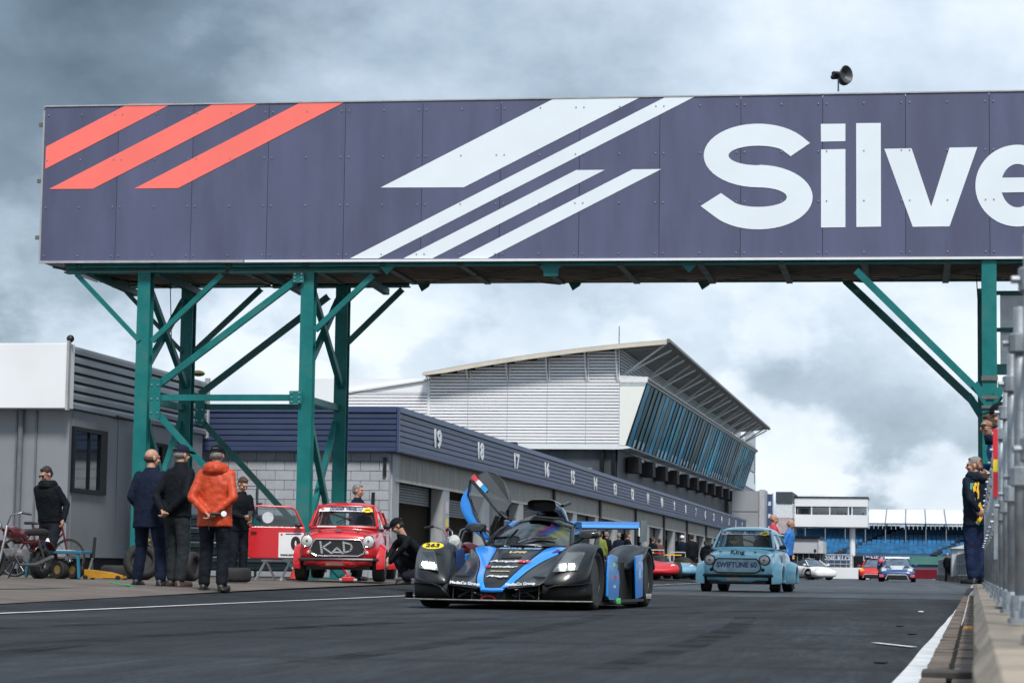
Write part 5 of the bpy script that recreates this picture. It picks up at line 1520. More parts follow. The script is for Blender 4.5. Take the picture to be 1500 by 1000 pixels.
o_ = oval('number_disc', yellow_st, PC, (-.745, -1.70, .638), (1, .0, .0), Vector((0, .80, .60)), .115, .055, .006)
text('lettering', '263', black_ink, o_, plane_m((-.745, -1.708, .644), (1, 0, 0), (0, .80, .60)), .085, bold=.003, sx=1.2)
# cockpit cell
def arcrow(y, hw, zt_, zb_, n=9, bow=0):
    return [Vector((hw*math.cos(PI*i/(n-1))*-1*(1 if True else 1), y+bow*(math.cos(PI*i/(n-1))**2), zb_+(zt_-zb_)*math.sin(PI*i/(n-1))**.75)) for i in range(n)]
cellm = carbon
rows = [arcrow(-.16, .375, .955, .60), arcrow(.0, .40, 1.01, .58), arcrow(.2, .415, 1.035, .56), arcrow(.5, .41, 1.02, .55), arcrow(.85, .39, .93, .55), arcrow(1.25, .36, .78, .52), arcrow(1.75, .32, .66, .50)]
cell = sheet_grid(rows, 'cockpit_cell', cellm, PC, 2, .015)
MB().span((-.38, -.10, .5), (.38, .9, .80)).build('cockpit_interior', matte_blk, PC)
MB().loft([[Vector((-.45, -.80, .60)), Vector((.45, -.80, .60))], [Vector((-.45, -.1, .62)), Vector((.45, -.1, .62))]], False).build('cowl', matte_blk, PC)
def wsp(u, v):
    hw = .47-.10*v
    return Vector((hw*u, -.83+.67*v+.30*u*u*(1-.35*v), .665+.295*v-.035*(v-.5)**2*4+.035-.06*u*u*v-.02*u*u))
wsc = bpy.data.materials.new('rainbow_screen')
wsc.use_nodes = True
N = wsc.node_tree.nodes; Lk = wsc.node_tree.links.new
N.remove(N['Principled BSDF'])
tcn = N.new('ShaderNodeTexCoord'); nz = N.new('ShaderNodeTexNoise'); nz.inputs['Scale'].default_value = 1.6; nz.inputs['Detail'].default_value = 1.5
Lk(tcn.outputs['Object'], nz.inputs['Vector'])
sx2 = N.new('ShaderNodeSeparateXYZ'); Lk(tcn.outputs['Object'], sx2.inputs[0])
rmp = N.new('ShaderNodeValToRGB')          # stress-colour reflection of the moulded plastic, painted as a ramp
cr_ = rmp.color_ramp
cr_.elements[0].position = .30; cr_.elements[0].color = (.35, .42, .48, 1)
cr_.elements[1].position = .80; cr_.elements[1].color = (.5, .55, .5, 1)
for p_, c_ in ((.40, (.25, .55, .45, 1)), (.47, (.75, .65, .12, 1)), (.53, (.85, .22, .25, 1)), (.59, (.5, .12, .55, 1)), (.66, (.12, .35, .75, 1)), (.72, (.75, .72, .25, 1))):
    e_ = cr_.elements.new(p_); e_.color = c_
ma = N.new('ShaderNodeMath'); ma.operation = 'MULTIPLY_ADD'; Lk(sx2.outputs[0], ma.inputs[0]); ma.inputs[1].default_value = .9
Lk(nz.outputs[0], ma.inputs[2]); Lk(ma.outputs[0], rmp.inputs[0])
mk_ = N.new('ShaderNodeMapRange'); mk_.inputs[1].default_value = .02; mk_.inputs[2].default_value = .22; Lk(sx2.outputs[0], mk_.inputs[0])
mc = N.new('ShaderNodeMix'); mc.data_type = 'RGBA'; Lk(mk_.outputs[0], mc.inputs[0]); mc.inputs[6].default_value = (.45, .5, .52, 1); Lk(rmp.outputs[0], mc.inputs[7])
tr_ = N.new('ShaderNodeBsdfTransparent'); Lk(mc.outputs[2], tr_.inputs[0])
gl_ = N.new('ShaderNodeBsdfGlossy'); gl_.inputs['Roughness'].default_value = .04
Lk(mc.outputs[2], gl_.inputs[0])
ms_ = N.new('ShaderNodeMixShader'); ms_.inputs[0].default_value = .42
Lk(tr_.outputs[0], ms_.inputs[1]); Lk(gl_.outputs[0], ms_.inputs[2]); Lk(ms_.outputs[0], N['Material Output'].inputs[0])
wsg = MB().loft([[wsp(-1+2*i/12, v/5) for i in range(13)] for v in range(6)], False).build('windscreen', wsc, PC, True)
MB().loft([[wsp(-1+2*i/12, v)+Vector((0, -.006, .01)) for i in range(13)] for v in (.88, 1.02)], False).build('screen_band', carbon, wsg, True)
MB().pipe([wsp(-1+2*i/12, 0) for i in range(13)], .02, 6).build('screen_base', carbon, PC, True)
for s in (-1, 1):
    MB().pipe([wsp(s, v/5)+Vector((0, .01, 0)) for v in range(6)], .026, 8).build('screen_pillar', carbon, PC, True)
MB().pipe([wsp(-.1, .03)+Vector((0, -.02, .015)), wsp(.2, .16)+Vector((0, -.025, .02)), wsp(.62, .2)+Vector((0, -.025, .02))], .011, 6).build('wiper', black_ink, PC)
MB().pipe([wsp(.1, .10)+Vector((0, -.03, .02)), wsp(.72, .19)+Vector((0, -.03, .02))], .008, 6).build('wiper_blade', black_ink, PC)
MB().tube((-.16, -.80, .66), (-.16, -.80, .78), .007, n=5).build('pitot', black_ink, PC)
sd = MB().loft([[(.44, -.42, .70), (.405, -.15, .90)], [(.43, -.1, .70), (.40, .1, .94)], [(.425, .35, .70), (.40, .35, .94)]], False).build('side_window', glass_d, PC, True)
MB().pipe([(.0, -.14, .985), (.25, -.12, .965), (.40, .05, .90)], .012, 6).build('roof_seam', matte_blk, PC, True)
# roof scoop
def rr(y, cx, cz, w, h, n=16, k=3.2):
    return [(cx+w/2*math.copysign(abs(math.cos(2*PI*i/n))**(2/k), math.cos(2*PI*i/n)), y, cz+h/2*math.copysign(abs(math.sin(2*PI*i/n))**(2/k), math.sin(2*PI*i/n))) for i in range(n)]
sc_ = MB().loft([rr(.10, .02, 1.115, .25, .08), rr(.02, .02, 1.115, .31, .115), rr(.0, .02, 1.115, .325, .13), rr(.06, .02, 1.115, .335, .14), rr(.35, .02, 1.10, .31, .14), rr(.8, .02, 1.02, .22, .16), rr(1.2, .02, .88, .14, .16)], True, False).build('roof_scoop', blackp, PC, True)
MB().prism([(x, z) for x, _, z in rr(0, .02, 1.115, .26, .09)], (0, .11, 0), (1, 0, 0), (0, 0, 1), (0, .01, 0)).build('intake_mouth', matte_blk, sc_)
MB().tube((.18, .35, 1.12), (.22, .55, 1.16), .02, n=6).build('roof_camera', blackp, sc_)
# mirrors
for s in (-1, 1):
    c = Vector((.68, -.60, .79)) if s > 0 else Vector((-.60, -.52, .85))
    m_ = MB().loft([rr(c.y-.05, c.x-s*.02, c.z-.01, .13, .05), rr(c.y-.02, c.x, c.z, .22, .085), rr(c.y+.05, c.x, c.z+.005, .235, .10)], True, True).build('mirror', blackp, PC, True)
    MB().tube(c+Vector((-s*.05, .02, -.03)), (s*.47, -.55, .67), .014, n=6).build('stalk', blackp, m_)
# raised wing door on the far side
def dz(x, z, k=0):
    return Vector((x, -.30-.35*(x+.45)+k, z))
outl = [(-.30, 1.00), (-.22, 1.12), (-.24, 1.22), (-.34, 1.36), (-.46, 1.46), (-.56, 1.475), (-.66, 1.42)]
door_w = [(-.66, 1.42), (-.72, 1.37), (-.40, .99), (-.30, 1.0)]
d0 = MB().prism([(0, 0)], (0, 0, 0), (1, 0, 0), (0, 0, 1), (0, 0, 0)) if False else None
smk = glass('smoked_panel', (.30, .32, .33), .10, .12)
dpn = MB().poly([dz(x, z, .02*math.sin(6*x)) for x, z in [(-.31, 1.0), (-.225, 1.12), (-.235, 1.24), (-.32, 1.37), (-.43, 1.455), (-.53, 1.48), (-.62, 1.45), (-.72, 1.37), (-.56, 1.20)]]).build('raised_door', smk, PC, solid=.02)
MB().poly([dz(x, z, -.01) for x, z in [(-.72, 1.37), (-.56, 1.2), (-.35, 1.0), (-.37, .96), (-.44, .85), (-.56, .86), (-.68, 1.04), (-.755, 1.22)]]).build('window', glass('door_window', (.42, .46, .5), .06), dpn)
MB().loft([[dz(-.775, 1.30, -.02), dz(-.715, 1.37, -.02)], [dz(-.865, 1.19, -.03), dz(-.755, 1.24, -.02)], [dz(-.885, 1.08, -.03), dz(-.715, 1.08, -.02)], [dz(-.82, .96, -.03), dz(-.635, .96, -.02)], [dz(-.72, .83, -.02), dz(-.545, .85, -.02)], [dz(-.60, .74, -.01), dz(-.53, .76, -.01)], [dz(-.52, .70, 0), dz(-.46, .78, 0)]], False).build('sill_panel', blue_p, dpn, True, sub=2, solid=.025)
MB().pipe([dz(x, z, -.02) for x, z in [(-.74, 1.385), (-.765, 1.22), (-.69, 1.03), (-.57, .845), (-.47, .80)]], .014, 6).build('seal', black_ink, dpn, True)
MB().pipe([dz(x, z, -.02) for x, z in [(-.73, 1.38), (-.55, 1.2), (-.36, 1.0), (-.22, .94)]], .015, 6).build('hinge_arm', blackp, dpn, True)
MB().tube(dz(-.40, .99, -.02), dz(-.48, .80, 0), .024, n=8).build('gas_strut', blackp, dpn)
MB().pipe([dz(-.36, 1.03, -.05), dz(-.28, .96, -.05), dz(-.20, .95, .05)], .018, 6).build('hinge_arm', blackp, dpn)
for k, (x, z, c, w) in enumerate(((-.68, 1.40, (.62, .05, .08), .06), (-.625, 1.345, (.7, .7, .72), .07), (-.56, 1.285, (.02, .3, .65), .08))):
    MB().bar(dz(x-.03, z+.03, -.03), dz(x+.03, z-.03, -.03), .05, .006, up=(0, 1, 0)).build('decal', mat('door_decal_%d' % k, c, .5), dpn)
# rear wing
foil = [(1.72, .905), (1.76, .925), (1.85, .945), (1.98, .965), (2.08, .985), (2.08, .978), (1.97, .945), (1.85, .915), (1.76, .895)]
wg = MB().loft([[(x, y, z) for y, z in foil] for x in (-.80, 0, .80)], True, True).build('rear_wing', blue_p, PC, True)
MB().loft([[(x, 1.715, .885), (x, 1.715, .905)] for x in (-.80, .80)], False).build('leading_edge', matte_blk, wg, solid=.02)
for s in (-1, 1):
    MB().prism([(1.66, .74), (2.12, .76), (2.14, 1.01), (1.70, .985)], (s*.81, 0, 0), (0, 1, 0), (0, 0, 1), (s*.012, 0, 0)).build('end_plate', blackp, wg)
    MB().prism([(1.5, .6), (1.75, .6), (2.0, .94), (1.85, .92)], (s*.28, 0, 0), (0, 1, 0), (0, 0, 1), (s*.02, 0, 0)).build('wing_support', carbon, wg)
MB().box((.815, 1.655, .86), (.012, .02, .10)).build('wing_marker', white_st, wg)
MB().loft([arcrow(1.0, .58, .62, .30, 7), arcrow(1.6, .6, .62, .30, 7), arcrow(2.05, .6, .55, .3, 7)], False).build('engine_cover', carbon, PC, True, solid=.01)
fwm = wheel_meshes(.312, .27, .22, rubber, rim_dk, 10)
rwm = wheel_meshes(.328, .31, .225, rubber, rim_dk, 10)
for s in (-1, 1):
    add_wheel(PC, fwm, s*.80, -1.35, .312, R(-3))
    add_wheel(PC, rwm, s*.83, 1.35, .328)
text('lettering', 'MICHELIN', mat('tyre_white', (.4, .4, .4), .6), PC, plane_m((.988, 1.35, .12), (0, 1, 0), (0, 0, 1)), .07, bold=.004)
# helmeted driver seen through the screen
dv_ = thing('person', 'racing driver in a dark suit and helmet seated inside the prototype car', 'person', (-4.03, 25.9, .45), R(-3.9))
MB().sphere((.0, -.1, .39), (.125, .15, .14)).build('helmet', mat('helmet_black', (.03, .03, .04), .25, coat=.6), dv_, True)
MB().sphere((.0, -.17, .385), (.105, .09, .05)).build('visor', mat('visor_blue', (.02, .08, .12), .1, .5), dv_, True)
MB().loft([rr(-.0, 0, .12, .48, .2), rr(.1, 0, .24, .36, .2), rr(.05, 0, .3, .2, .15)], True, True).build('torso', matte_blk, dv_, True)
# ------------------------------------------------------------------ people
skin = mat('skin', (.42, .225, .155), .55, 0, .1, 12)
denim = mat('dark_trousers', (.010, .012, .017), .8, 0, .2, 10, .5, 25, spec=.12)
charcoal = mat('charcoal_trousers', (.022, .027, .031), .8, 0, .2, 10, .5, 25, spec=.12)
navy_c = mat('navy_cloth', (.008, .013, .03), .8, 0, .2, 9, .5, 25, spec=.12)
black_c = mat('black_cloth', (.006, .008, .011), .75, 0, .2, 9, .5, 25, spec=.12)
orange_c = mat('orange_shell', (.46, .044, .006), .6, 0, .12, 5, .6, 14)
shoe_b = mat('black_shoe', (.010, .009, .009), .5)
shoe_br = mat('brown_shoe', (.045, .025, .018), .5)
hair_d = mat('dark_hair', (.015, .011, .008), .7, 0, .3, 40, .4, 90)
hair_g = mat('grey_hair', (.20, .19, .18), .7, 0, .3, 40, .4, 90)
hair_b = mat('brown_hair', (.055, .03, .018), .7, 0, .3, 40, .4, 90)
WR = bpy.data.textures.new('cloth_folds', 'CLOUDS'); WR.noise_scale = .11; WR.noise_depth = 2
WR2 = bpy.data.textures.new('cloth_creases', 'CLOUDS'); WR2.noise_scale = .055; WR2.noise_depth = 1
def capsule(b_, p0, p1, r0, r1, n=10):
    p0, p1 = Vector(p0), Vector(p1)
    b_.sphere(p0, r0, n, 6); b_.sphere(p1, r1, n, 6)
    if (p1-p0).length > 1e-4:
        b_.tube(p0, p1, r0, r1, n)
def fuse(b_, name, mt_, par, voxel, sm=4, fold=0):
    me = b_.mesh(name, None)
    tmp = bpy.data.objects.new('tmp', me); COL.objects.link(tmp)
    m_ = tmp.modifiers.new('r', 'REMESH'); m_.mode = 'VOXEL'; m_.voxel_size = voxel
    m_ = tmp.modifiers.new('s', 'SMOOTH'); m_.iterations = sm; m_.factor = .5
    if fold:
        m_ = tmp.modifiers.new('d', 'DISPLACE'); m_.texture = WR; m_.strength = fold; m_.mid_level = .5
        m_ = tmp.modifiers.new('d2', 'DISPLACE'); m_.texture = WR2; m_.strength = fold*.5; m_.mid_level = .5
    dg = bpy.context.evaluated_depsgraph_get(); dg.update()
    out = bpy.data.meshes.new_from_object(tmp.evaluated_get(dg))
    bpy.data.objects.remove(tmp); bpy.data.meshes.remove(me)
    out.name = name
    out.materials.clear(); out.materials.append(mt_)
    out.polygons.foreach_set('use_smooth', [True]*len(out.polygons))
    return link(name, out, par)
def rot2(v, a):
    return Vector((v[0]*math.cos(a)-v[1]*math.sin(a), v[0]*math.sin(a)+v[1]*math.cos(a), v[2]))
def hand(b_, wrist, d, palm_n, s, near, curl=.9):
    """palm, four fingers and a thumb; d: direction of the forearm, palm_n: way the fingers curl, s: side"""
    d = Vector(d).normalized()
    pn = Vector(palm_n); pn = (pn-d*pn.dot(d)).normalized()
    side = d.cross(pn).normalized()
    wrist = Vector(wrist)
    kn = wrist+d*.085
    for t in (-.028, -.009, .011, .03):
        capsule(b_, wrist+d*.015+side*t*.6, kn+side*t, .015, .013, 8)
    for t, ln in ((-.03, .036), (-.010, .043), (.011, .041), (.031, .033)):
        a0 = kn+side*t
        d1 = (d*math.cos(curl*.5)+pn*math.sin(curl*.5))
        d2 = (d*math.cos(curl*1.3)+pn*math.sin(curl*1.3))
        a1 = a0+d1*ln; a2 = a1+d2*ln*.8
        capsule(b_, a0, a1, .0105, .0095, 8); capsule(b_, a1, a2, .0095, .008, 8)
    th = wrist+d*.03-side*s*.032
    t1 = th+(d*.7-side*s*.5+pn*.35).normalized()*.035
    t2 = t1+(d*.85+pn*.5).normalized()*.028
    capsule(b_, wrist+d*.012-side*s*.015, th, .015, .0135, 8); capsule(b_, th, t1, .0135, .011, 8); capsule(b_, t1, t2, .011, .009, 8)
def person(label, loc, rz, H=1.76, top=black_c, bot=denim, shoe=shoe_b, hair=hair_d, cap=None, arms=None, feet=((-.11, 0), (.11, 0)), knees=None, lean=(0, 0), head=(0, 0), hem=.84, wide=1.0, near=0, bald=0, hood=0, hipz=.90, collar=None, glasses=None, group=None, brim=0, hips=(0, 0), fold=.014):
    t = thing('person', label, 'person', loc, rz, group)
    k = H/1.76
    vb = .0095 if near else .02
    vc = .016 if near else .026
    hx, hy = hips
    def T(z):                                    # lean of the trunk at height z
        q = max(0, (z-.90)/.6)
        return Vector((hx+lean[0]*q, hy+lean[1]*q, z+(hipz-.90)-(lean[0]**2+lean[1]**2)*q*q*.35))
    sh = {-1: T(1.42)+Vector((-.175*wide, .0, 0)), 1: T(1.42)+Vector((.175*wide, .0, 0))}
    arms = arms or {-1: ((-.25, .02, 1.13), (-.24, -.05, .88)), 1: ((.25, .02, 1.13), (.24, -.05, .88))}
    skin_b, topb, botb = MB(), MB(), MB()
    # trunk
    hdy = 1.0
    def trunk(b_, rows):
        b_.loft([[T(z)+Vector((hw*wide*math.cos(2*PI*i/16), y+hd*math.sin(2*PI*i/16), 0)) for i in range(16)] for z, hw, hd, y in rows], True, True)
    trunk(skin_b, [(.86, .13, .09, 0), (1.1, .13, .09, 0), (1.36, .15, .09, 0), (1.46, .08, .06, .0)])
    trunk(topb, [(hem, .205, .145, .0), (hem+.10, .20, .142, 0), (1.12, .195, .138, .0), (1.28, .212, .142, 0), (1.38, .205, .13, .005), (1.45, .15, .10, .01), (1.49, .085, .078, .01), (1.525, .072, .072, .005)])
    for s in (-1, 1):
        el, wr = [Vector(q) for q in arms[s][:2]]
        capsule(topb, sh[s]+Vector((-s*.02, 0, -.01)), el, .072, .056); capsule(topb, el, wr, .055, .044)
        capsule(skin_b, sh[s], el, .04, .035); capsule(skin_b, el, wr, .034, .028)
        d = (wr-el).normalized()
        pn = Vector((-s*.6, -.5, 0)) if len(arms[s]) < 3 else Vector(arms[s][2])
        hand(skin_b, wr, d, pn, s, near)
        fx, fy = feet[0] if s < 0 else feet[1]
        hip = Vector((s*.092*wide+hx, hy, hipz-.03))
        an = Vector((fx, fy, .09))
        if knees:
            kn = Vector(knees[s])
        else:
            kn = (hip+an)/2+Vector((0, -.035, .02))
        capsule(botb, hip, kn, .104, .084); capsule(botb, kn, an+Vector((0, .01, .02)), .083, .074)
        capsule(skin_b, hip, kn, .06, .045); capsule(skin_b, kn, an, .045, .035)
        sb = MB()
        capsule(sb, an+Vector((0, .045, -.045)), an+Vector((s*.03, -.13, -.052)), .046, .040); sb.box(an+Vector((s*.014, -.04, -.078)), (.085, .25, .026))
        capsule(sb, an+Vector((0, .02, -.02)), an+Vector((0, .0, .03)), .05, .05)
        so = fuse(sb, 'shoe', shoe, t, .014 if near else .024, 3)
    botb.loft([[Vector((hx+hw*wide*math.cos(2*PI*i/14), hy+hd*math.sin(2*PI*i/14), hipz-.90+z)) for i in range(14)] for z, hw, hd in ((.76, .10, .09), (.82, .172, .128), (.92, .178, .13), (1.0, .168, .12))], True, True)
    fuse(topb, 'jacket', top, t, vc, 3, fold if near else fold*.6)
    fuse(botb, 'trousers', bot, t, vc, 3, fold*.9 if near else fold*.5)
    # head
    hc = T(1.50)+Vector((0, -.012, 0))
    yaw, pit = head
    HM = Matrix.Translation(hc+Vector((lean[0]*.12, lean[1]*.12, .14))) @ Matrix.Rotation(yaw, 4, 'Z') @ Matrix.Rotation(pit, 4, 'X')
    hb_ = MB()
    hb_.sphere((0, .018, .035), (.076, .094, .088), 16, 10); hb_.sphere((0, -.018, -.035), (.060, .068, .078), 14, 9)
    hb_.sphere((0, -.045, -.082), (.034, .030, .030), 10, 7)
    hb_.tube((0, -.082, .018), (0, -.108, -.024), .010, .015, 8); hb_.sphere((0, -.102, -.026), (.015, .014, .011), 8, 6)
    hb_.sphere((0, -.078, .030), (.058, .018, .014), 10, 6)
    hb_.sphere((0, -.080, -.058), (.026, .012, .011), 10, 6)
    for s in (-1, 1):
        hb_.sphere((s*.079, .012, -.005), (.011, .024, .034), 8, 7); hb_.sphere((s*.042, -.066, -.022), (.022, .022, .02), 8, 6)
    hb_.tf(HM)
    skin_b.v += hb_.v if False else []
    skin_b.add(hb_.v, hb_.f)
    capsule(skin_b, T(1.44)+Vector((0, .012, 0)), HM @ Vector((0, .018, -.06)), .060, .054)
    body = fuse(skin_b, 'body', skin, t, vb, 2)
    for s in (-1, 1):
        eb = MB().sphere((s*.031, -.083, .004), (.012, .007, .007), 8, 6).tf(HM).build('eye', mat('eye_dark', (.02, .017, .015), .3), body, True)
    if hair is not None:
        hr = MB()
        if bald:
            hr.sphere((0, .030, -.008), (.0835, .094, .056), 16, 9)
        elif cap is not None:
            hr.sphere((0, .034, -.002), (.079, .088, .062), 16, 9)
        else:
            hr.sphere((0, .030, .050), (.082, .097, .088), 16, 10)
            hr.sphere((0, .058, .0), (.074, .066, .07), 14, 8)
            hr.sphere((0, -.030, .098), (.058, .045, .028), 12, 7)
        hr.tf(HM)
        fuse(hr, 'hair', hair, t, .009 if near else .02, 2, .008 if near else 0)
    if cap is not None:
        cp_ = MB().sphere((0, .016, .042), (.092, .114, .094), 18, 10, zmin=-.08)
        cp_.tf(HM)
        co = cp_.build('cap', cap, t, True)
        bm_ = MB()
        pts_ = [Vector((.082*math.cos(R(a)), -.075+-.115*math.sin(R(a)), .052-.02*math.sin(R(a)))) for a in range(0, 181, 20)]
        bm_.poly(pts_)
        bm_.tf(HM if not brim else HM @ Matrix.Rotation(PI, 4, 'Z'))
        bm_.build('brim', cap, co, solid=.008)
        MB().bar((-.03, .118, .075), (.03, .118, .075), .014, .004).tf(HM).build('strap', mat('cap_mark', (.3, .3, .28), .6), co)
    if glasses is not None:
        gb = MB()
        for s in (-1, 1):
            gb.box((s*.034, -.094, .004), (.052, .01, .036)); gb.bar((s*.062, -.088, .008), (s*.082, .01, .005), .005, .008)
        gb.bar((-.03, -.098, .01), (.03, -.098, .01), .005, .006)
        gb.tf(HM).build('glasses', glasses, t)
    if collar is not None:
        cb_ = MB().loft([[T(z)+Vector((hw*math.cos(2*PI*i/14), hw*math.sin(2*PI*i/14), 0)) for i in range(14)] for z, hw in ((1.46, .10), (1.50, .088), (1.555, .078))], True)
        cb_.build('collar', collar, t, True, solid=.012)
    if hood:
        hd_ = MB()
        hd_.loft([[T(1.50)+Vector((w*math.cos(R(a)), .03+d_*math.sin(R(a)), z)) for a in range(0, 360, 20)] for z, w, d_ in ((-.09, .13, .12), (-.05, .165, .155), (.01, .155, .15), (.055, .115, .115), (.06, .09, .085), (.0, .075, .075))], True, True)
        hd_.sphere(T(1.50)+Vector((0, .11, -.02)), (.13, .075, .085), 14, 8)
        fuse(hd_, 'hood', top, t, .012 if near else .02, 3, .018)
    t.scale = (k, k, k)
    return t
BACK = {-1: ((-.27, .11, 1.13), (-.06, .20, .93), (.8, .1, .3)), 1: ((.27, .11, 1.13), (.05, .20, .95), (-.8, .1, .3))}
def P(px, py, zg):
    return gnd(px, py, zg)
away = PI
p_ = P(312, 861, .128)
MO = person('man in bright orange hooded jacket and black cap, hands clasped behind his back', (p_.x, p_.y, zap(p_.x)), PI-R(2), 1.76, orange_c, denim, shoe_b, hair_g, black_c, BACK, ((-.12, .02), (.13, -.05)), lean=(0, -.02), head=(R(6), R(8)), hem=.78, wide=1.10, near=1, hood=1, brim=0, fold=.018)
tl = thing('torch', 'small dark torch with a bright round lens held by the orange jacket man', 'torch', (p_.x+.11, p_.y-.25, zap(p_.x)+.93), R(15))
MB().tube((-.09, 0, 0), (.06, -.02, 0), .017, n=10).build('barrel', black_ink, tl, True)
MB().lathe([(-.02, .02), (-.05, .04), (-.06, .042)], (.075, 0, 0), 'y', 14).build('head', black_ink, tl, True)
MB().lathe([(-.062, .034), (-.064, .0)], (.075, 0, 0), 'y', 14).build('lens', mat('torch_lens', (.75, .78, .8), .15, 0), tl, True)
MB().pipe([(-.08, 0, 0), (-.11, .0, -.1), (-.10, 0, -.2)], .005, 5).build('lanyard', black_ink, tl)
p_ = P(256, 858, .133)
person('man in black jacket, grey trousers and cap with hands behind his back', (p_.x, p_.y, zap(p_.x)), PI-R(28), 1.80, black_c, charcoal, shoe_br, hair_g, navy_c, BACK, ((-.10, .0), (.10, -.06)), lean=(.01, -.06), head=(R(-10), R(4)), hem=.86, wide=1.06, near=1, collar=black_c, brim=0)
p_ = atD(216, 855, 30.3)
person('balding man in navy suit jacket seen from behind beside the green column', (p_.x, p_.y, zap(p_.x)), PI-R(14), 1.76, navy_c, navy_c, shoe_b, hair_b, None, {-1: ((-.27, .04, 1.14), (-.22, -.10, .92)), 1: ((.27, .03, 1.14), (.20, -.12, .94))}, ((-.22, .03), (.20, -.08)), lean=(.03, -.07), head=(R(-30), R(4)), hem=.74, wide=1.16, near=1, bald=1)
p_ = atD(72, 847, 38.3)
person('man in dark hooded top and sunglasses leaning over the blue trolley', (p_.x, p_.y, .15), R(-14), 1.80, black_c, denim, shoe_b, hair_d, None, {-1: ((-.27, .05, 1.16), (-.17, -.02, .95)), 1: ((.29, .0, 1.16), (.31, -.10, .93), (-1, -.3, 0))}, ((-.10, .1), (.12, -.10)), knees={-1: (-.10, -.03, .50), 1: (.13, -.16, .52)}, lean=(-.02, -.12), head=(R(-20), R(22)), hem=.88, wide=1.14, near=1, hood=1, glasses=black_ink)
p_ = atD(347, 846, 39.3)
person('young man in dark overalls looking at his phone behind the orange jacket man', (p_.x, p_.y, .15), R(48), 1.71, black_c, denim, shoe_b, hair_b, None, {-1: ((-.24, -.06, 1.16), (-.08, -.30, 1.08), (.8, 0, .4)), 1: ((.24, -.06, 1.16), (.06, -.30, 1.02), (-.8, 0, .4))}, lean=(0, -.10), head=(R(0), R(28)), hem=.84, wide=1.0, near=1)
ph = MB().box((0, 0, 0), (.07, .015, .14), Matrix.Rotation(R(-40), 3, 'X')).build('phone', black_ink)
ph.location = Vector((p_.x, p_.y, .15))+rot2((-.0, -.36, 1.10), R(48)); tag(ph, 'black mobile phone held by the young man in overalls', 'phone')
person('short haired man in dark shirt standing behind the roof of the red saloon', (atD(522, 846, 43.5).x, atD(522, 846, 43.5).y, .15), R(80), 1.77, navy_c, denim, shoe_b, hair_g, None, head=(R(0), R(4)), wide=1.05, near=1)
p_ = atD(616, 850, 37.2)
person('mechanic in black with a cap crouching at the wheel of the red saloon', (p_.x, p_.y, .14), R(-62), 1.74, black_c, denim, shoe_b, hair_d, black_c, {-1: ((-.26, -.36, .62), (-.08, -.52, .42), (.5, 0, -.5)), 1: ((.24, -.34, .60), (.06, -.52, .36), (-.5, 0, -.5))}, ((-.14, -.20), (.14, .10)), knees={-1: (-.19, -.38, .46), 1: (.16, -.28, .13)}, lean=(0, -.46), head=(R(-8), R(34)), hem=.84, hipz=.255, hips=(0, .12), near=1, wide=1.14, brim=0)
# people near the pale blue saloon
polo = mat('red_polo', (.50, .02, .05), .7, 0, .1, 8, .4, 25)
p_ = atD(1133, 843, 56)
person('bald man in a red polo shirt behind the pale blue saloon', (p_.x, p_.y, 0), R(100), 1.78, polo, denim, shoe_b, None, None, head=(R(-10), 0), wide=1.1, near=1)
p_ = atD(1153, 842, 60)
person('grey haired man in bright blue top behind the pale blue saloon', (p_.x, p_.y, 0), R(75), 1.75, mat('bright_blue_cloth', (.02, .16, .50), .7, 0, .15, 8), navy_c, shoe_b, hair_g, None, bald=1, head=(R(0), R(15)), lean=(0, -.08), near=1)
p_ = atD(1194, 847, 138)
person('man in black standing beside the small white car', (p_.x, p_.y, 0), R(170), 1.78, black_c, denim)
p_ = atD(1388, 851, 138)
person('man in black shirt standing against the distant bending fence', (p_.x, p_.y, 0), R(150), 1.66, black_c, denim, hair=None, arms={-1: ((-.25, -.05, 1.2), (-.12, -.2, 1.35)), 1: ((.27, .02, 1.13), (.26, -.05, .9))})
crowd = [(999, 99, 1.76, 165, navy_c, hair_g, white_st, 'man in navy jacket and white cap by the yellow car'),
         (1013, 97, 1.78, 200, black_c, hair_d, None, 'dark haired man in black and grey beside the yellow car'),
         (1033, 108, 1.66, 160, black_c, hair_d, None, 'person in black in front of a far garage pillar'),
         (1043, 110, 1.58, 200, black_c, hair_d, None, 'smaller figure in black right of the pillar, beside the pale blue saloon'),
         (956, 88, 1.52, 150, black_c, hair_b, None, 'person in dark top left of the long haired one by the parked racers'),
         (965, 90, 1.50, 210, mat('maroon_cloth', (.10, .03, .03), .8), hair_b, None, 'long haired person in maroon by the parked racers'),
         (879, 78, 1.52, 170, mat('hi_vis', (.16, .20, .02), .7), hair_d, None, 'person in yellow vest seen under the rear wing'),
         (888, 80, 1.56, 150, black_c, hair_g, None, 'grey haired man in black next to the yellow vest under the wing'),
         (906, 82, 1.56, 190, navy_c, hair_g, None, 'man in navy facing away under the middle of the rear wing'),
         (919, 81, 1.56, 120, black_c, hair_b, None, 'man in black near the wing end plate'),
         (833, 76, 1.62, 150, mat('pink_cloth', (.45, .06, .09), .7), hair_g, mat('pink_cap', (.5, .08, .1), .6), 'person in pink cap just right of the roof scoop')]
for px, d, h, a, tp, hr_, cp_, lb_ in crowd:
    q = atD(px, 845, d)
    person(lb_, (q.x, q.y, zap(q.x)), R(a), h, tp, denim, shoe_b, hr_, cp_, group='people by the garages')
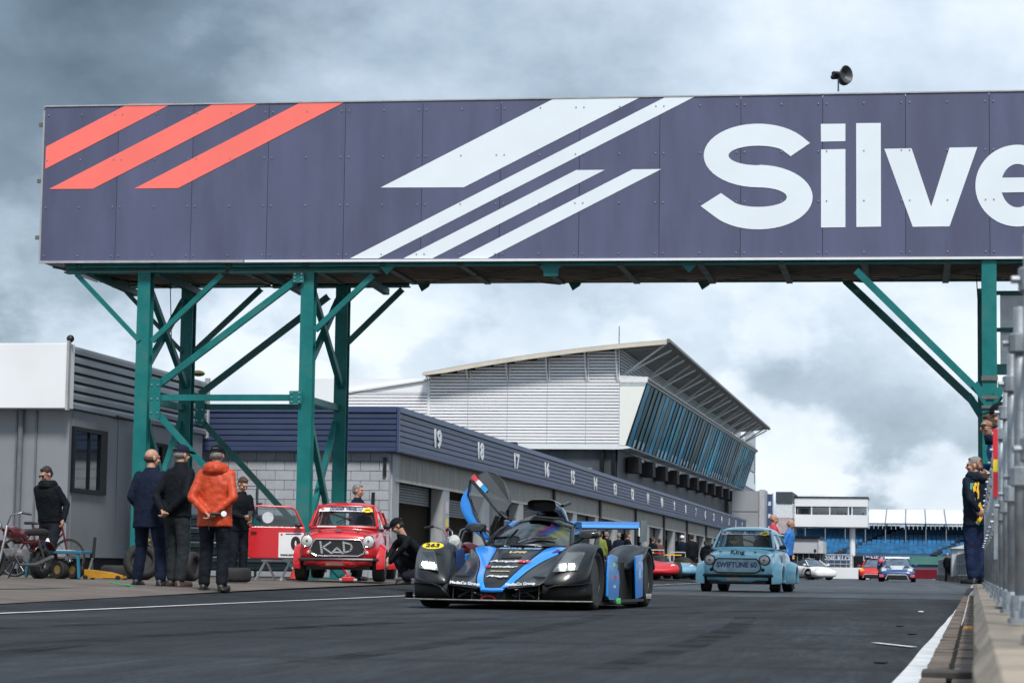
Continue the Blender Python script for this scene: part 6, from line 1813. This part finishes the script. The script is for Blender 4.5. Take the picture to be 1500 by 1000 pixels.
# people on and behind the low wall
tm = mat('dark_green_navy_jacket', (.006, .012, .024), .7, 0, .15, 8, .4, 25, spec=.12)
mw = person('man in navy jacket with yellow stripes standing on the low wall', (wx(34.2)+.03, 34.2, ZW), R(-128), 1.79, tm, mat('navy_trousers', (.012, .022, .06), .8, 0, .15, 8, .5, 25, spec=.15), shoe_b, hair_g, None, {-1: ((-.27, .06, 1.14), (-.24, -.14, 1.0)), 1: ((.28, .12, 1.15), (.20, .18, 1.03), (-.6, -.3, 0))}, ((-.06, .05), (.06, -.03)), lean=(0, -.02), head=(R(38), R(2)), hem=.80, wide=1.12, near=1, hood=1)
yst = mat('yellow_stripe_cloth', (.75, .42, .02), .7)
jkt = [c for c in mw.children if c.name.startswith('jacket')][0]
def stripe(pts, w, mt_):
    # a band of cloth lying on the jacket
    pts = [Vector(p) for p in pts]
    fine = [pts[i].lerp(pts[i+1], k/5) for i in range(len(pts)-1) for k in range(5)]+[pts[-1]]
    rows = []
    for i, p in enumerate(fine):
        d = (fine[min(len(fine)-1, i+1)]-fine[max(0, i-1)]).normalized()
        s_ = d.cross(Vector((.2, 1, 0))).normalized()*w/2
        rows.append([p-s_, p-s_*.3, p+s_*.3, p+s_])
    o_ = MB().loft(rows, False).build('stripe', mt_, mw, True)
    sw = o_.modifiers.new('wrap', 'SHRINKWRAP'); sw.target = jkt; sw.offset = .006
for x0 in (.075, .13):
    stripe([(x0+.02, .17, 1.44), (x0+.05, .18, 1.30), (x0+.05, .18, 1.18)], .034, yst)
stripe([(.10, .18, 1.12), (.06, .19, 1.04), (.04, .19, .96), (.10, .18, .89), (.15, .16, .84)], .06, yst)
stripe([(.20, .15, 1.43), (.27, .14, 1.32)], .06, mat('teal_cloth', (.05, .25, .2), .7))
stripe([(.16, .15, .86), (.10, .16, .82)], .05, mat('teal_cloth', (.05, .25, .2), .7))
bl = mat('blue_anorak', (.012, .085, .22), .65, 0, .15, 8, .4, 25, spec=.2)
person('onlooker in blue anorak and glasses leaning on the guard fence', (wx(24.3)+.45, 24.3, ZW-.02), R(-78), 1.78, bl, navy_c, shoe_b, hair_b, None, {-1: ((-.26, -.14, 1.16), (-.14, -.32, 1.22), (.6, -.2, .2)), 1: ((.24, -.16, 1.16), (.10, -.30, 1.14), (-.6, -.2, .2))}, lean=(0, -.24), head=(R(5), R(6)), near=1, glasses=black_ink, collar=navy_c)
person('onlooker in black cap and navy coat behind the guard fence', (wx(22.6)+.53, 22.6, ZW-.02), R(-70), 1.77, navy_c, navy_c, shoe_b, hair_b, black_c, {-1: ((-.26, -.05, 1.14), (-.12, -.22, 1.02)), 1: ((.24, -.05, 1.14), (.10, -.22, 1.02))}, lean=(0, -.26), head=(R(5), R(8)), near=1, collar=navy_c)
# crew inside the pale blue saloon
for sx_, hm_, lb_ in ((.33, mat('maroon_helmet', (.25, .02, .05), .3, coat=.5), 'driver in maroon suit at the wheel of the pale blue saloon'), (-.3, mat('yellow_helmet', (.75, .55, .02), .3, coat=.5), 'passenger in a yellow helmet inside the pale blue saloon')):
    q = Vector((-3.42, 50.3, 0))+rot2((sx_, .0, 0), R(-5))
    d_ = thing('person', lb_, 'person', (q.x, q.y, .55), R(-5))
    MB().sphere((0, -.06, .55), (.105, .125, .12), 14, 9).build('helmet' if sx_ < 0 else 'head', hm_ if sx_ < 0 else skin, d_, True)
    MB().sphere((0, -.13, .545), (.085, .07, .045), 12, 7).build('visor' if sx_ < 0 else 'glasses', black_ink, d_, True)
    MB().loft([rr(.0, 0, .25, .44, .25), rr(.02, 0, .38, .42, .2), rr(-.02, 0, .46, .18, .14)], True, True).build('torso', mat('maroon_suit', (.16, .015, .03), .7) if sx_ > 0 else black_c, d_, True)
# ------------------------------------------------------------------ other cars
def gtcar(name, label, loc, rz, paint, W=1.85, Ln=4.5, Ht=1.28, stripe=None, lampm=None, grille=1, roofm=None, wing=0, accent=None):
    t = thing(name, label, 'car', loc, rz)
    w, l, h = W/2, Ln/2, Ht
    sec = [(-l, [(0, .22), (.6*w, .22), (.80*w, .28), (.82*w, .40), (.70*w, .50), (0, .52)]),
           (-l+.18, [(0, .14), (.8*w, .14), (.95*w, .22), (.97*w, .46), (.82*w, .60), (0, .60)]),
           (-l+.7, [(0, .12), (.85*w, .12), (1.0*w, .25), (1.0*w, .56), (.80*w, .72), (.4*w, .66), (0, .66)][:6] + [(0, .68)]),
           (-l*.42, [(0, .12), (.85*w, .12), (.97*w, .25), (.97*w, .56), (.86*w, .76), (0, .80)]),
           (.25*l, [(0, .12), (.85*w, .12), (.97*w, .25), (.98*w, .58), (.88*w, .80), (0, .84)]),
           (.65*l, [(0, .12), (.85*w, .12), (1.0*w, .25), (1.02*w, .60), (.90*w, .82), (0, .86)]),
           (l, [(0, .3), (.7*w, .3), (.85*w, .38), (.86*w, .6), (.75*w, .74), (0, .78)])]
    rings = []
    for y, hf in sec:
        hf = [q for q in hf]
        if len(hf) > 6:
            hf = hf[:5]+[hf[-1]]
        rings.append(ringm(hf, y))
    b_ = MB().loft(rings, True, True).build('body', paint, t, True, sub=2)
    cw = .62*w
    rs = [(-.42*l, .82*w, .78, .78), (-.30*l, .76*w, .80, .93), (-.08*l, .66*w, .80, h-.02), (.15*l, .64*w, .82, h), (.42*l, .62*w, .82, h-.10), (.72*l, .6*w, .80, .88)]
    gl = MB().loft([[(-a, y, z0), (-a*.86, y, z0+(z1-z0)*.7), (-a*.6, y, z1), (a*.6, y, z1), (a*.86, y, z0+(z1-z0)*.7), (a, y, z0)] for y, a, z0, z1 in rs], False).build('windows', mat('far_car_glass', (.10, .14, .19), .15, .2, .3, 3, spec=.8), t, True, sub=1)
    MB().loft([[(-a*.62, y, z1+.012), (0, y, z1+.03), (a*.62, y, z1+.012)] for y, a, z0, z1 in rs[2:5]], False).build('roof', roofm or paint, t, True, sub=1, solid=.02)
    for s in (-1, 1):
        MB().pipe([(s*.80*w, -.40*l, .79), (s*.60*w, -.10*l, h-.10)], .03, 6).build('pillar', paint, t)
        oval('headlight', lampm or lens_m, t, (s*.70*w, -l+.22, .60), (1, s*.25, 0), (0, .5, .86), .13, .10, .02)
        MB().box((s*1.02*w, -.32*l, .86), (.18, .1, .1)).build('mirror', paint, t, bevel=.02)
        if accent:
            MB().box((s*.84*w, -l+.06, .30), (.24*w, .08, .14)).build('bumper_corner', accent, t, bevel=.02)
    if grille:
        MB().box((0, -l+.02, .24), (1.1*w, .08, .16)).build('grille', matte_blk, t, bevel=.02)
        MB().pipe([(-.62*w, -l-.03, .15), (-.5*w, -l-.03, .36), (.5*w, -l-.03, .36), (.62*w, -l-.03, .15)], .025, 6).build('grille_edge', mat('pale_trim', (.5, .5, .48), .5), t)
    if stripe:
        MB().loft([[(-.28*w, -l+.2, .615), (.28*w, -l+.2, .615)], [(-.4*w, -l*.44, .815), (.4*w, -l*.44, .815)]], False).build('bonnet_stripe', stripe, t, solid=.01)
        MB().loft([[(-.7*w, -.08*l-.14, h-.09), (.7*w, -.08*l-.14, h-.09)], [(-.66*w, -.08*l-.03, h+.0), (.66*w, -.08*l-.03, h+.0)]], False).build('sun_strip', stripe, t, solid=.01)
    if wing:
        MB().box((0, l-.1, h-.05), (1.6*w, .3, .04)).build('rear_wing', paint, t)
        for s in (-1, 1):
            MB().box((s*.5*w, l-.15, h-.25), (.04, .1, .4)).build('wing_support', matte_blk, t)
    wm = wheel_meshes(.33, .26, .22, rubber, rim_dk, 8)
    for s in (-1, 1):
        add_wheel(t, wm, s*(w-.12), -l+.85, .33); add_wheel(t, wm, s*(w-.12), l-.85, .33)
    return t
q = atD(1314, 852, 119)
gtcar('silver_blue_sports_car', 'silver and dark blue racing coupe heading up the lane', (q.x, q.y+2, 0), R(0), mat('deep_blue_paint', (.015, .06, .19), .3, 0, .1, 2, coat=.6), stripe=mat('pale_silver_wrap', (.55, .60, .66), .35, 0, .15, 3), accent=mat('pink_red_tag', (.7, .08, .12), .5), roofm=mat('pale_silver_wrap', (.55, .60, .66), .35), wing=1)
q = atD(1279, 850, 139)
gtcar('red_hatchback', 'boxy red racing hatchback just behind the silver and blue coupe', (q.x, q.y+2, 0), R(-4), mat('bright_red_far', (.55, .03, .03), .35, 0, .1, 2), W=1.6, Ln=3.4, Ht=1.30, stripe=None, lampm=mat('amber_lamp', (.8, .35, .02), .4))
hl_ = thing('person', 'driver with pink red helmet beside the red hatchback', 'person', (atD(1290, 850, 136).x, atD(1290, 850, 136).y, 0))
MB().sphere((0, 0, 1.12), (.16, .17, .17)).build('helmet', mat('pink_red_tag', (.7, .08, .12), .5), hl_, True)
MB().loft([rr(0, 0, .8, .4, .5), rr(.05, 0, .9, .4, .4)], True, True).build('torso', navy_c, hl_, True)
MB().loft([rr(0, 0, .28, .34, .55), rr(.1, 0, .28, .34, .55)], True, True).build('legs', navy_c, hl_, True)
q = atD(1186, 847, 133)
gtcar('white_sports_car', 'small white racing coupe parked beside the man in black', (q.x, q.y+1.5, 0), R(38), mat('white_far_paint', (.72, .74, .76), .35, 0, .05, 2), W=1.6, Ln=3.3, Ht=1.2, grille=0)
def racer(name, label, px, py, d, rz, paint, cockpit, W=1.6):
    q = atD(px, py, d)
    t = thing(name, label, 'car', (q.x, q.y, zap(q.x)), rz, 'low racers parked by the garages')
    w = W/2
    sec = [(-1.9, [(0, .18), (.5*w, .18), (.8*w, .2), (.85*w, .3), (.7*w, .36), (0, .34)]), (-1.5, [(0, .12), (.7*w, .12), (w, .18), (w, .5), (.75*w, .62), (0, .45)]),
           (-.8, [(0, .12), (.7*w, .12), (w, .18), (w, .5), (.7*w, .58), (0, .56)]), (0, [(0, .12), (.7*w, .12), (w, .18), (w, .45), (.7*w, .62), (0, .66)]),
           (1.0, [(0, .12), (.7*w, .12), (w, .18), (w, .52), (.75*w, .70), (0, .66)]), (1.8, [(0, .25), (.7*w, .25), (.9*w, .3), (.9*w, .5), (.7*w, .62), (0, .6)])]
    MB().loft([ringm(hf, y) for y, hf in sec], True, True).build('body', paint, t, True, sub=2)
    MB().sphere((0, .15, .60), (.34, .55, .24), zmin=0).build('cockpit', matte_blk, t, True)
    MB().pipe([(-.36, .55, .65), (-.34, .58, 1.02), (.34, .58, 1.02), (.36, .55, .65)], .025, 6).build('roll_bar', mat('pale_trim', (.5, .5, .48), .5), t)
    MB().box((0, 1.75, .92), (W*.95, .28, .04)).build('rear_wing', cockpit if cockpit is not matte_blk else paint, t)
    for s in (-1, 1):
        MB().box((s*.4, 1.75, .75), (.03, .12, .32)).build('wing_support', matte_blk, t)
        oval('headlight', lens_m, t, (s*.62*w, -1.66, .44), (1, s*.2, 0), (0, .6, .8), .09, .07, .02)
    wm = wheel_meshes(.29, .24, .18, rubber, rim_dk, 6)
    for s in (-1, 1):
        add_wheel(t, wm, s*(w-.05), -1.25, .29); add_wheel(t, wm, s*(w-.05), 1.25, .29)
    return t
racer('yellow_racer', 'yellow low racing car at the feet of the man in white cap', 1003, 845, 93, R(35), mat('racer_yellow', (.70, .40, .01), .35, 0, .1, 2), matte_blk)
racer('blue_grey_racer', 'pale blue and grey low racer between the yellow car and the red one', 968, 845, 84, R(28), mat('racer_blue_grey', (.12, .26, .36), .35, 0, .5, 2), mat('racer_red_top', (.55, .02, .02), .4))
racer('red_white_racer', 'red low racing car peeping out behind the prototype rear wheel', 945, 845, 80, R(22), mat('racer_red', (.50, .02, .03), .35, 0, .1, 2), mat('racer_lime', (.45, .6, .05), .4))

# ------------------------------------------------------------------ motorbikes, bicycle, trolley and tyres on the apron
def torus(r, r2, n=26, m=8):
    return MB().loft([[((r+r2*math.cos(2*PI*j/m))*0+r2*math.sin(2*PI*j/m), (r+r2*math.cos(2*PI*j/m))*math.cos(2*PI*i/n), (r+r2*math.cos(2*PI*j/m))*math.sin(2*PI*i/n)) for j in range(m)] for i in range(n+1)], True)
def spoked(par, name, y, z, r, r2, tm, rmt, spokes=10):
    w_ = torus(r-r2, r2).build(name, tm, par, True)
    w_.location = (0, y, z)
    b_ = MB()
    for k in range(spokes):
        a = 2*PI*k/spokes
        b_.tube((0, 0, 0), (0, (r-2*r2)*math.cos(a), (r-2*r2)*math.sin(a)), .006, n=5)
    b_.lathe([(-.05, .03), (.05, .03)], (0, 0, 0), 'x', 10)
    link('rim', torus(r-2*r2, .012).build('tmp_rim', rmt, None, True).data, w_)
    bpy.data.objects.remove(bpy.data.objects['tmp_rim'])
    b_.build('spokes', rmt, w_)
    return w_
bike_metal = mat('dull_bike_metal', (.20, .21, .22), .35, .8, .2, 12)
def motorbike(label, loc, rz, paint):
    t = thing('motorbike', label, 'motorbike', loc, rz, 'motorbikes on the apron')
    fat = mat('bike_tyre', (.012, .012, .013), .8, 0, .2, 20)
    spoked(t, 'wheel', -.62, .25, .25, .065, fat, bike_metal, 8)
    spoked(t, 'wheel', .58, .25, .25, .065, fat, bike_metal, 8)
    for s in (-1, 1):
        MB().pipe([(s*.085, -.62, .25), (s*.085, -.50, .62), (s*.07, -.44, .80)], .022, 8).build('fork', bike_metal, t, True)
        MB().pipe([(s*.07, -.44, .80), (s*.12, -.42, .95), (s*.26, -.34, 1.0), (s*.36, -.26, .98)], .013, 8).build('handlebar', bike_metal, t, True)
        MB().pipe([(s*.26, -.34, 1.0), (s*.38, -.25, .975)], .02, 8).build('grip', black_ink, t, True)
        MB().tube((s*.07, .58, .25), (s*.09, .35, .60), .022, n=8).build('shock', bike_metal, t)
        MB().pipe([(s*.06, -.38, .76), (s*.08, 0, .55), (s*.08, .50, .58)], .024, 8).build('frame_tube', paint, t, True)
    MB().loft([rr(-.34, 0, .70, .14, .12), rr(-.2, 0, .70, .22, .20), rr(.05, 0, .66, .20, .18), rr(.12, 0, .64, .1, .1)], True, True).build('tank', paint, t, True)
    MB().loft([rr(.02, 0, .70, .18, .08), rr(.12, 0, .71, .26, .10), rr(.55, 0, .72, .26, .11), rr(.66, 0, .72, .16, .06)], True, True).build('seat', matte_blk, t, True)
    MB().lathe([(-.14, .10), (.14, .10)], (0, -.02, .36), 'x', 14).build('engine', mat('engine_alloy', (.3, .3, .31), .4, .7, .3, 12), t)
    MB().box((0, -.17, .40), (.16, .22, .14)).build('cylinder', mat('engine_alloy', (.3, .3, .31), .4, .7, .3, 12), t, bevel=.02)
    MB().pipe([(.08, -.25, .38), (.14, -.2, .22), (.15, .2, .22), (.16, .65, .34)], [.018, .02, .035, .035], 8).build('exhaust', bike_metal, t, True)
    hl = MB().lathe([(.04, .03), (-.02, .085), (-.05, .088)], (0, -.56, .80), 'y', 16).build('headlight', bike_metal, t, True)
    MB().lathe([(-.05, .08), (-.065, .04), (-.068, 0)], (0, -.56, .80), 'y', 16).build('lens', lens_m, hl, True)
    MB().loft([[(x, -.62+.335*math.cos(R(a)), .25+.335*math.sin(R(a))) for x in (-.085, -.04, .04, .085)] for a in range(40, 171, 13)], False).build('mudguard', paint, t, True, solid=.008)
    MB().loft([[(x, .58+.335*math.cos(R(a)), .25+.335*math.sin(R(a))) for x in (-.085, -.04, .04, .085)] for a in range(10, 151, 14)], False).build('mudguard', paint, t, True, solid=.008)
    MB().tube((-.08, .05, .28), (-.24, .08, .02), .014, n=6).build('stand', bike_metal, t)
    return t
q = atD(27, 845, 35.8)
mb = motorbike('small dark red motorbike with round headlight at the left edge', (q.x, q.y, .15), R(-14), mat('maroon_bike_paint', (.09, .005, .009), .3, 0, .1, 3, coat=.4))
for px, d, a, lb_ in ((655, 34.0, 20, 'dark motorbike with red tank behind the front fender of the prototype'), (697, 35.5, -30, 'dark motorbike partly hidden behind the raised door')):
    q = atD(px, 845, d)
    copy_thing(mb, (q.x, q.y, zap(q.x)), R(a), lb_)
def bicycle(label, loc, rz):
    t = thing('bicycle', label, 'bicycle', loc, rz)
    for y in (-.52, .52):
        spoked(t, 'wheel', y, .33, .33, .018, rubber, bike_metal, 14)
    red_f = mat('maroon_bike_paint', (.14, .008, .015), .3)
    for a, b in (((0, -.52, .33), (0, -.38, .86)), ((0, -.40, .80), (0, .18, .82)), ((0, -.40, .74), (0, .06, .30)), ((0, .06, .30), (0, .20, .88)), ((0, .06, .30), (0, .52, .33)), ((0, .18, .80), (0, .52, .33))):
        MB().tube(a, b, .017, n=8).build('frame_tube', red_f, t)
    MB().loft([rr(.08, 0, .90, .05, .03), rr(.2, 0, .91, .13, .05), rr(.32, 0, .91, .15, .05)], True, True).build('saddle', matte_blk, t, True)
    MB().pipe([(-.28, -.30, .92), (-.1, -.40, .93), (.1, -.40, .93), (.28, -.30, .92)], .013, 8).build('handlebar', bike_metal, t, True)
    MB().lathe([(-.01, .09), (.01, .09)], (.04, .06, .30), 'x', 14).build('chainring', bike_metal, t)
    return t
q = atD(60, 845, 39.4)
bicycle('old red bicycle leaning in front of the grey cabin behind the trolley', (q.x, q.y, .15), R(78))
q = atD(87, 838, 36.8)
bt = thing('blue_trolley', 'low blue flat trolley with small fat wheels in front of the cabin', 'trolley', (q.x, q.y, .15), R(-8))
blu_t = mat('trolley_blue', (.02, .16, .25), .5, 0, .2, 6)
MB().box((0, 0, .42), (.98, .5, .045)).build('platform', blu_t, bt, bevel=.008)
for x in (-.46, .46):
    for y in (-.22, .22):
        MB().bar((x, y, .02), (x*.93, y, .40), .035, .035).build('leg', blu_t, bt)
for x, y in ((-.30, -.12), (.08, -.12), (.30, -.05), (-.05, .15)):
    w_ = MB().lathe([(-.06, .07), (-.07, .12), (-.05, .145), (.05, .145), (.07, .12), (.06, .07)], (0, 0, 0), 'x', 18).build('wheel', rubber, bt, True)
    w_.location = (x, y, .147); w_.rotation_euler = (0, 0, R(70))
    MB().lathe([(-.065, .07), (-.03, .06), (.03, .06), (.065, .07)], (0, 0, 0), 'x', 14).build('rim', mat('gold_rim', (.35, .24, .08), .4, .6), w_, True)
can = MB().lathe([(0, .035), (.15, .035), (.17, .02), (.19, .018)], (0, 0, 0), 'z', 12).build('spray_can', white_st, None, True)
can.location = (q.x-.21, q.y, .15+.445); tag(can, 'pale spray can standing on the blue trolley', 'can')
pap = MB().box((0, 0, 0), (.26, .2, .012)).build('clipboard', mat('pale_paper', (.55, .45, .42), .7))
pap.location = (q.x+.08, q.y+.02, .15+.452); tag(pap, 'flat pale clipboard lying on the blue trolley', 'clipboard')
q = atD(152, 838, 36.6)
yj = thing('yellow_jack', 'yellow trolley jack with upright black handle beside the blue trolley', 'jack', (q.x, q.y, .15), R(-6))
yel = mat('jack_yellow', (.42, .20, .01), .45, 0, .15, 6)
MB().loft([[(-.28, -.11, .03), (-.28, -.11, .16), (-.28, .11, .16), (-.28, .11, .03)], [(.1, -.10, .03), (.1, -.10, .12), (.1, .10, .12), (.1, .10, .03)], [(.36, -.06, .03), (.36, -.06, .06), (.36, .06, .06), (.36, .06, .03)]], True, True).build('chassis', yel, yj)
MB().pipe([(-.27, 0, .12), (-.22, 0, .28), (-.19, 0, .36)], .022, 8).build('handle_socket', chrome, yj, True)
MB().tube((-.19, 0, .34), (-.165, 0, .66), .026, n=8).build('handle', black_ink, yj)
for x in (-.25, .3):
    for y in (-.13, .13):
        MB().lathe([(-.02, .035), (.02, .035)], (0, 0, 0), 'y', 10).build('wheel', matte_blk, yj).location = (x, y, .036)
MB().lathe([(.05, .04), (.07, .05)], (.31, 0, 0), 'z', 12).build('saddle', matte_blk, yj)
# loose tyres
tm_flat = MB().lathe([(-.11, .17), (-.12, .22), (-.10, .275), (-.06, .29), (.06, .29), (.10, .275), (.12, .22), (.11, .17), (.06, .16), (-.06, .16), (-.11, .17)], (0, 0, 0), 'z', 28).mesh('tyre', rubber, True)
def tyre(px, d, rot, label, z=.12, sc=1):
    q = atD(px, 845, d)
    t = thing('loose_tyre', label, 'tyre', (q.x, q.y, .15), 0, 'loose tyres on the apron')
    o_ = link('tread', tm_flat, t, (0, 0, z*sc), rot); o_.scale = (sc, sc, sc)
    r_ = link('inner_liner', MB().lathe([(-.05, .158), (.05, .158)], (0, 0, 0), 'z', 20).mesh('inner_liner', matte_blk), o_)
    return t
tyre(342, 35.5, (0, 0, 0), 'slick racing tyre lying flat behind the orange jacket man', sc=.92)
tyre(172, 38.5, (0, 0, 0), 'worn tyre lying flat against the cabin plinth', sc=.95)
tyre(207, 37.2, (R(78), 0, R(20)), 'tyre standing upright between the legs of the navy suited man', .285)
tyre(279, 36.8, (R(88), 0, R(80)), 'narrow tyre standing edge on between the cap man and orange man', .285, .8)
q = atD(213, 820, 36.6)
ye = thing('yellow_power_tool', 'yellow and black power tool perched on the upright tyre', 'tool', (q.x, q.y, .15+.55))
MB().tube((-.06, 0, -.06), (.05, 0, .09), .035, n=8).build('body', yel, ye)
MB().tube((.03, 0, .02), (.10, 0, -.02), .02, n=8).build('grip', black_ink, ye)
MB().box((-.02, 0, .12), (.12, .05, .05)).build('guard', black_ink, ye)
# crash barrier in front of the garage end wall
ar = thing('steel_crash_barrier', 'grey corrugated steel crash barrier in front of the garage end wall', 'barrier', (-14.2, 49.5, .15), world=True)
arm = mat('barrier_galvanised', (.15, .20, .205), .45, .5, .2, 2, rnd=.1)
for k in range(4):
    z = .28+k*.31
    MB().prism([(0, 0), (-.07, .03), (-.075, .09), (-.02, .125), (-.02, .155), (-.075, .19), (-.07, .25), (0, .28)], (-16.4, 49.5, z), (0, 1, 0), (0, 0, 1), (4.0, 0, 0)).build('rail', arm, ar)
for x in (-16.0, -14.4, -12.8):
    MB().box((x, 49.6, .72), (.12, .16, 1.45)).build('post', arm, ar)
gt = thing('tubular_gate', 'slim grey tubular gate frame standing behind the crash barrier', 'gate', (-14.6, 50.6, .15), world=True)
MB().pipe([(-14.95, 50.6, .15), (-14.95, 50.6, 2.15), (-14.3, 50.6, 2.15), (-14.3, 50.6, .15)], .03, 6).build('frame', arm, gt)
MB().tube((-14.95, 50.6, 1.3), (-14.3, 50.6, 1.3), .02, n=6).build('rail', arm, gt)
MB().box((-14.24, 50.58, 1.75), (.12, .06, .06)).build('latch', arm, gt)
gs = MB().pipe([gnd(162, 853.5, .14)+Vector((0, 0, .01)), gnd(175, 857, .13)+Vector((0, 0, .01)), gnd(192, 858.5, .13)+Vector((0, 0, .01))], .02, 5).build('green_hose', mat('hose_green', (.02, .25, .08), .5))
tag(gs, 'short green hose lying on the concrete left of the three standing men', 'hose')
for k, (px, py, lb_) in enumerate(((1318, 917, 'black rubber scrap nearest the bottom right of the lane'), (1336, 929, 'black rubber scrap beside the grid line end'), (1290, 971, 'flat black rubber scrap low on the lane by the kerb'), (1349, 896, 'pale stone chip on the lane by the white kerb line'))):
    c_ = gnd(px, py)
    sc_ = MB().sphere((0, 0, .006), (.035, .06, .008), 8, 5).build('rubber_scrap', matte_blk if k < 3 else white_st, None, True)
    sc_.location = c_; tag(sc_, lb_, 'debris', 'scraps on the lane')
